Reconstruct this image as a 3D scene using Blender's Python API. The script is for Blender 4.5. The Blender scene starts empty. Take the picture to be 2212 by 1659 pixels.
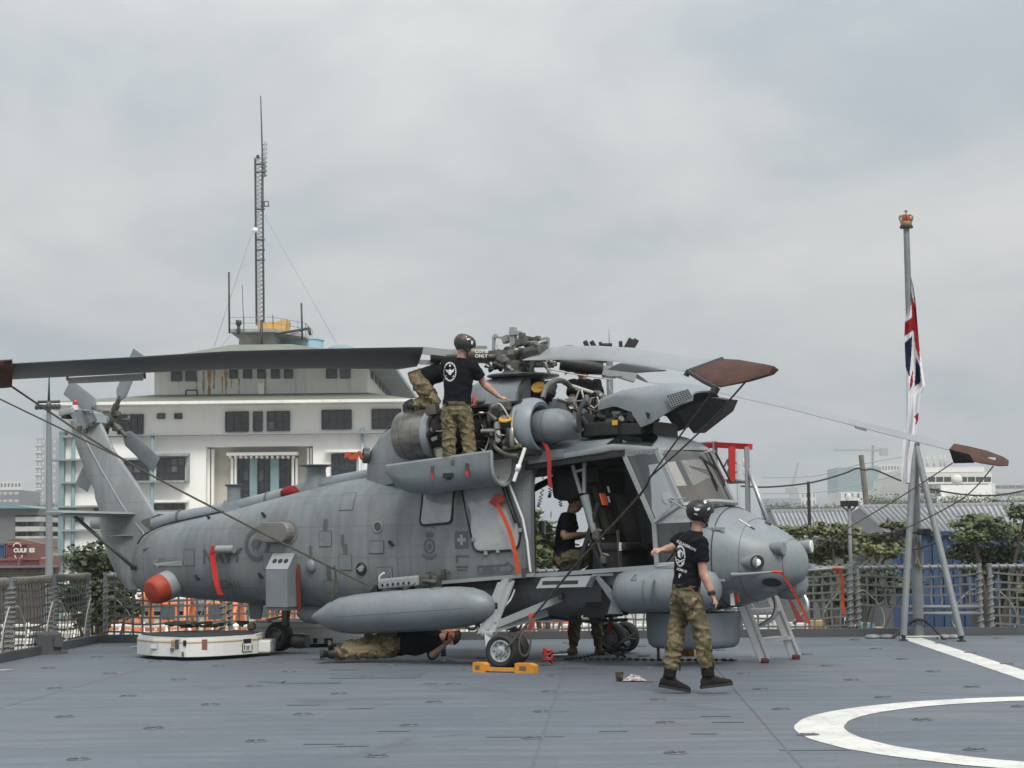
import bpy, bmesh, math, random
from mathutils import Vector, Matrix, noise as mnoise
random.seed(7)
S = bpy.context.scene
COL = S.collection
rad = math.radians
# ---------------------------------------------------------------- camera
FPX, ROLL, CAMH = 3860.0, -0.011, 1.5          # focal length in pixels of a 2212 px wide frame
PITCH = math.atan((1169 - 829.5) / FPX)
cam_d = bpy.data.cameras.new('camera')
cam = bpy.data.objects.new('camera', cam_d); COL.objects.link(cam)
cam_d.sensor_width = 36.0
cam_d.lens = 36.0 * FPX / 2212.0
cam_d.clip_start = 0.1; cam_d.clip_end = 6000
cam.location = (0, 0, CAMH)
cam.rotation_mode = 'QUATERNION'
cam.rotation_quaternion = (Matrix.Rotation(math.pi / 2 + PITCH, 4, 'X') @ Matrix.Rotation(ROLL, 4, 'Z')).to_quaternion()
S.camera = cam
# ---------------------------------------------------------------- sky and sun (overcast)
wd = bpy.data.worlds.new('World'); S.world = wd; wd.use_nodes = True
def world():
 nt = wd.node_tree; n = nt.nodes; L = nt.links; n.clear()
 out = n.new('ShaderNodeOutputWorld'); bg = n.new('ShaderNodeBackground')
 sky = n.new('ShaderNodeTexSky'); sky.sky_type = 'NISHITA'; sky.sun_disc = False
 sky.sun_elevation = rad(52); sky.sun_rotation = rad(155); sky.dust_density = 4; sky.air_density = 1.0
 sc = n.new('ShaderNodeVectorMath'); sc.operation = 'SCALE'; sc.inputs['Scale'].default_value = 0.05
 L.new(sky.outputs[0], sc.inputs[0])
 tc = n.new('ShaderNodeTexCoord'); sp = n.new('ShaderNodeSeparateXYZ')
 L.new(tc.outputs['Generated'], sp.inputs[0])
 # overcast luminance: brighter towards the zenith
 mz = n.new('ShaderNodeMath'); mz.operation = 'MAXIMUM'; mz.inputs[1].default_value = 0.0
 L.new(sp.outputs['Z'], mz.inputs[0])
 lq = n.new('ShaderNodeMath'); lq.operation = 'MULTIPLY_ADD'; lq.inputs[1].default_value = 0.54; lq.inputs[2].default_value = 0.20
 L.new(mz.outputs[0], lq.inputs[0])
 lum = n.new('ShaderNodeMath'); lum.operation = 'MULTIPLY_ADD'; lum.inputs[2].default_value = 0.285
 L.new(mz.outputs[0], lum.inputs[0]); L.new(lq.outputs[0], lum.inputs[1])
 # cloud texture, flattened with height like a real layer seen from below
 dv = n.new('ShaderNodeMath'); dv.operation = 'ADD'; dv.inputs[1].default_value = 0.26
 L.new(mz.outputs[0], dv.inputs[0])
 dx = n.new('ShaderNodeMath'); dx.operation = 'DIVIDE'; L.new(sp.outputs['X'], dx.inputs[0]); L.new(dv.outputs[0], dx.inputs[1])
 dy = n.new('ShaderNodeMath'); dy.operation = 'DIVIDE'; L.new(sp.outputs['Y'], dy.inputs[0]); L.new(dv.outputs[0], dy.inputs[1])
 cb = n.new('ShaderNodeCombineXYZ'); L.new(dx.outputs[0], cb.inputs['X']); L.new(dy.outputs[0], cb.inputs['Y'])
 cb.inputs['Z'].default_value = 3.4
 n1 = n.new('ShaderNodeTexNoise'); n1.inputs['Scale'].default_value = 1.9; n1.inputs['Detail'].default_value = 9
 n1.inputs['Roughness'].default_value = 0.58; n1.inputs['Distortion'].default_value = 0.35
 L.new(cb.outputs[0], n1.inputs['Vector'])
 n2 = n.new('ShaderNodeTexNoise'); n2.inputs['Scale'].default_value = 0.75; n2.inputs['Detail'].default_value = 3
 L.new(cb.outputs[0], n2.inputs['Vector'])
 ad = n.new('ShaderNodeMath'); ad.operation = 'ADD'; L.new(n1.outputs['Fac'], ad.inputs[0]); L.new(n2.outputs['Fac'], ad.inputs[1])
 mr = n.new('ShaderNodeMapRange'); mr.inputs['From Min'].default_value = 0.80; mr.inputs['From Max'].default_value = 1.22
 mr.inputs['To Min'].default_value = 0.0; mr.inputs['To Max'].default_value = 1.0
 L.new(ad.outputs[0], mr.inputs[0])
 ramp = n.new('ShaderNodeValToRGB')
 ramp.color_ramp.elements[0].color = (0.76, 0.85, 0.915, 1); ramp.color_ramp.elements[0].position = 0.1
 ramp.color_ramp.elements[1].color = (1.25, 1.245, 1.22, 1); ramp.color_ramp.elements[1].position = 0.9
 L.new(mr.outputs[0], ramp.inputs[0])
 ml = n.new('ShaderNodeVectorMath'); ml.operation = 'SCALE'
 L.new(ramp.outputs[0], ml.inputs[0]); L.new(lum.outputs[0], ml.inputs['Scale'])
 mx = n.new('ShaderNodeMix'); mx.data_type = 'RGBA'; mx.inputs['Factor'].default_value = 0.93
 L.new(sc.outputs[0], mx.inputs['A']); L.new(ml.outputs[0], mx.inputs['B'])
 L.new(mx.outputs['Result'], bg.inputs['Color']); bg.inputs['Strength'].default_value = 1.0
 L.new(bg.outputs[0], out.inputs['Surface'])
world()
sun_d = bpy.data.lights.new('sun', 'SUN'); sun = bpy.data.objects.new('sun', sun_d); COL.objects.link(sun)
sun_d.energy = 1.5; sun_d.angle = rad(24); sun_d.color = (1.0, 0.95, 0.87)
sun.rotation_mode = 'QUATERNION'
sun_dir = Vector((0.28, -0.74, 1.0)).normalized()      # towards the sun: behind the camera, right, high
sun.rotation_quaternion = sun_dir.to_track_quat('Z', 'Y')
S.view_settings.view_transform = 'Standard'; S.view_settings.look = 'None'
S.view_settings.exposure = 0.85; S.view_settings.gamma = 1.0; S.view_settings.use_curve_mapping = False
S.render.engine = 'CYCLES'
S.cycles.use_denoising = True
S.cycles.max_bounces = 8; S.cycles.transparent_max_bounces = 12; S.cycles.volume_bounces = 0
S.cycles.caustics_reflective = False; S.cycles.caustics_refractive = False
# ---------------------------------------------------------------- picture measure -> place
_F = Vector((0, math.cos(PITCH), math.sin(PITCH))); _R = Vector((1, 0, 0)); _D = _F.cross(_R)
CAM = Vector((0, 0, CAMH))
def ray(px, py):
 u = px - 1106; v = py - 829.5
 c, s = math.cos(ROLL), math.sin(ROLL)
 return _F + _R * ((u * c + v * s) / FPX) + _D * ((-u * s + v * c) / FPX)
def at(px, py, Y):                       # point at distance Y in front of the camera
 d = ray(px, py); return CAM + d * (Y / d.y)
def on(px, py, z=0.0):                   # point on the level z
 d = ray(px, py); return CAM + d * ((z - CAMH) / d.z)
HYAW = rad(30)
HC = Vector((.77, 22.72, 0))
_HX = Vector((math.cos(HYAW), -math.sin(HYAW), 0)); _HY = Vector((math.sin(HYAW), math.cos(HYAW), 0))
def hloc(p): q = p - HC; return Vector((q.dot(_HX), q.dot(_HY), q.z))
def hwor(l): return HC + _HX * l[0] + _HY * l[1] + Vector((0, 0, l[2]))
def H(px, py, y=0.0):                    # helicopter coordinates (x forward, y left, z up) on the plane y
 d = ray(px, py); k = (y - (CAM - HC).dot(_HY)) / d.dot(_HY); return hloc(CAM + d * k)
def HX(px, py, x):
 d = ray(px, py); k = (x - (CAM - HC).dot(_HX)) / d.dot(_HX); return hloc(CAM + d * k)
# ---------------------------------------------------------------- materials
MATS = {}
def mat(name, col, rough=0.6, metal=0.0, var=0.0, vscale=3.0, bump=0.0, bscale=40.0, col2=None, spots=0.0, coat=0.0, stretch=None, ior=None):
 if name in MATS: return MATS[name]
 m = bpy.data.materials.new(name); m.use_nodes = True
 nt = m.node_tree; n = nt.nodes; L = nt.links
 b = n['Principled BSDF']
 b.inputs['Base Color'].default_value = (*col, 1); b.inputs['Roughness'].default_value = rough
 b.inputs['Metallic'].default_value = metal
 if rough > .82: b.inputs['Specular IOR Level'].default_value = .2
 if coat: b.inputs['Coat Weight'].default_value = coat
 if ior: b.inputs['IOR'].default_value = ior
 tc = n.new('ShaderNodeTexCoord'); src = tc.outputs['Object']
 if stretch:
  mp = n.new('ShaderNodeMapping'); mp.inputs['Scale'].default_value = stretch
  L.new(src, mp.inputs['Vector']); src = mp.outputs[0]
 if var or col2:
  t = n.new('ShaderNodeTexNoise'); t.inputs['Scale'].default_value = vscale; t.inputs['Detail'].default_value = 5
  t.inputs['Roughness'].default_value = 0.6
  L.new(src, t.inputs['Vector'])
  r = n.new('ShaderNodeValToRGB'); c2 = col2 or col
  a = [c * (1 - var) for c in col]; c = [c * (1 + var) for c in c2]
  r.color_ramp.elements[0].position = 0.32; r.color_ramp.elements[1].position = 0.68
  r.color_ramp.elements[0].color = (*a, 1); r.color_ramp.elements[1].color = (*c, 1)
  L.new(t.outputs['Fac'], r.inputs[0]); o = r.outputs[0]
  if spots:
   t2 = n.new('ShaderNodeTexNoise'); t2.inputs['Scale'].default_value = vscale * 7; t2.inputs['Detail'].default_value = 3
   L.new(src, t2.inputs['Vector'])
   mr = n.new('ShaderNodeMapRange'); mr.inputs['From Min'].default_value = .55; mr.inputs['From Max'].default_value = .75
   mr.inputs['To Min'].default_value = 0; mr.inputs['To Max'].default_value = spots
   L.new(t2.outputs['Fac'], mr.inputs[0])
   mx = n.new('ShaderNodeMix'); mx.data_type = 'RGBA'; L.new(mr.outputs[0], mx.inputs['Factor'])
   L.new(o, mx.inputs['A']); mx.inputs['B'].default_value = (*[x * .45 for x in col], 1); o = mx.outputs['Result']
  L.new(o, b.inputs['Base Color'])
  mr2 = n.new('ShaderNodeMapRange'); mr2.inputs['To Min'].default_value = max(0, rough - .08); mr2.inputs['To Max'].default_value = min(1, rough + .08)
  L.new(t.outputs['Fac'], mr2.inputs[0]); L.new(mr2.outputs[0], b.inputs['Roughness'])
 if bump:
  t3 = n.new('ShaderNodeTexNoise'); t3.inputs['Scale'].default_value = bscale; t3.inputs['Detail'].default_value = 4
  L.new(src, t3.inputs['Vector'])
  bp = n.new('ShaderNodeBump'); bp.inputs['Strength'].default_value = bump; bp.inputs['Distance'].default_value = 0.02
  L.new(t3.outputs['Fac'], bp.inputs['Height']); L.new(bp.outputs[0], b.inputs['Normal'])
 MATS[name] = m; return m
def glass(name, tint, alpha_mix=0.15, rough=0.03):
 """thin pane: tinted see-through with a mirror-like coat"""
 if name in MATS: return MATS[name]
 m = bpy.data.materials.new(name); m.use_nodes = True
 nt = m.node_tree; n = nt.nodes; L = nt.links; n.clear()
 out = n.new('ShaderNodeOutputMaterial'); tr = n.new('ShaderNodeBsdfTransparent'); tr.inputs[0].default_value = (*tint, 1)
 gl = n.new('ShaderNodeBsdfGlossy'); gl.inputs['Roughness'].default_value = rough; gl.inputs['Color'].default_value = (.9, .93, .95, 1)
 fr = n.new('ShaderNodeFresnel'); fr.inputs['IOR'].default_value = 1.5
 ad = n.new('ShaderNodeMath'); ad.operation = 'ADD'; ad.use_clamp = True; ad.inputs[1].default_value = alpha_mix
 L.new(fr.outputs[0], ad.inputs[0])
 mx = n.new('ShaderNodeMixShader'); L.new(ad.outputs[0], mx.inputs[0]); L.new(tr.outputs[0], mx.inputs[1]); L.new(gl.outputs[0], mx.inputs[2])
 L.new(mx.outputs[0], out.inputs['Surface'])
 MATS[name] = m; return m
def emit(name, col, s):
 m = bpy.data.materials.new(name); m.use_nodes = True
 b = m.node_tree.nodes['Principled BSDF']; b.inputs['Base Color'].default_value = (*col, 1)
 b.inputs['Emission Color'].default_value = (*col, 1); b.inputs['Emission Strength'].default_value = s
 MATS[name] = m; return m
# ---------------------------------------------------------------- objects
def tag(o, label=None, cat=None, group=None, kind=None):
 if label: o['label'] = label
 if cat: o['category'] = cat
 if group: o['group'] = group
 if kind: o['kind'] = kind
 return o
def empty(name, loc=(0, 0, 0), rz=0.0, label=None, cat=None, group=None):
 o = bpy.data.objects.new(name, None); COL.objects.link(o); o.empty_display_size = .1
 o.location = loc; o.rotation_euler = (0, 0, rz)
 o['_m'] = 0; del o['_m']
 return tag(o, label, cat, group)
def copy_tree(o, parent=None):
 c = o.copy(); COL.objects.link(c)
 if parent: c.parent = parent
 for ch in list(o.children): copy_tree(ch, c)
 return c
def root_matrix(p):
 m = Matrix.Identity(4)
 while p is not None:
  m = p.matrix_basis @ m; p = p.parent
 return m
class MB:
 """collects shapes; build() links them as one mesh object"""
 def __init__(s): s.v = []; s.f = []; s.sm = []; s.mi = []; s.cur = 0
 def add(s, vs, fs, smooth=False):
  o = len(s.v); s.v += [Vector(p) for p in vs]
  for f in fs: s.f.append([i + o for i in f]); s.sm.append(smooth); s.mi.append(s.cur)
  return s
 def box(s, c, d, rot=None, taper=None):
  hx, hy, hz = d[0] / 2, d[1] / 2, d[2] / 2
  P = []
  for z in (-hz, hz):
   k = 1 if (z < 0 or not taper) else taper
   for x, y in ((-hx, -hy), (hx, -hy), (hx, hy), (-hx, hy)): P.append(Vector((x * k, y * k, z)))
  if rot is not None: P = [rot @ p for p in P]
  c = Vector(c)
  return s.add([p + c for p in P], [(3, 2, 1, 0), (4, 5, 6, 7), (0, 1, 5, 4), (1, 2, 6, 5), (2, 3, 7, 6), (3, 0, 4, 7)])
 def rbox(s, c, d, r=.02, rot=None):          # box with bevelled edges
  bm = bmesh.new(); bmesh.ops.create_cube(bm, size=1)
  for v in bm.verts: v.co = Vector((v.co.x * d[0], v.co.y * d[1], v.co.z * d[2]))
  bmesh.ops.bevel(bm, geom=list(bm.edges), offset=r, segments=2, affect='EDGES', profile=.6)
  R = rot or Matrix.Identity(3); c = Vector(c)
  bm.verts.index_update()
  s.add([R @ v.co + c for v in bm.verts], [[v.index for v in f.verts] for f in bm.faces], False); bm.free(); return s
 def bar(s, a, b, w, h=None, up=(0, 0, 1)):   # square bar
  a, b = Vector(a), Vector(b); h = h or w; d = (b - a); l = d.length; d.normalize()
  u = Vector(up)
  if abs(d.dot(u)) > .98: u = Vector((1, 0, 0))
  x = d.cross(u).normalized(); z = x.cross(d)
  P = [p + x * (i * w / 2) + z * (j * h / 2) for p in (a, b) for i, j in ((-1, -1), (1, -1), (1, 1), (-1, 1))]
  return s.add(P, [(3, 2, 1, 0), (4, 5, 6, 7), (0, 1, 5, 4), (1, 2, 6, 5), (2, 3, 7, 6), (3, 0, 4, 7)])
 def tube(s, pts, r, n=8, caps=True, flat=1.0, up=None):
  pts = [Vector(p) for p in pts]; m = len(pts)
  if not isinstance(r, (list, tuple)): r = [r] * m
  rings = []; pn = None
  for i, p in enumerate(pts):
   d = (pts[min(i + 1, m - 1)] - pts[max(i - 1, 0)])
   if d.length < 1e-9: d = Vector((0, 0, 1))
   d.normalize()
   if pn is None:
    u = Vector(up) if up else (Vector((0, 0, 1)) if abs(d.z) < .9 else Vector((1, 0, 0)))
    x = d.cross(u).normalized()
   else:
    x = (pn - d * pn.dot(d))
    x = x.normalized() if x.length > 1e-6 else d.orthogonal().normalized()
   pn = x; y = d.cross(x)
   rings.append([p + (x * math.cos(a) + y * math.sin(a) * flat) * r[i] for a in [2 * math.pi * k / n for k in range(n)]])
  return s.loft(rings, caps, True)
 def loft(s, rings, caps=True, smooth=True, closed=True):
  o = len(s.v); n = len(rings[0])
  for R in rings: s.v += [Vector(p) for p in R]
  for i in range(len(rings) - 1):
   for k in range(n if closed else n - 1):
    k2 = (k + 1) % n
    s.f.append([o + i * n + k, o + i * n + k2, o + (i + 1) * n + k2, o + (i + 1) * n + k]); s.sm.append(smooth); s.mi.append(s.cur)
  if caps and closed:
   s.f.append([o + k for k in reversed(range(n))]); s.sm.append(False); s.mi.append(s.cur)
   s.f.append([o + (len(rings) - 1) * n + k for k in range(n)]); s.sm.append(False); s.mi.append(s.cur)
  return s
 def lathe(s, prof, c=(0, 0, 0), axis=(0, 0, 1), n=24, caps=True, a0=0, a1=2 * math.pi, smooth=True):
  """prof: list of (r, h) along axis"""
  c = Vector(c); ax = Vector(axis).normalized(); x = ax.orthogonal().normalized(); y = ax.cross(x)
  full = abs(a1 - a0 - 2 * math.pi) < 1e-6
  ks = [a0 + (a1 - a0) * k / (n if full else n - 1) for k in range(n)]
  rings = [[c + ax * h + (x * math.cos(a) + y * math.sin(a)) * max(r, 1e-4) for a in ks] for r, h in prof]
  return s.loft(rings, caps and full, smooth, closed=full)
 def disc(s, c, r, axis=(0, 0, 1), n=20): return s.lathe([(r, 0), (r, .002)], c, axis, n)
 def sphere(s, c, r, n=12, sc=(1, 1, 1)):
  m = max(5, n // 2 + 1); c = Vector(c)
  rings = []
  for i in range(m):
   a = math.pi * (i + .02) / (m - 1 + .04) - math.pi / 2
   rings.append([c + Vector((math.cos(a) * math.cos(2 * math.pi * k / n) * r * sc[0], math.cos(a) * math.sin(2 * math.pi * k / n) * r * sc[1], math.sin(a) * r * sc[2])) for k in range(n)])
  return s.loft(rings, True, True)
 def prism(s, poly, off, smooth=False):       # polygon (3d points) extruded by vector off
  off = Vector(off); n = len(poly); P = [Vector(p) for p in poly]
  s.add(P + [p + off for p in P], [list(reversed(range(n))), [n + i for i in range(n)]] + [[i, (i + 1) % n, n + (i + 1) % n, n + i] for i in range(n)], smooth); return s
 def quad(s, a, b, c, d): return s.add([a, b, c, d], [(0, 1, 2, 3)])
 def xf(s, M): s.v = [M @ p for p in s.v]; return s
 def build(s, name, m, parent=None, world=False, sharp=40, **tags):
  me = bpy.data.meshes.new(name); V = s.v
  if world and parent is not None:
   inv = root_matrix(parent).inverted(); V = [inv @ p for p in V]
  me.from_pydata([tuple(p) for p in V], [], s.f);
  ms = m if isinstance(m, (list, tuple)) else [m]
  for q in ms: me.materials.append(q)
  me.polygons.foreach_set('use_smooth', s.sm); me.polygons.foreach_set('material_index', s.mi)
  bm = bmesh.new(); bm.from_mesh(me); bmesh.ops.recalc_face_normals(bm, faces=bm.faces)
  lim = rad(sharp)
  for e in bm.edges:
   if len(e.link_faces) == 2 and e.calc_face_angle(0) > lim: e.smooth = False
  bm.to_mesh(me); bm.free()
  me.update()
  o = bpy.data.objects.new(name, me); COL.objects.link(o)
  if parent is not None: o.parent = parent
  tag(o, **tags)
  return o
def share(src, name, loc, rot=(0, 0, 0), parent=None, scale=None):
 o = bpy.data.objects.new(name, src.data); COL.objects.link(o); o.location = loc; o.rotation_euler = rot
 if scale: o.scale = scale
 if parent is not None: o.parent = parent
 return o
def lerp(a, b, t): return a + (b - a) * t
def interp(tab, x):
 if x <= tab[0][0]: return tab[0][1]
 for (a, p), (b, q) in zip(tab, tab[1:]):
  if x <= b: return lerp(p, q, (x - a) / (b - a))
 return tab[-1][1]
def smooth_pts(pts, n=4):                # Catmull-Rom
 P = [Vector(p) for p in pts]; out = []
 for i in range(len(P) - 1):
  p0, p1, p2, p3 = P[max(i - 1, 0)], P[i], P[i + 1], P[min(i + 2, len(P) - 1)]
  for k in range(n):
   t = k / n
   out.append(.5 * ((2 * p1) + (p2 - p0) * t + (2 * p0 - 5 * p1 + 4 * p2 - p3) * t * t + (3 * p1 - p0 - 3 * p2 + p3) * t ** 3))
 return out + [P[-1]]
def text_mb(txt, size, ext=0.0, bold=0.0):
 """flat lettering as mesh data in the xy plane, origin at the left of the base line"""
 c = bpy.data.curves.new('t', 'FONT'); c.body = txt; c.size = size; c.extrude = ext; c.offset = bold; c.resolution_u = 3
 o = bpy.data.objects.new('t', c); COL.objects.link(o)
 dg = bpy.context.evaluated_depsgraph_get(); me = o.evaluated_get(dg).to_mesh()
 mb = MB(); mb.add([v.co.copy() for v in me.vertices], [list(p.vertices) for p in me.polygons])
 o.evaluated_get(dg).to_mesh_clear(); bpy.data.objects.remove(o); bpy.data.curves.remove(c)
 return mb
def rot3(ax, a): return Matrix.Rotation(a, 3, ax)
# ================================================================= the ship's flight deck
QUAY = -4.6
A_ = Vector((.9989, -.046, 0)); B_ = Vector((-.046, -.9989, 0)); CORN = Vector((-6.44, 27.9, 0))
def dk(a, b, z=0.0): return CORN + A_ * a + B_ * b + Vector((0, 0, z))
def deck_material():
 m = bpy.data.materials.new('deck_paint'); m.use_nodes = True
 nt = m.node_tree; n = nt.nodes; L = nt.links; b = n['Principled BSDF']
 tc = n.new('ShaderNodeTexCoord')
 def noise(scale, detail, st=(1, 1, 1), dist=0.0):
  mp = n.new('ShaderNodeMapping'); mp.inputs['Scale'].default_value = st; mp.inputs['Rotation'].default_value = (0, 0, .046)
  L.new(tc.outputs['Object'], mp.inputs[0])
  t = n.new('ShaderNodeTexNoise'); t.inputs['Scale'].default_value = scale; t.inputs['Detail'].default_value = detail; t.inputs['Distortion'].default_value = dist
  L.new(mp.outputs[0], t.inputs['Vector']); return t.outputs['Fac']
 def ramp(f, p0, c0, p1, c1):
  r = n.new('ShaderNodeValToRGB'); r.color_ramp.elements[0].position = p0; r.color_ramp.elements[1].position = p1
  r.color_ramp.elements[0].color = (*c0, 1); r.color_ramp.elements[1].color = (*c1, 1); L.new(f, r.inputs[0]); return r.outputs[0]
 def mix(f, a, bb, mode='MIX'):
  x = n.new('ShaderNodeMix'); x.data_type = 'RGBA'; x.blend_type = mode
  if isinstance(f, float): x.inputs['Factor'].default_value = f
  else: L.new(f, x.inputs['Factor'])
  L.new(a, x.inputs['A']); L.new(bb, x.inputs['B']); return x.outputs['Result']
 c = ramp(noise(.35, 4, (1, .6, 1)), .35, (.084, .102, .124), .68, (.118, .138, .162))
 c2 = ramp(noise(.55, 3, (.7, 1, 1), .6), .45, (.097, .114, .136), .62, (.122, .119, .130))
 c = mix(.5, c, c2)
 # roller-painted rectangles: voronoi cells stretched across the deck
 mp = n.new('ShaderNodeMapping'); mp.inputs['Scale'].default_value = (.8, 1.5, 1); L.new(tc.outputs['Object'], mp.inputs[0])
 vo = n.new('ShaderNodeTexVoronoi'); vo.distance = 'CHEBYCHEV'; vo.inputs['Scale'].default_value = .7; L.new(mp.outputs[0], vo.inputs['Vector'])
 c = mix(.16, c, ramp(vo.outputs['Color'], .2, (.095, .115, .14), .8, (.17, .185, .2)))
 streak = ramp(noise(1.6, 5, (.35, 3.0, 1)), .40, (.66, .68, .72), .62, (1.16, 1.16, 1.15))
 c = mix(.42, c, streak, 'MULTIPLY')
 fine = ramp(noise(26, 6, (.6, 1, 1)), .3, (.82, .83, .85), .7, (1.1, 1.1, 1.1))
 c = mix(.8, c, fine, 'MULTIPLY')
 stain = ramp(noise(.9, 6, (1, .8, 1), 1.2), .60, (1, 1, 1), .76, (.58, .55, .52))
 c = mix(.7, c, stain, 'MULTIPLY')
 L.new(c, b.inputs['Base Color']); b.inputs['Roughness'].default_value = .62
 r2 = n.new('ShaderNodeMapRange'); L.new(noise(.8, 4), r2.inputs[0]); r2.inputs['To Min'].default_value = .45; r2.inputs['To Max'].default_value = .8
 L.new(r2.outputs[0], b.inputs['Roughness'])
 bp = n.new('ShaderNodeBump'); bp.inputs['Strength'].default_value = .6; bp.inputs['Distance'].default_value = .006
 L.new(noise(90, 4), bp.inputs['Height']); L.new(bp.outputs[0], b.inputs['Normal'])
 return m
M_deck = deck_material()
M_white_line = mat('deck_white_paint', (.56, .55, .52), .65, var=.16, vscale=2.2, spots=.8, bump=.1, bscale=60)
M_kerb = mat('kerb_grey', (.075, .08, .085), .6, var=.15, vscale=2)
M_sockrim = mat('socket_steel', (.115, .125, .14), .55, .1, var=.2, vscale=20)
M_sockin = mat('socket_dark', (.035, .038, .042), .7)
M_patch = mat('deck_patch_paint', (.086, .103, .122), .6, var=.12, vscale=5, bump=.1)
M_hull = mat('ship_hull_grey', (.22, .24, .25), .55, var=.08)
deck = MB()
ring = [dk(-.0, 0), dk(40, 0), dk(40, 45), dk(-.0, 45)]
deck.prism([p + Vector((0, 0, -.02)) for p in ring], (0, 0, .02))
flight_deck = deck.build('flight_deck', M_deck, kind='structure')
hull = MB()
hull.prism([dk(-.05, -.05, -5.6), dk(40.05, -.05, -5.6), dk(40.05, 45.05, -5.6), dk(-.05, 45.05, -5.6)], (0, 0, 5.57))
hull.build('ship_hull', M_hull, kind='structure')
kb = MB()
kb.bar(dk(-.06, -.06, .05), dk(40, -.06, .05), .09, .14)
kb.build('deck_kerb', M_kerb, flight_deck)
kb = MB(); kb.bar(dk(-.06, -.02, .05), dk(-.06, 45, .05), .09, .14); kb.build('deck_kerb', M_kerb, flight_deck)
# painted markings (4 mm sheets)
def arc_sheet(c, r0, r1, z, n=120, wob=.006):
 mb = MB(); random.seed(3)
 P = []; Q = []
 for k in range(n):
  a = 2 * math.pi * k / n
  w = random.uniform(-wob, wob)
  P.append(Vector((c[0] + math.cos(a) * (r0 + w), c[1] + math.sin(a) * (r0 + w), z)))
  Q.append(Vector((c[0] + math.cos(a) * (r1 + w), c[1] + math.sin(a) * (r1 + w), z)))
 mb.add(P + Q, [(k, (k + 1) % n, n + (k + 1) % n, n + k) for k in range(n)]); return mb
arc_sheet((5.17, 13.92), 2.60, 2.99, .004).build('painted_circle', M_white_line, flight_deck)
mb = MB(); mb.quad(Vector((5.72, 26.75, .004)), Vector((6.04, 26.75, .004)), Vector((6.04 - .055 * 20, 6.75, .004)), Vector((5.72 - .055 * 20, 6.75, .004)))
mb.build('painted_line', M_white_line, flight_deck)
mb = MB(); a0 = dk(.9, .75, .004); mb.quad(a0, a0 + A_ * .3, a0 + A_ * .2 + B_ * .5, a0 - A_ * .12 + B_ * .5)
mb.build('painted_dash', M_white_line, flight_deck)
mb = MB(); a0 = on(4, 1447) + Vector((0, 0, .004)); mb.quad(a0, a0 + Vector((.14, .04, 0)), a0 + Vector((.06, -.14, 0)), a0 + Vector((-.1, -.14, 0)))
mb.build('painted_dash', M_white_line, flight_deck)
# weld seams
for x0 in (-4.28, .88, 5.95 - 3.3):
 mb = MB(); d = Vector((.0514, 1, 0)); p = Vector((x0 - .0514 * 22, 5, .003));
 y0 = 26.5 if x0 > 2 else 22.5
 for k in range(24):
  q0 = p + d * (k * (y0 - 5) / 24); q1 = p + d * ((k + 1) * (y0 - 5) / 24)
  w = .012 + .004 * random.random()
  mb.add([q0 + Vector((-w, 0, -.003)), q0 + Vector((0, 0, .006)), q0 + Vector((w, 0, -.003)), q1 + Vector((-w, 0, -.003)), q1 + Vector((0, 0, .006)), q1 + Vector((w, 0, -.003))], [(0, 1, 4, 3), (1, 2, 5, 4)])
 mb.build('weld_seam', M_kerb if 0 else M_deck, flight_deck)
# tie-down sockets: a dished dark pocket under a cross bar inside a steel rim, on a diagonal lattice
sk = MB()
sk.cur = 1; sk.lathe([(.001, .0032), (.098, .0032)], n=24, caps=False)
sk.cur = 0; sk.lathe([(.098, .003), (.102, .009), (.116, .009), (.121, .002)], n=24, caps=False)
sk.cur = 0; sk.bar((-.1, 0, .007), (.1, 0, .007), .03, .012); sk.bar((0, -.1, .007), (0, .1, .007), .026, .01)
sk.xf(Matrix.Diagonal((.72, .72, 1, 1))); first = None
I0 = Vector((-3.9797, 15.9503, 0)); IV = Vector((.99930, -1.05659, 0)); JV = Vector((.10822, 2.10550, 0))
for i in range(-6, 16):
 for j in range(-4, 14):
  p = I0 + IV * i + JV * j
  if p.y > 26.9 or p.y < 9.5 or abs(p.x) > p.y * .30 + .3 or p.x < -6.2: continue
  r = random.choice((0.15, .8, .4, 0.05))
  if first is None:
   first = sk.build('tie_down_socket', [M_sockrim, M_sockin], flight_deck); first.location = p; first.rotation_euler.z = r
  else: share(first, 'tie_down_socket', p, (0, 0, r), flight_deck)
# repainted patches and bare strips
for (px, py, w, d, t) in [q for q in [(815, 1461, 1.0, .62, 0), (670, 1474, .62, .34, 0), (575, 1472, .16, .22, 0), (600, 1474, .15, .22, 0), (740, 1447, .30, .12, 0), (1135, 1592, .60, .045, 0),
       (780, 1530, .22, .12, 0), (725, 1476, .16, .1, 0), (655, 1523, .3, .1, .02), (850, 1579, .25, .1, 0), (930, 1477, .14, .1, 0), (1545, 1547, .25, .1, 0), (1572, 1560, .26, .1, 0), (760, 1611, .24, .12, 0), (1760, 1620, .5, .1, .0),
       (1325, 1580, .22, .07, 0), (1120, 1443, .4, .2, 0), (1520, 1585, .2, .1, 0), (700, 1607, .3, .1, 0), (800, 1420, .4, .14, 0)] if q[2] < 1.1]:
 c = on(px, py); mb = MB(); z = Vector((0, 0, .0035))
 mb.quad(c - A_ * w / 2 - B_ * d / 2 + z, c + A_ * w / 2 - B_ * d / 2 + z, c + A_ * w / 2 + B_ * d / 2 + z, c - A_ * w / 2 + B_ * d / 2 + z)
 mb.build('deck_patch', M_patch, flight_deck)
mb = MB(); mb.rbox((0, 0, .15), (.34, .34, .3), .03); mb.box((0, 0, .02), (.5, .42, .04)); mb.box((.12, -.19, .17), (.12, .06, .14))
fl = empty('fairlead', on(102, 1412) + Vector((0, 0, .0)), .4, 'small dark grey fairlead block on deck edge below left netting', 'fairlead')
mb.build('housing', M_kerb, fl)
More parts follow.
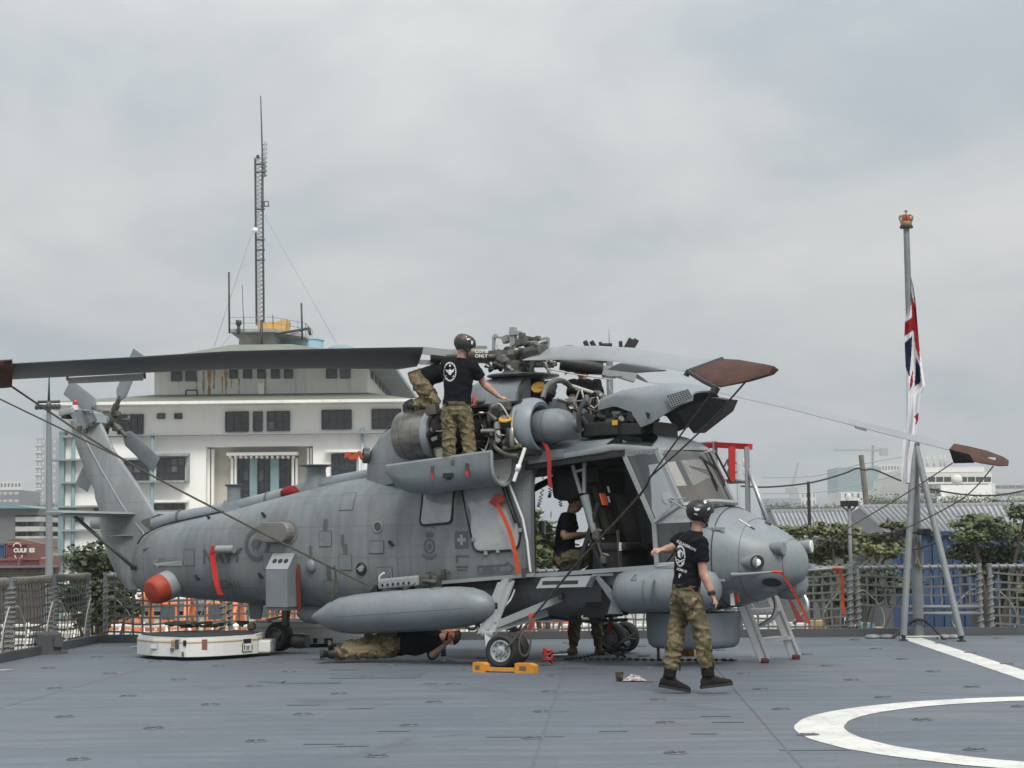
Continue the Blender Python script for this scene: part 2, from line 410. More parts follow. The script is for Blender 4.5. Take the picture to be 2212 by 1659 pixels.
# ================================================================= safety nets round the deck
M_post = mat('net_frame_grey', (.18, .195, .205), .5, var=.12, vscale=6)
M_strap = mat('net_strap_grey', (.135, .14, .14), .8, var=.2, vscale=15, bump=.3, bscale=200)
M_rope = mat('grey_rope', (.24, .23, .2), .9, var=.15, vscale=30)
M_line = mat('pale_line', (.42, .41, .37), .8, var=.1, vscale=20)
M_black = mat('black_rubber', (.014, .014, .015), .6)
M_dark = mat('dark_metal', (.045, .047, .05), .5, .4, var=.2, vscale=8)
def helix(a, b, r, turns, rope, n=9, off=0.0):
 a, b = Vector(a), Vector(b); d = b - a; l = d.length; d.normalize(); x = d.orthogonal().normalized(); y = d.cross(x)
 N = int(turns * n); pts = []
 for k in range(N + 1):
  t = k / N; an = 2 * math.pi * turns * t + off
  rr = r * (1 + .08 * math.sin(7 * t + off))
  pts.append(a + d * (l * t) + (x * math.cos(an) + y * math.sin(an)) * rr)
 return pts
def net_panel(o, u, wid, hgt, label, low=0.0, coil=8, pipes=False, seed=0):
 """o: foot of the first post, u: unit vector along the panel; the frame stands upright and the net hangs inside it"""
 rnd = random.Random(seed)
 t = empty('safety_net', o, 0, label, 'safety net', 'deck edge safety nets')
 up = Vector((0, 0, 1)); u = Vector(u); out = u.cross(up)
 a = Vector((0, 0, -.12)); b = u * wid + Vector((0, 0, -.12))
 for q in (a, b):
  mb = MB(); mb.tube([q, q + up * (hgt + .16)], .036, 10); mb.tube([q + up * (hgt + .13), q + up * (hgt + .17)], .043, 10); mb.build('post', M_post, t)
  mb = MB(); mb.tube(helix(q + up * .2, q + up * (hgt + .05), .047, (coil + rnd.random()), M_rope, off=rnd.random() * 6), .011, 5, caps=False); mb.build('lashing', M_rope, t)
 mb = MB(); mb.tube([a + up * (hgt + .12) - u * .0, b + up * (hgt + .12)], .034, 10); mb.build('top_rail', M_post, t)
 mb = MB(); mb.tube(helix(u * .05 + up * hgt, u * (wid - .05) + up * hgt, .046, coil * 1.7, M_rope, off=rnd.random() * 6), .011, 5, caps=False); mb.build('lashing', M_rope, t)
 nx = max(3, int(round(wid / .142))); nz = max(3, int(round((hgt - low) / .135)))
 def sag(x, z): return out * (-.05 * math.sin(math.pi * x / wid) * math.sin(math.pi * max(0, min(1, (z - low) / (hgt - low)))))
 for i in range(1, nx):
  x = wid * i / nx + rnd.uniform(-.01, .01); mb = MB(); P = []
  for k in range(7):
   z = low + (hgt - low) * k / 6; P.append(u * (x + rnd.uniform(-.011, .011)) + up * z + sag(x, z))
  w = .0145
  mb.add([p - u * w for p in P] + [p + u * w for p in P], [(k, k + 1, 8 + k, 7 + k) for k in range(6)], True)
  mb.add([p - u * w + out * .006 for p in P] + [p + u * w + out * .006 for p in P], [(7 + k, 8 + k, k + 1, k) for k in range(6)], True)
  mb.build('net_strap', M_strap, t)
 for j in range(0, nz):
  z0 = low + (hgt - low) * (j + .25) / nz; mb = MB(); P = []; dr = rnd.uniform(.01, .06)
  for k in range(9):
   x = .03 + (wid - .06) * k / 8; z = z0 - dr * math.sin(math.pi * k / 8) + rnd.uniform(-.010, .010)
   P.append(u * x + up * z + sag(x, z) + out * .009)
  mb.add([p - up * .015 for p in P] + [p + up * .015 for p in P], [(k, k + 1, 10 + k, 9 + k) for k in range(8)], True)
  mb.add([p - up * .015 + out * .004 for p in P] + [p + up * .015 + out * .004 for p in P], [(9 + k, 10 + k, k + 1, k) for k in range(8)], True)
  mb.build('net_strap', M_strap, t)
 if pipes:
  for z in (.33, .43):
   mb = MB(); mb.tube([u * .0 + up * z + u * wid * .37, u * wid + up * z], .03, 8); mb.build('lower_rail', M_post, t)
  mb = MB(); mb.tube([u * wid * .37 + up * -.05, u * wid * .37 + up * .46], .032, 8); mb.build('lower_post', M_post, t)
 # pale release line looping from the post
 for s in (0, 1):
  q = (u * .03 if s == 0 else u * (wid - .03)); sg = 1 if s == 0 else -1
  pts = smooth_pts([q + up * .70 - out * .05, q + up * .66 + u * .12 * sg - out * .07, q + up * .42 + u * .33 * sg - out * .08, q + up * .15 + u * .36 * sg - out * .07, q + up * .0 + u * .12 * sg - out * .05], 5)
  mb = MB(); mb.tube(pts, .011, 5); mb.build('release_line', M_line, t)
 return t
NETH = 1.035
places = ['behind the white cart by the deck corner', 'behind the tail wheel', 'behind the grey fuel tank', 'behind the main wheels', 'behind the nose of the helicopter',
   'left of the flagstaff, beside the thin mast', 'right behind the flagstaff legs', 'at the right edge, beyond the flagstaff']
for k, x0 in enumerate((-6.36, -4.4, -2.4, -.4, 1.42, 3.42 - .1, 5.24, 7.24)):
 y0 = CORN.y - .046 * (x0 - CORN.x) + .09
 wid = 1.84
 if k == 5: wid = 1.80
 net_panel((x0, y0, 0), A_, wid, NETH, 'grey strap net panel along back deck edge, ' + places[k], pipes=(k == 6), coil=8, seed=k, low=.45 if k == 6 else .02)
for k, b0 in enumerate((.12, 2.05, 3.95, 5.85)):
 net_panel(dk(-.14, b0), B_, 1.72, NETH, ['grey strap net panel on left deck edge, next to the corner', 'grey strap net panel on left deck edge, second from the corner', 'grey strap net panel on left deck edge, third from the corner', 'grey strap net panel on left deck edge, nearest to the viewer'][k], coil=13, seed=20 + k)
# ================================================================= ground, haze
M_quay = mat('quay_concrete', (.33, .32, .30), .85, var=.2, vscale=.06, spots=.4)
mb = MB(); mb.add([(-3500, 30, QUAY), (3500, 30, QUAY), (3500, 5000, QUAY), (-3500, 5000, QUAY), (-3500, -1500, QUAY - .0), (3500, -1500, QUAY)], [(0, 1, 2, 3), (4, 5, 1, 0)])
mb.build('ground', M_quay, kind='structure')
# ================================================================= white harbour building
YB = 150.0; SB = FPX / YB
def bw(px, py, Y=YB): return at(px, py, Y)
M_wall = mat('building_white', (.87, .86, .82), .8, var=.03, vscale=.25, spots=.12, col2=(.88, .87, .84), stretch=(1, 1, .25))
M_wall2 = mat('building_pale_blue_white', (.74, .77, .76), .8, var=.08, vscale=.3, spots=.35, col2=(.82, .79, .71), stretch=(1, 1, .2))
M_rust = mat('rust_stain', (.42, .25, .10), .9, var=.3, vscale=1.2)
M_teal = mat('building_teal', (.19, .29, .31), .75, var=.18, vscale=.8, spots=.25)
M_band = mat('building_grey_band', (.26, .29, .31), .8, var=.2, vscale=.5, spots=.3)
M_winf = mat('window_frame_dark', (.022, .023, .026), .5)
M_pane = mat('window_pane', (.028, .031, .036), .16, var=.5, vscale=.9)
M_pane2 = mat('window_pane_pale', (.1, .115, .12), .2, var=.4, vscale=.7)
M_roofg = mat('roof_green_grey', (.155, .17, .13), .75, var=.12, vscale=.3, spots=.2)
M_conc = mat('stained_concrete', (.36, .36, .34), .9, var=.25, vscale=.8, spots=.5)
M_recess = mat('building_recess_cream', (.55, .52, .45), .85, var=.08, vscale=.4)
bld = empty('harbour_building', bw(510, 1335), 0, 'large white harbour office building with dark gridded windows and mast on roof', 'building')
bld.location.z = QUAY
def bpart(name, mb, m, parent=None, **k): return mb.build(name, m, parent or bld, world=True, **k)
def wall_box(x0, x1, y0, y1, Y0, Y1, name, m, parent=None):
 """front face at distance Y0 spanning the given picture box, going back to Y1"""
 a = at(x0, y1, Y0); b = at(x1, y0, Y0)
 mb = MB(); mb.box(((a.x + b.x) / 2, (Y0 + Y1) / 2, (a.z + b.z) / 2), (b.x - a.x, Y1 - Y0, b.z - a.z)); return bpart(name, mb, m, parent)
zx = lambda px, Y=YB: at(px, 900, Y).x
# main block, wings, penthouse
a = at(140, 1345, YB); b = at(886, 866, YB)
mb = MB()   # main wall built round the recessed entrance bay
xl, xr, zt, zb = a.x, b.x, b.z, QUAY
rx0, rx1, rz = at(445, 965, YB).x, at(676, 965, YB).x, at(560, 964, YB).z
mb.box(((xl + rx0) / 2, YB + 22, (zt + zb) / 2), (rx0 - xl, 44, zt - zb)); bpart('wall', mb, M_wall)
mb = MB(); mb.box(((rx1 + xr) / 2, YB + 22, (zt + zb) / 2), (xr - rx1, 44, zt - zb)); bpart('wall', mb, M_wall)
mb = MB(); mb.box(((rx0 + rx1) / 2, YB + 22, (zt + rz) / 2), (rx1 - rx0, 44, zt - rz)); bpart('wall', mb, M_wall)
mb = MB(); mb.box(((rx0 + rx1) / 2, YB + 23, (rz + zb) / 2), (rx1 - rx0, 42, rz - zb)); bpart('recess_wall', mb, M_recess)
for i, (px0, px1) in enumerate(((449, 455), (458, 463), (664, 669), (671, 675))):
 mb = MB(); p = at(px0, 1000, YB + 1.2); q = at(px1, 1000, YB + 1.2); mb.box(((p.x + q.x) / 2, YB + 1.2, (rz + zb) / 2), (q.x - p.x, .7, rz - zb - .3)); bpart('pilaster', mb, M_wall)
# penthouse storey
wall_box(333, 794, 770, 866, YB + 3, YB + 40, 'penthouse_wall', M_wall2)
# eaves slab over the main block, penthouse roof
def slab(pts, thick, name, m):
 mb = MB(); mb.prism(pts, (0, 0, thick)); return bpart(name, mb, m)
e0 = at(78, 876, YB - 2.6); e1 = at(897, 866, YB - 2.6); ze = e0.z
slab([(e0.x, YB - 2.6, ze), (e1.x, YB - 2.6, ze), (e1.x, YB + 48, ze), (e0.x, YB + 48, ze)], .24, 'eave_slab', M_wall2)
mb = MB(); x0, x1 = e0.x + .3, e1.x - .3; px0, px1 = at(333, 860, YB + 3).x, at(794, 860, YB + 3).x; z1 = ze + .25
P = [(x0, YB - 2.4, z1), (x1, YB - 2.4, z1), (x1, YB + 47, z1), (x0, YB + 47, z1), (px0, YB + 3, z1 + 1.0), (px1, YB + 3, z1 + 1.0), (px1, YB + 40, z1 + 1.0), (px0, YB + 40, z1 + 1.0)]
mb.add(P, [(0, 1, 5, 4), (1, 2, 6, 5), (2, 3, 7, 6), (3, 0, 4, 7)]); bpart('lower_roof', mb, M_roofg)
f0 = at(300, 790, YB - 1); f1 = at(845, 780, YB - 1); zf = at(560, 786, YB - 1).z
slab([(f0.x, YB - 1, zf), (f1.x, YB - 1, zf), (f1.x, YB + 44, zf), (f0.x, YB + 44, zf)], .3, 'upper_eave_slab', M_band)
mb = MB(); zr = at(565, 744, YB + 14).z; z1 = zf + .31
P = [(f0.x, YB - 1, z1), (f1.x, YB - 1, z1), (f1.x, YB + 44, z1), (f0.x, YB + 44, z1), (at(500, 750, YB + 14).x, YB + 14, zr), (at(630, 750, YB + 14).x, YB + 14, zr), (at(630, 750, YB + 30).x, YB + 30, zr), (at(500, 750, YB + 30).x, YB + 30, zr)]
mb.add(P, [(0, 1, 5, 4), (1, 2, 6, 5), (2, 3, 7, 6), (3, 0, 4, 7), (4, 5, 6, 7)]); bpart('upper_roof', mb, M_roofg)
# left wing with teal corner column, drain pipes and ledges
wall_box(125, 300, 944, 1345, YB - .6, YB + 20, 'wing_wall', M_wall)
wall_box(123, 139, 932, 1345, YB - 1.1, YB + 2, 'corner_column', M_teal)
for px in (158.5, 329, 637):
 if px == 637: continue
 mb = MB(); p = at(px, 1000, YB - .9); mb.tube([(p.x, YB - .9, at(px, 941 if px < 200 else 937, YB).z), (p.x, YB - .9, QUAY)], .16, 8); bpart('drain_pipe', mb, M_teal)
mb = MB(); p = at(783, 1000, YB - .4); mb.tube([(p.x, YB - .4, at(783, 925, YB).z), (p.x, YB - .4, QUAY)], .14, 8); bpart('drain_pipe', mb, mat('pipe_pale_blue', (.42, .55, .62), .6, var=.1))
for (x0, x1, y0, y1, d) in ((139, 886, 935, 944, .55), (112, 300, 990, 996, .9), (136, 400, 1038, 1045, .7), (120, 300, 1091, 1097, 1.2), (138, 300, 1142, 1148, .6), (122, 300, 1194, 1200, 1.0), (140, 160, 941, 946, .7)):
 a = at(x0, y1, YB - d); b = at(x1, y0, YB - d); mb = MB(); mb.box(((a.x + b.x) / 2, YB - d / 2 - .35, (a.z + b.z) / 2), (b.x - a.x, d + .6, b.z - a.z)); bpart('ledge', mb, M_band)
wall_box(138, 300, 1097, 1118, YB - .75, YB, 'shadow_gap', M_recess)
# windows: frame with mullions > panes
def window(x0, x1, y0, y1, nx, nz, Y=YB, arch=False, pm=None, side=None, hood=False):
 a = at(x0, y1, Y); b = at(x1, y0, Y); w, h = b.x - a.x, b.z - a.z; yf = Y - .12
 mb = MB(); t = .09
 mb.bar((a.x, yf, a.z), (b.x, yf, a.z), .16, t); mb.bar((a.x, yf, b.z), (b.x, yf, b.z), .16, t)
 mb.bar((a.x, yf, a.z), (a.x, yf, b.z), .16, t); mb.bar((b.x, yf, a.z), (b.x, yf, b.z), .16, t)
 for i in range(1, nx): x = a.x + w * i / nx; mb.bar((x, yf + .02, a.z), (x, yf + .02, b.z), .12, .08)
 for j in range(1, nz): z = a.z + h * j / nz; mb.bar((a.x, yf + .02, z), (b.x, yf + .02, z), .12, .08)
 o = bpart('window', mb, M_winf)
 for i in range(nx):
  for j in range(nz):
   mb = MB(); xa, xb = a.x + w * (i + .06) / nx, a.x + w * (i + .94) / nx; za, zb_ = a.z + h * (j + .06) / nz, a.z + h * (j + .94) / nz
   dy = random.uniform(-.015, .015)
   if arch and j == nz - 1:
    n = 6; zc = zb_ - (xb - xa) * .5; P = [(xa, Y - .05, za), (xb, Y - .05, za)] + [((xa + xb) / 2 + math.cos(math.pi * k / n) * (xb - xa) / 2, Y - .05, zc + math.sin(math.pi * k / n) * (xb - xa) / 2) for k in range(n + 1)]
    mb.add(P, [list(range(len(P)))])
   else: mb.quad((xa, Y - .05 + dy, za), (xb, Y - .05 - dy, za), (xb, Y - .06, zb_), (xa, Y - .05, zb_))
   p_ = pm or (M_pane if random.random() < .88 else M_pane2)
   mb.build('pane', p_, o, world=True)
 if hood:
  mb = MB(); z = b.z + .25; mb.box(((a.x + b.x) / 2, Y - .35, z), (w + .9, .7, .22)); mb.box((b.x + .35, Y - .2, (a.z + b.z) / 2), (.18, .4, h + .5)); bpart('window_hood', mb, M_band if hood == 2 else M_wall2)
 return o
random.seed(11)
for w in ((255, 310, 896, 937, 4, 2), (341, 356, 894, 904, 1, 1), (378, 393, 894, 904, 1, 1), (488, 537, 890, 932, 3, 2), (548, 567, 890, 931, 1, 2), (578, 626, 889, 930, 3, 2), (696, 759, 886, 927, 4, 2), (804, 866, 884, 926, 4, 2)):
 window(*w)
window(270, 322, 990, 1037, 3, 3, YB - .62); window(340, 399, 989, 1036, 4, 3, YB - .0, hood=2); window(717, 769, 981, 1030, 4, 3, hood=1)
window(334, 398, 1089, 1101, 3, 1, hood=1); window(205, 232, 1096, 1116, 2, 1, YB - .8); window(165, 180, 1118, 1126, 1, 1, YB - .62); window(340, 395, 1150, 1195, 3, 2); window(700, 770, 1090, 1140, 4, 2)
for x0, x1 in ((513.5, 538), (557, 583), (603, 628)): window(x0, x1, 991, 1110, 2, 5, YB + 2.0)
for x0, x1 in ((539, 555), (584, 602)): wall_box(x0, x1, 990, 1112, YB + 1.3, YB + 2.1, 'teal_pilaster', M_teal)
for x0, x1 in ((498, 504), (506, 511), (630, 635), (638, 643)): wall_box(x0, x1, 990, 1112, YB + 1.4, YB + 2.1, 'pilaster', M_wall)
wall_box(489, 642, 976, 984, YB + .3, YB + 2.2, 'canopy', M_wall)
for k in range(13):
 x = 494 + k * 11.4; wall_box(x, x + 5, 984, 990, YB + .8, YB + 2.2, 'dentil', M_wall)
for x0, x1 in ((371, 393), (402, 424), (497, 513), (527, 544), (557, 573), (587, 604), (615, 632), (706, 727), (736, 756)):
 window(x0, x1, 788, 823 if x0 < 430 else 817, 1, 1, YB + 3, arch=True)
# side wall windows of the penthouse (receding to the right)
xs = at(794, 820, YB + 3).x
for k in range(7):
 for s in (0, 1):
  y0 = YB + 6 + k * 4.6 + s * 1.7; mb = MB()
  P = [(xs + .05, y0, at(0, 818, YB + 3).z), (xs + .05, y0 + 1.1, at(0, 818, YB + 3).z)] + [(xs + .05, y0 + .55 + math.cos(math.pi * q / 6) * .55, at(0, 798, YB + 3).z + .55 * math.sin(math.pi * q / 6)) for q in range(7)]
  mb.prism(P, (.06, 0, 0)); bpart('window', mb, M_winf)
# rust streaks, box on the wall, bracket
random.seed(5)
for (px, w, y0, y1) in ((452, 3, 800, 862), (440, 2.2, 802, 850), (462, 2, 798, 840), (425, 1.6, 815, 845), (500, 1.8, 806, 838), (480, 1.2, 812, 850), (573, 1.5, 800, 860), (488, 2.4, 797, 860), (516, 1.2, 816, 852)):
 mb = MB(); n = 7; L_, R_ = [], []
 for k in range(n):
  y = lerp(y0, y1, k / (n - 1)); ww = w * random.uniform(.6, 1.9) * (1 - .6 * k / n); c = px + random.uniform(-.6, .6)
  p = at(c - ww, y, YB + 2.985); q = at(c + ww, y, YB + 2.985); L_.append(p); R_.append(q)
 mb.add(L_ + R_, [(k, k + 1, n + k + 1, n + k) for k in range(n - 1)]); bpart('rust_streak', mb, M_rust)
wall_box(557, 570, 828, 851, YB + 2.3, YB + 3, 'junction_box', M_wall)
mb = MB(); p0, p1, q0, q1 = at(401, 857, YB + 2), at(426, 857, YB + 2), at(402, 843, YB + 2), at(426, 843, YB + 2)
for a, b in ((p0, p1), (q0, q1), (p0, q0), (p1, q1)): mb.bar(a, b, .12)
bpart('wall_bracket', mb, M_winf)
# rooftop stair head, platform, rail, hut, tank
YR = YB + 22
def rb(x0, x1, y0, y1, d, name, m, Y=YR): return wall_box(x0, x1, y0, y1, Y, Y + d, name, m)
rb(516, 590, 722, 752, 7, 'stair_head', M_conc)
a = at(496, 724, YR - 2); b = at(620, 718, YR - 2)
mb = MB(); zz = at(560, 722, YR).z; mb.prism([(a.x, YR - 2, zz), (at(590, 720, YR - 2).x, YR - 2, zz), (b.x + 1.2, YR + 3, zz), (b.x + 1.2, YR + 9, zz), (a.x, YR + 9, zz)], (0, 0, .3)); bpart('platform', mb, M_conc)
mb = MB(); zp = zz + .3; pts = [Vector((a.x, YR - 2, zp)), Vector((at(590, 720, YR - 2).x, YR - 2, zp)), Vector((b.x + 1.2, YR + 3, zp)), Vector((b.x + 1.2, YR + 9, zp))]
for hh in (.55, 1.1):
 for p, q in zip(pts, pts[1:]): mb.bar(p + Vector((0, 0, hh)), q + Vector((0, 0, hh)), .05)
for p, q in zip(pts, pts[1:]):
 n = max(2, int((q - p).length / 1.3))
 for k in range(n + 1): r = p.lerp(q, k / n); mb.bar(r, r + Vector((0, 0, 1.1)), .05)
bpart('platform_rail', mb, M_band)
M_yel = mat('hut_orange_yellow', (.62, .36, .08), .7, var=.15, vscale=.6)
mb = MB(); x0, x1 = at(553, 705, YR).x, at(612, 705, YR).x
mb.prism([(x0, YR + 1, zp), (x1, YR + 1, zp), (x1 + .2, YR + 1, at(0, 693, YR).z), (at(592, 700, YR).x, YR + 1, at(0, 699, YR).z), (x0, YR + 1, at(0, 700, YR).z)], (0, 3.5, 0)); bpart('roof_hut', mb, M_yel)
mb = MB(); c = at(641, 745, YR + 6); mb.lathe([(2.45, -1.5), (2.45, .28), (2.55, .3), (2.55, .42), (.02, .5)], (c.x, YR + 8, c.z + .3), n=28); bpart('water_tank', mb, mat('tank_blue', (.33, .52, .63), .5, var=.1))
mb = MB(); c = at(733, 749, YR - 2); mb.lathe([(1.5, 0), (1.3, .3), (.8, .55), (.02, .62)], (c.x, YR, c.z - .2), n=18); bpart('roof_vent', mb, mat('vent_blue_grey', (.2, .27, .31), .5))
def pole(px0, py0, px1, py1, r, name='pole', Y=YR - 2.4, m=M_dark):
 mb = MB(); mb.tube([at(px0, py0, Y), at(px1, py1, Y)], r, 6); return bpart(name, mb, m)
pole(565, 757, 565, 692, .14); pole(495.5, 720, 494.5, 588, .10); pole(653, 735, 651, 655, .10); pole(527, 718, 523, 615, .035); pole(590, 700, 589, 680, .04)
pole(594, 722, 668, 709, .13, 'crane_arm'); pole(668, 709, 670, 724, .16, 'crane_hook'); pole(620, 726, 664, 711, .04, 'brace')
pole(515.5, 722, 515.5, 700, .18, 'mast_foot'); pole(515.5, 702, 515.5, 692, .3, 'siren')
# lattice antenna tower on the roof
tw = empty('antenna_tower', at(562, 700, YR + 2.6), 0, 'tall dark lattice antenna tower with whip aerial on top of white building', 'antenna tower')
zb_, zt_ = at(562, 702, YR + 2.6).z, at(562, 342, YR + 2.6).z
cx, cy, hw = at(562, 700, YR + 2.6).x, YR + 2.6, .36
Mx = mat('tower_rust_dark', (.06, .05, .048), .7, var=.3, vscale=2)
lean = (at(559, 342, YR + 2.6).x - at(562, 702, YR + 2.6).x)
cr = [(-hw, -hw), (hw, -hw), (hw, hw), (-hw, hw)]
def twp(i, z): k = (z - zb_) / (zt_ - zb_); return Vector((cx + cr[i][0] + lean * k, cy + cr[i][1], z))
for i in range(4):
 mb = MB(); mb.tube([twp(i, zb_), twp(i, zt_)], .055, 6); mb.build('tower_leg', Mx, tw, world=True)
nb = 38
for k in range(nb):
 z0, z1 = lerp(zb_, zt_, k / nb), lerp(zb_, zt_, (k + 1) / nb); mb = MB()
 for i in range(4):
  j = (i + 1) % 4; mb.bar(twp(i, z0), twp(j, z1), .034); mb.bar(twp(i, z1), twp(j, z1), .034)
 mb.build('bracing', Mx, tw, world=True)
def tpart(name, pts, r, n=6, m=Mx): mb = MB(); mb.tube(pts, r, n); mb.build(name, m, tw, world=True)
YT = YR + 2.6
tpart('whip_aerial', [at(566.5, 455, YT), at(567, 340, YT), at(563, 207, YT)], [.13, .1, .05])
tpart('stick_aerial', [at(571.5, 382, YT - .5), at(573, 306, YT - .5)], .12, m=M_band)
for k in range(8): c = at(572.2, 312 + k * 9.5, YT - .5); tpart('aerial_loop', [c + Vector((-.22, 0, 0)), c + Vector((.22, 0, 0))], .1, m=M_band)
tpart('beacon', [at(557, 342, YT), at(557, 335, YT)], .18)
mb = MB()
for y in (436, 446): mb.bar(at(566, y, YT - .5), at(580, y - 1, YT - .5), .09)
for x in (571, 580): mb.bar(at(x, 436, YT - .5), at(x, 447, YT - .5), .09)
mb.build('side_bracket', Mx, tw, world=True)
for y in (355, 372, 452, 518, 540, 562): tpart('clamp', [at(551, y, YT - .6), at(572, y - .5, YT - .6)], .09)
mb = MB(); c = at(551, 497, YT - .6); mb.sphere(c, .28, 10); mb.build('dish', M_wall, tw, world=True)
for q in ((463, 748, YR + 8), (727, 742, YR - 3)):
 tpart('guy_wire', [at(562, 450, YT), at(*q)], .022, 4, M_band)
tpart('guy_wire', [at(500, 722, YR + 8), at(475, 752, YR + 8)], .02, 4, M_band)
# ================================================================= far and middle background
def bx(t, name, x0, x1, y0, y1, Y, d, m, parent=None, zbase=None):
 a = at(x0, y1, Y); b = at(x1, y0, Y); z0 = a.z if zbase is None else zbase
 mb = MB(); mb.box(((a.x + b.x) / 2, Y + d / 2, (z0 + b.z) / 2), (b.x - a.x, d, b.z - z0)); return mb.build(name, m, parent or t, world=True)
def btop(name, px, Y, label, cat, group=None):
 p = at(px, 1100, Y); return empty(name, (p.x, Y, QUAY), 0, label, cat, group)
def tower_block(px0, px1, py0, Y, d, m, label, nx, floors, wm, name='tower_block', ww=.55, wh=.5, balc=None, fh=3.1):
 t = btop(name, (px0 + px1) / 2, Y, label, 'building')
 bx(t, 'wall', px0, px1, py0, 1200, Y, d, m, zbase=QUAY)
 a = at(px0, py0, Y); b = at(px1, py0, Y); w = b.x - a.x; fh *= max(1, Y / 750)
 wmesh = None
 for j in range(floors):
  z = a.z - fh * .5 - j * fh
  for i in range(nx):
   x = a.x + w * (i + .5) / nx
   if wmesh is None:
    mb = MB(); mb.box((0, 0, 0), (w / nx * ww, .3, fh * wh)); wmesh = mb.build('window', wm, t); wmesh.location = Vector((x, Y, z)) - t.location
   else: share(wmesh, 'window', Vector((x, Y, z)) - t.location, parent=t)
  if balc:
   mb = MB(); mb.box((a.x + w * balc[0], Y - .8, z - fh * .42), (w * balc[1], 2, fh * .22)); mb.build('balcony', balc[2], t, world=True)
 return t
M_far1 = mat('far_wall_brown_grey', (.23, .22, .215), .85, var=.1, vscale=.05)
M_far2 = mat('far_wall_blue_grey', (.22, .27, .30), .8, var=.06, vscale=.05)
M_farw = mat('far_wall_white', (.60, .60, .57), .85, var=.08, vscale=.06)
M_fart = mat('far_wall_teal_green', (.14, .22, .23), .6, var=.06, vscale=.05)
M_dgrey = mat('building_dark_grey', (.12, .125, .13), .8, var=.12, vscale=.3)
M_lgrey = mat('building_light_grey', (.42, .42, .40), .85, var=.12, vscale=.3)
M_farwin = mat('far_window', (.045, .05, .055), .4)
tower_block(74, 122, 946, 1700, 40, M_far1, 'hazy brown apartment tower with white balconies at left of white building', 6, 22, M_farw, balc=(.22, .26, M_farw), wh=.32, ww=.4)
tower_block(90, 150, 894, 1850, 45, M_far2, 'hazy blue-grey tower rising behind the brown apartment tower', 4, 10, M_far2, ww=.8, wh=.3)
tower_block(0, 46, 1040, 1300, 40, M_farw, 'hazy pale building with roof frames at far left edge', 6, 4, M_farwin)
tower_block(-20, 42, 1058, 900, 40, M_dgrey, 'dark grey flat-roofed building at far left edge in haze', 5, 5, M_lgrey, wh=.3, ww=.7)
# grey open car-park block with blue-green curved roof
t = btop('parking_block', 50, 210, 'grey open-sided block with blue-green roof at far left', 'building')
bx(t, 'wall', -30, 33, 1098, 1300, 210, 30, M_dgrey, zbase=QUAY)
mb = MB(); P = [at(-30, 1098, 209), at(33, 1098, 209), at(80, 1098, 209), at(33, 1090, 209), at(-30, 1086, 209)]; mb.prism(P, (0, 31, 0)); mb.build('roof', mat('roof_teal', (.13, .24, .27), .6, var=.1, vscale=.2), t, world=True)
for k, y in enumerate((1098, 1116, 1137, 1158)):
 bx(t, 'floor_slab', 33, 85, y, y + (11 if k else 15), 210, 24, M_lgrey if k else M_dgrey)
for x in (33, 56, 72, 82): bx(t, 'column', x, x + (11 if x == 72 else 4), 1098, 1200, 210.6, 2, M_dgrey)
bx(t, 'back_wall', 33, 85, 1098, 1300, 228, 1, M_farwin, zbase=QUAY)
for x, y in ((40, 1127), (47, 1128), (66, 1130), (44, 1150), (60, 1152)): bx(t, 'stored_crate', x, x + 4, y, y + 7, 212, 2, M_lgrey)
# cream gabled warehouse and shipping containers
M_cream = mat('warehouse_cream', (.62, .52, .32), .8, var=.08, vscale=.3)
M_brownroof = mat('roof_brown', (.16, .10, .085), .8, var=.15, vscale=.4)
M_cont = mat('container_maroon', (.17, .055, .05), .6, var=.15, vscale=.8)
M_contb = mat('container_blue', (.05, .09, .2), .6, var=.12, vscale=.8)
M_txt = mat('white_lettering', (.7, .7, .68), .7)
t = btop('warehouse', 70, 150, 'cream gabled warehouse with brown roof behind maroon containers', 'warehouse')
P = [at(16, 1260, 150), at(140, 1260, 150), at(140, 1188, 150), at(33, 1165, 150), at(16, 1169, 150)]
mb = MB(); mb.prism(P, (0, 25, 0)); mb.build('wall', M_cream, t, world=True)
mb = MB(); mb.prism([at(33, 1164.5, 149.6), at(145, 1188.5, 149.6), at(145, 1186.5, 149.6), at(33, 1162.5, 149.6)], (0, 26, 0)); mb.prism([at(33, 1164.5, 149.6), at(14, 1169.5, 149.6), at(14, 1167.5, 149.6), at(33, 1162.5, 149.6)], (0, 26, 0)); mb.build('roof', M_brownroof, t, world=True)
bx(t, 'door', 114, 121, 1199, 1260, 149.8, .2, M_brownroof)
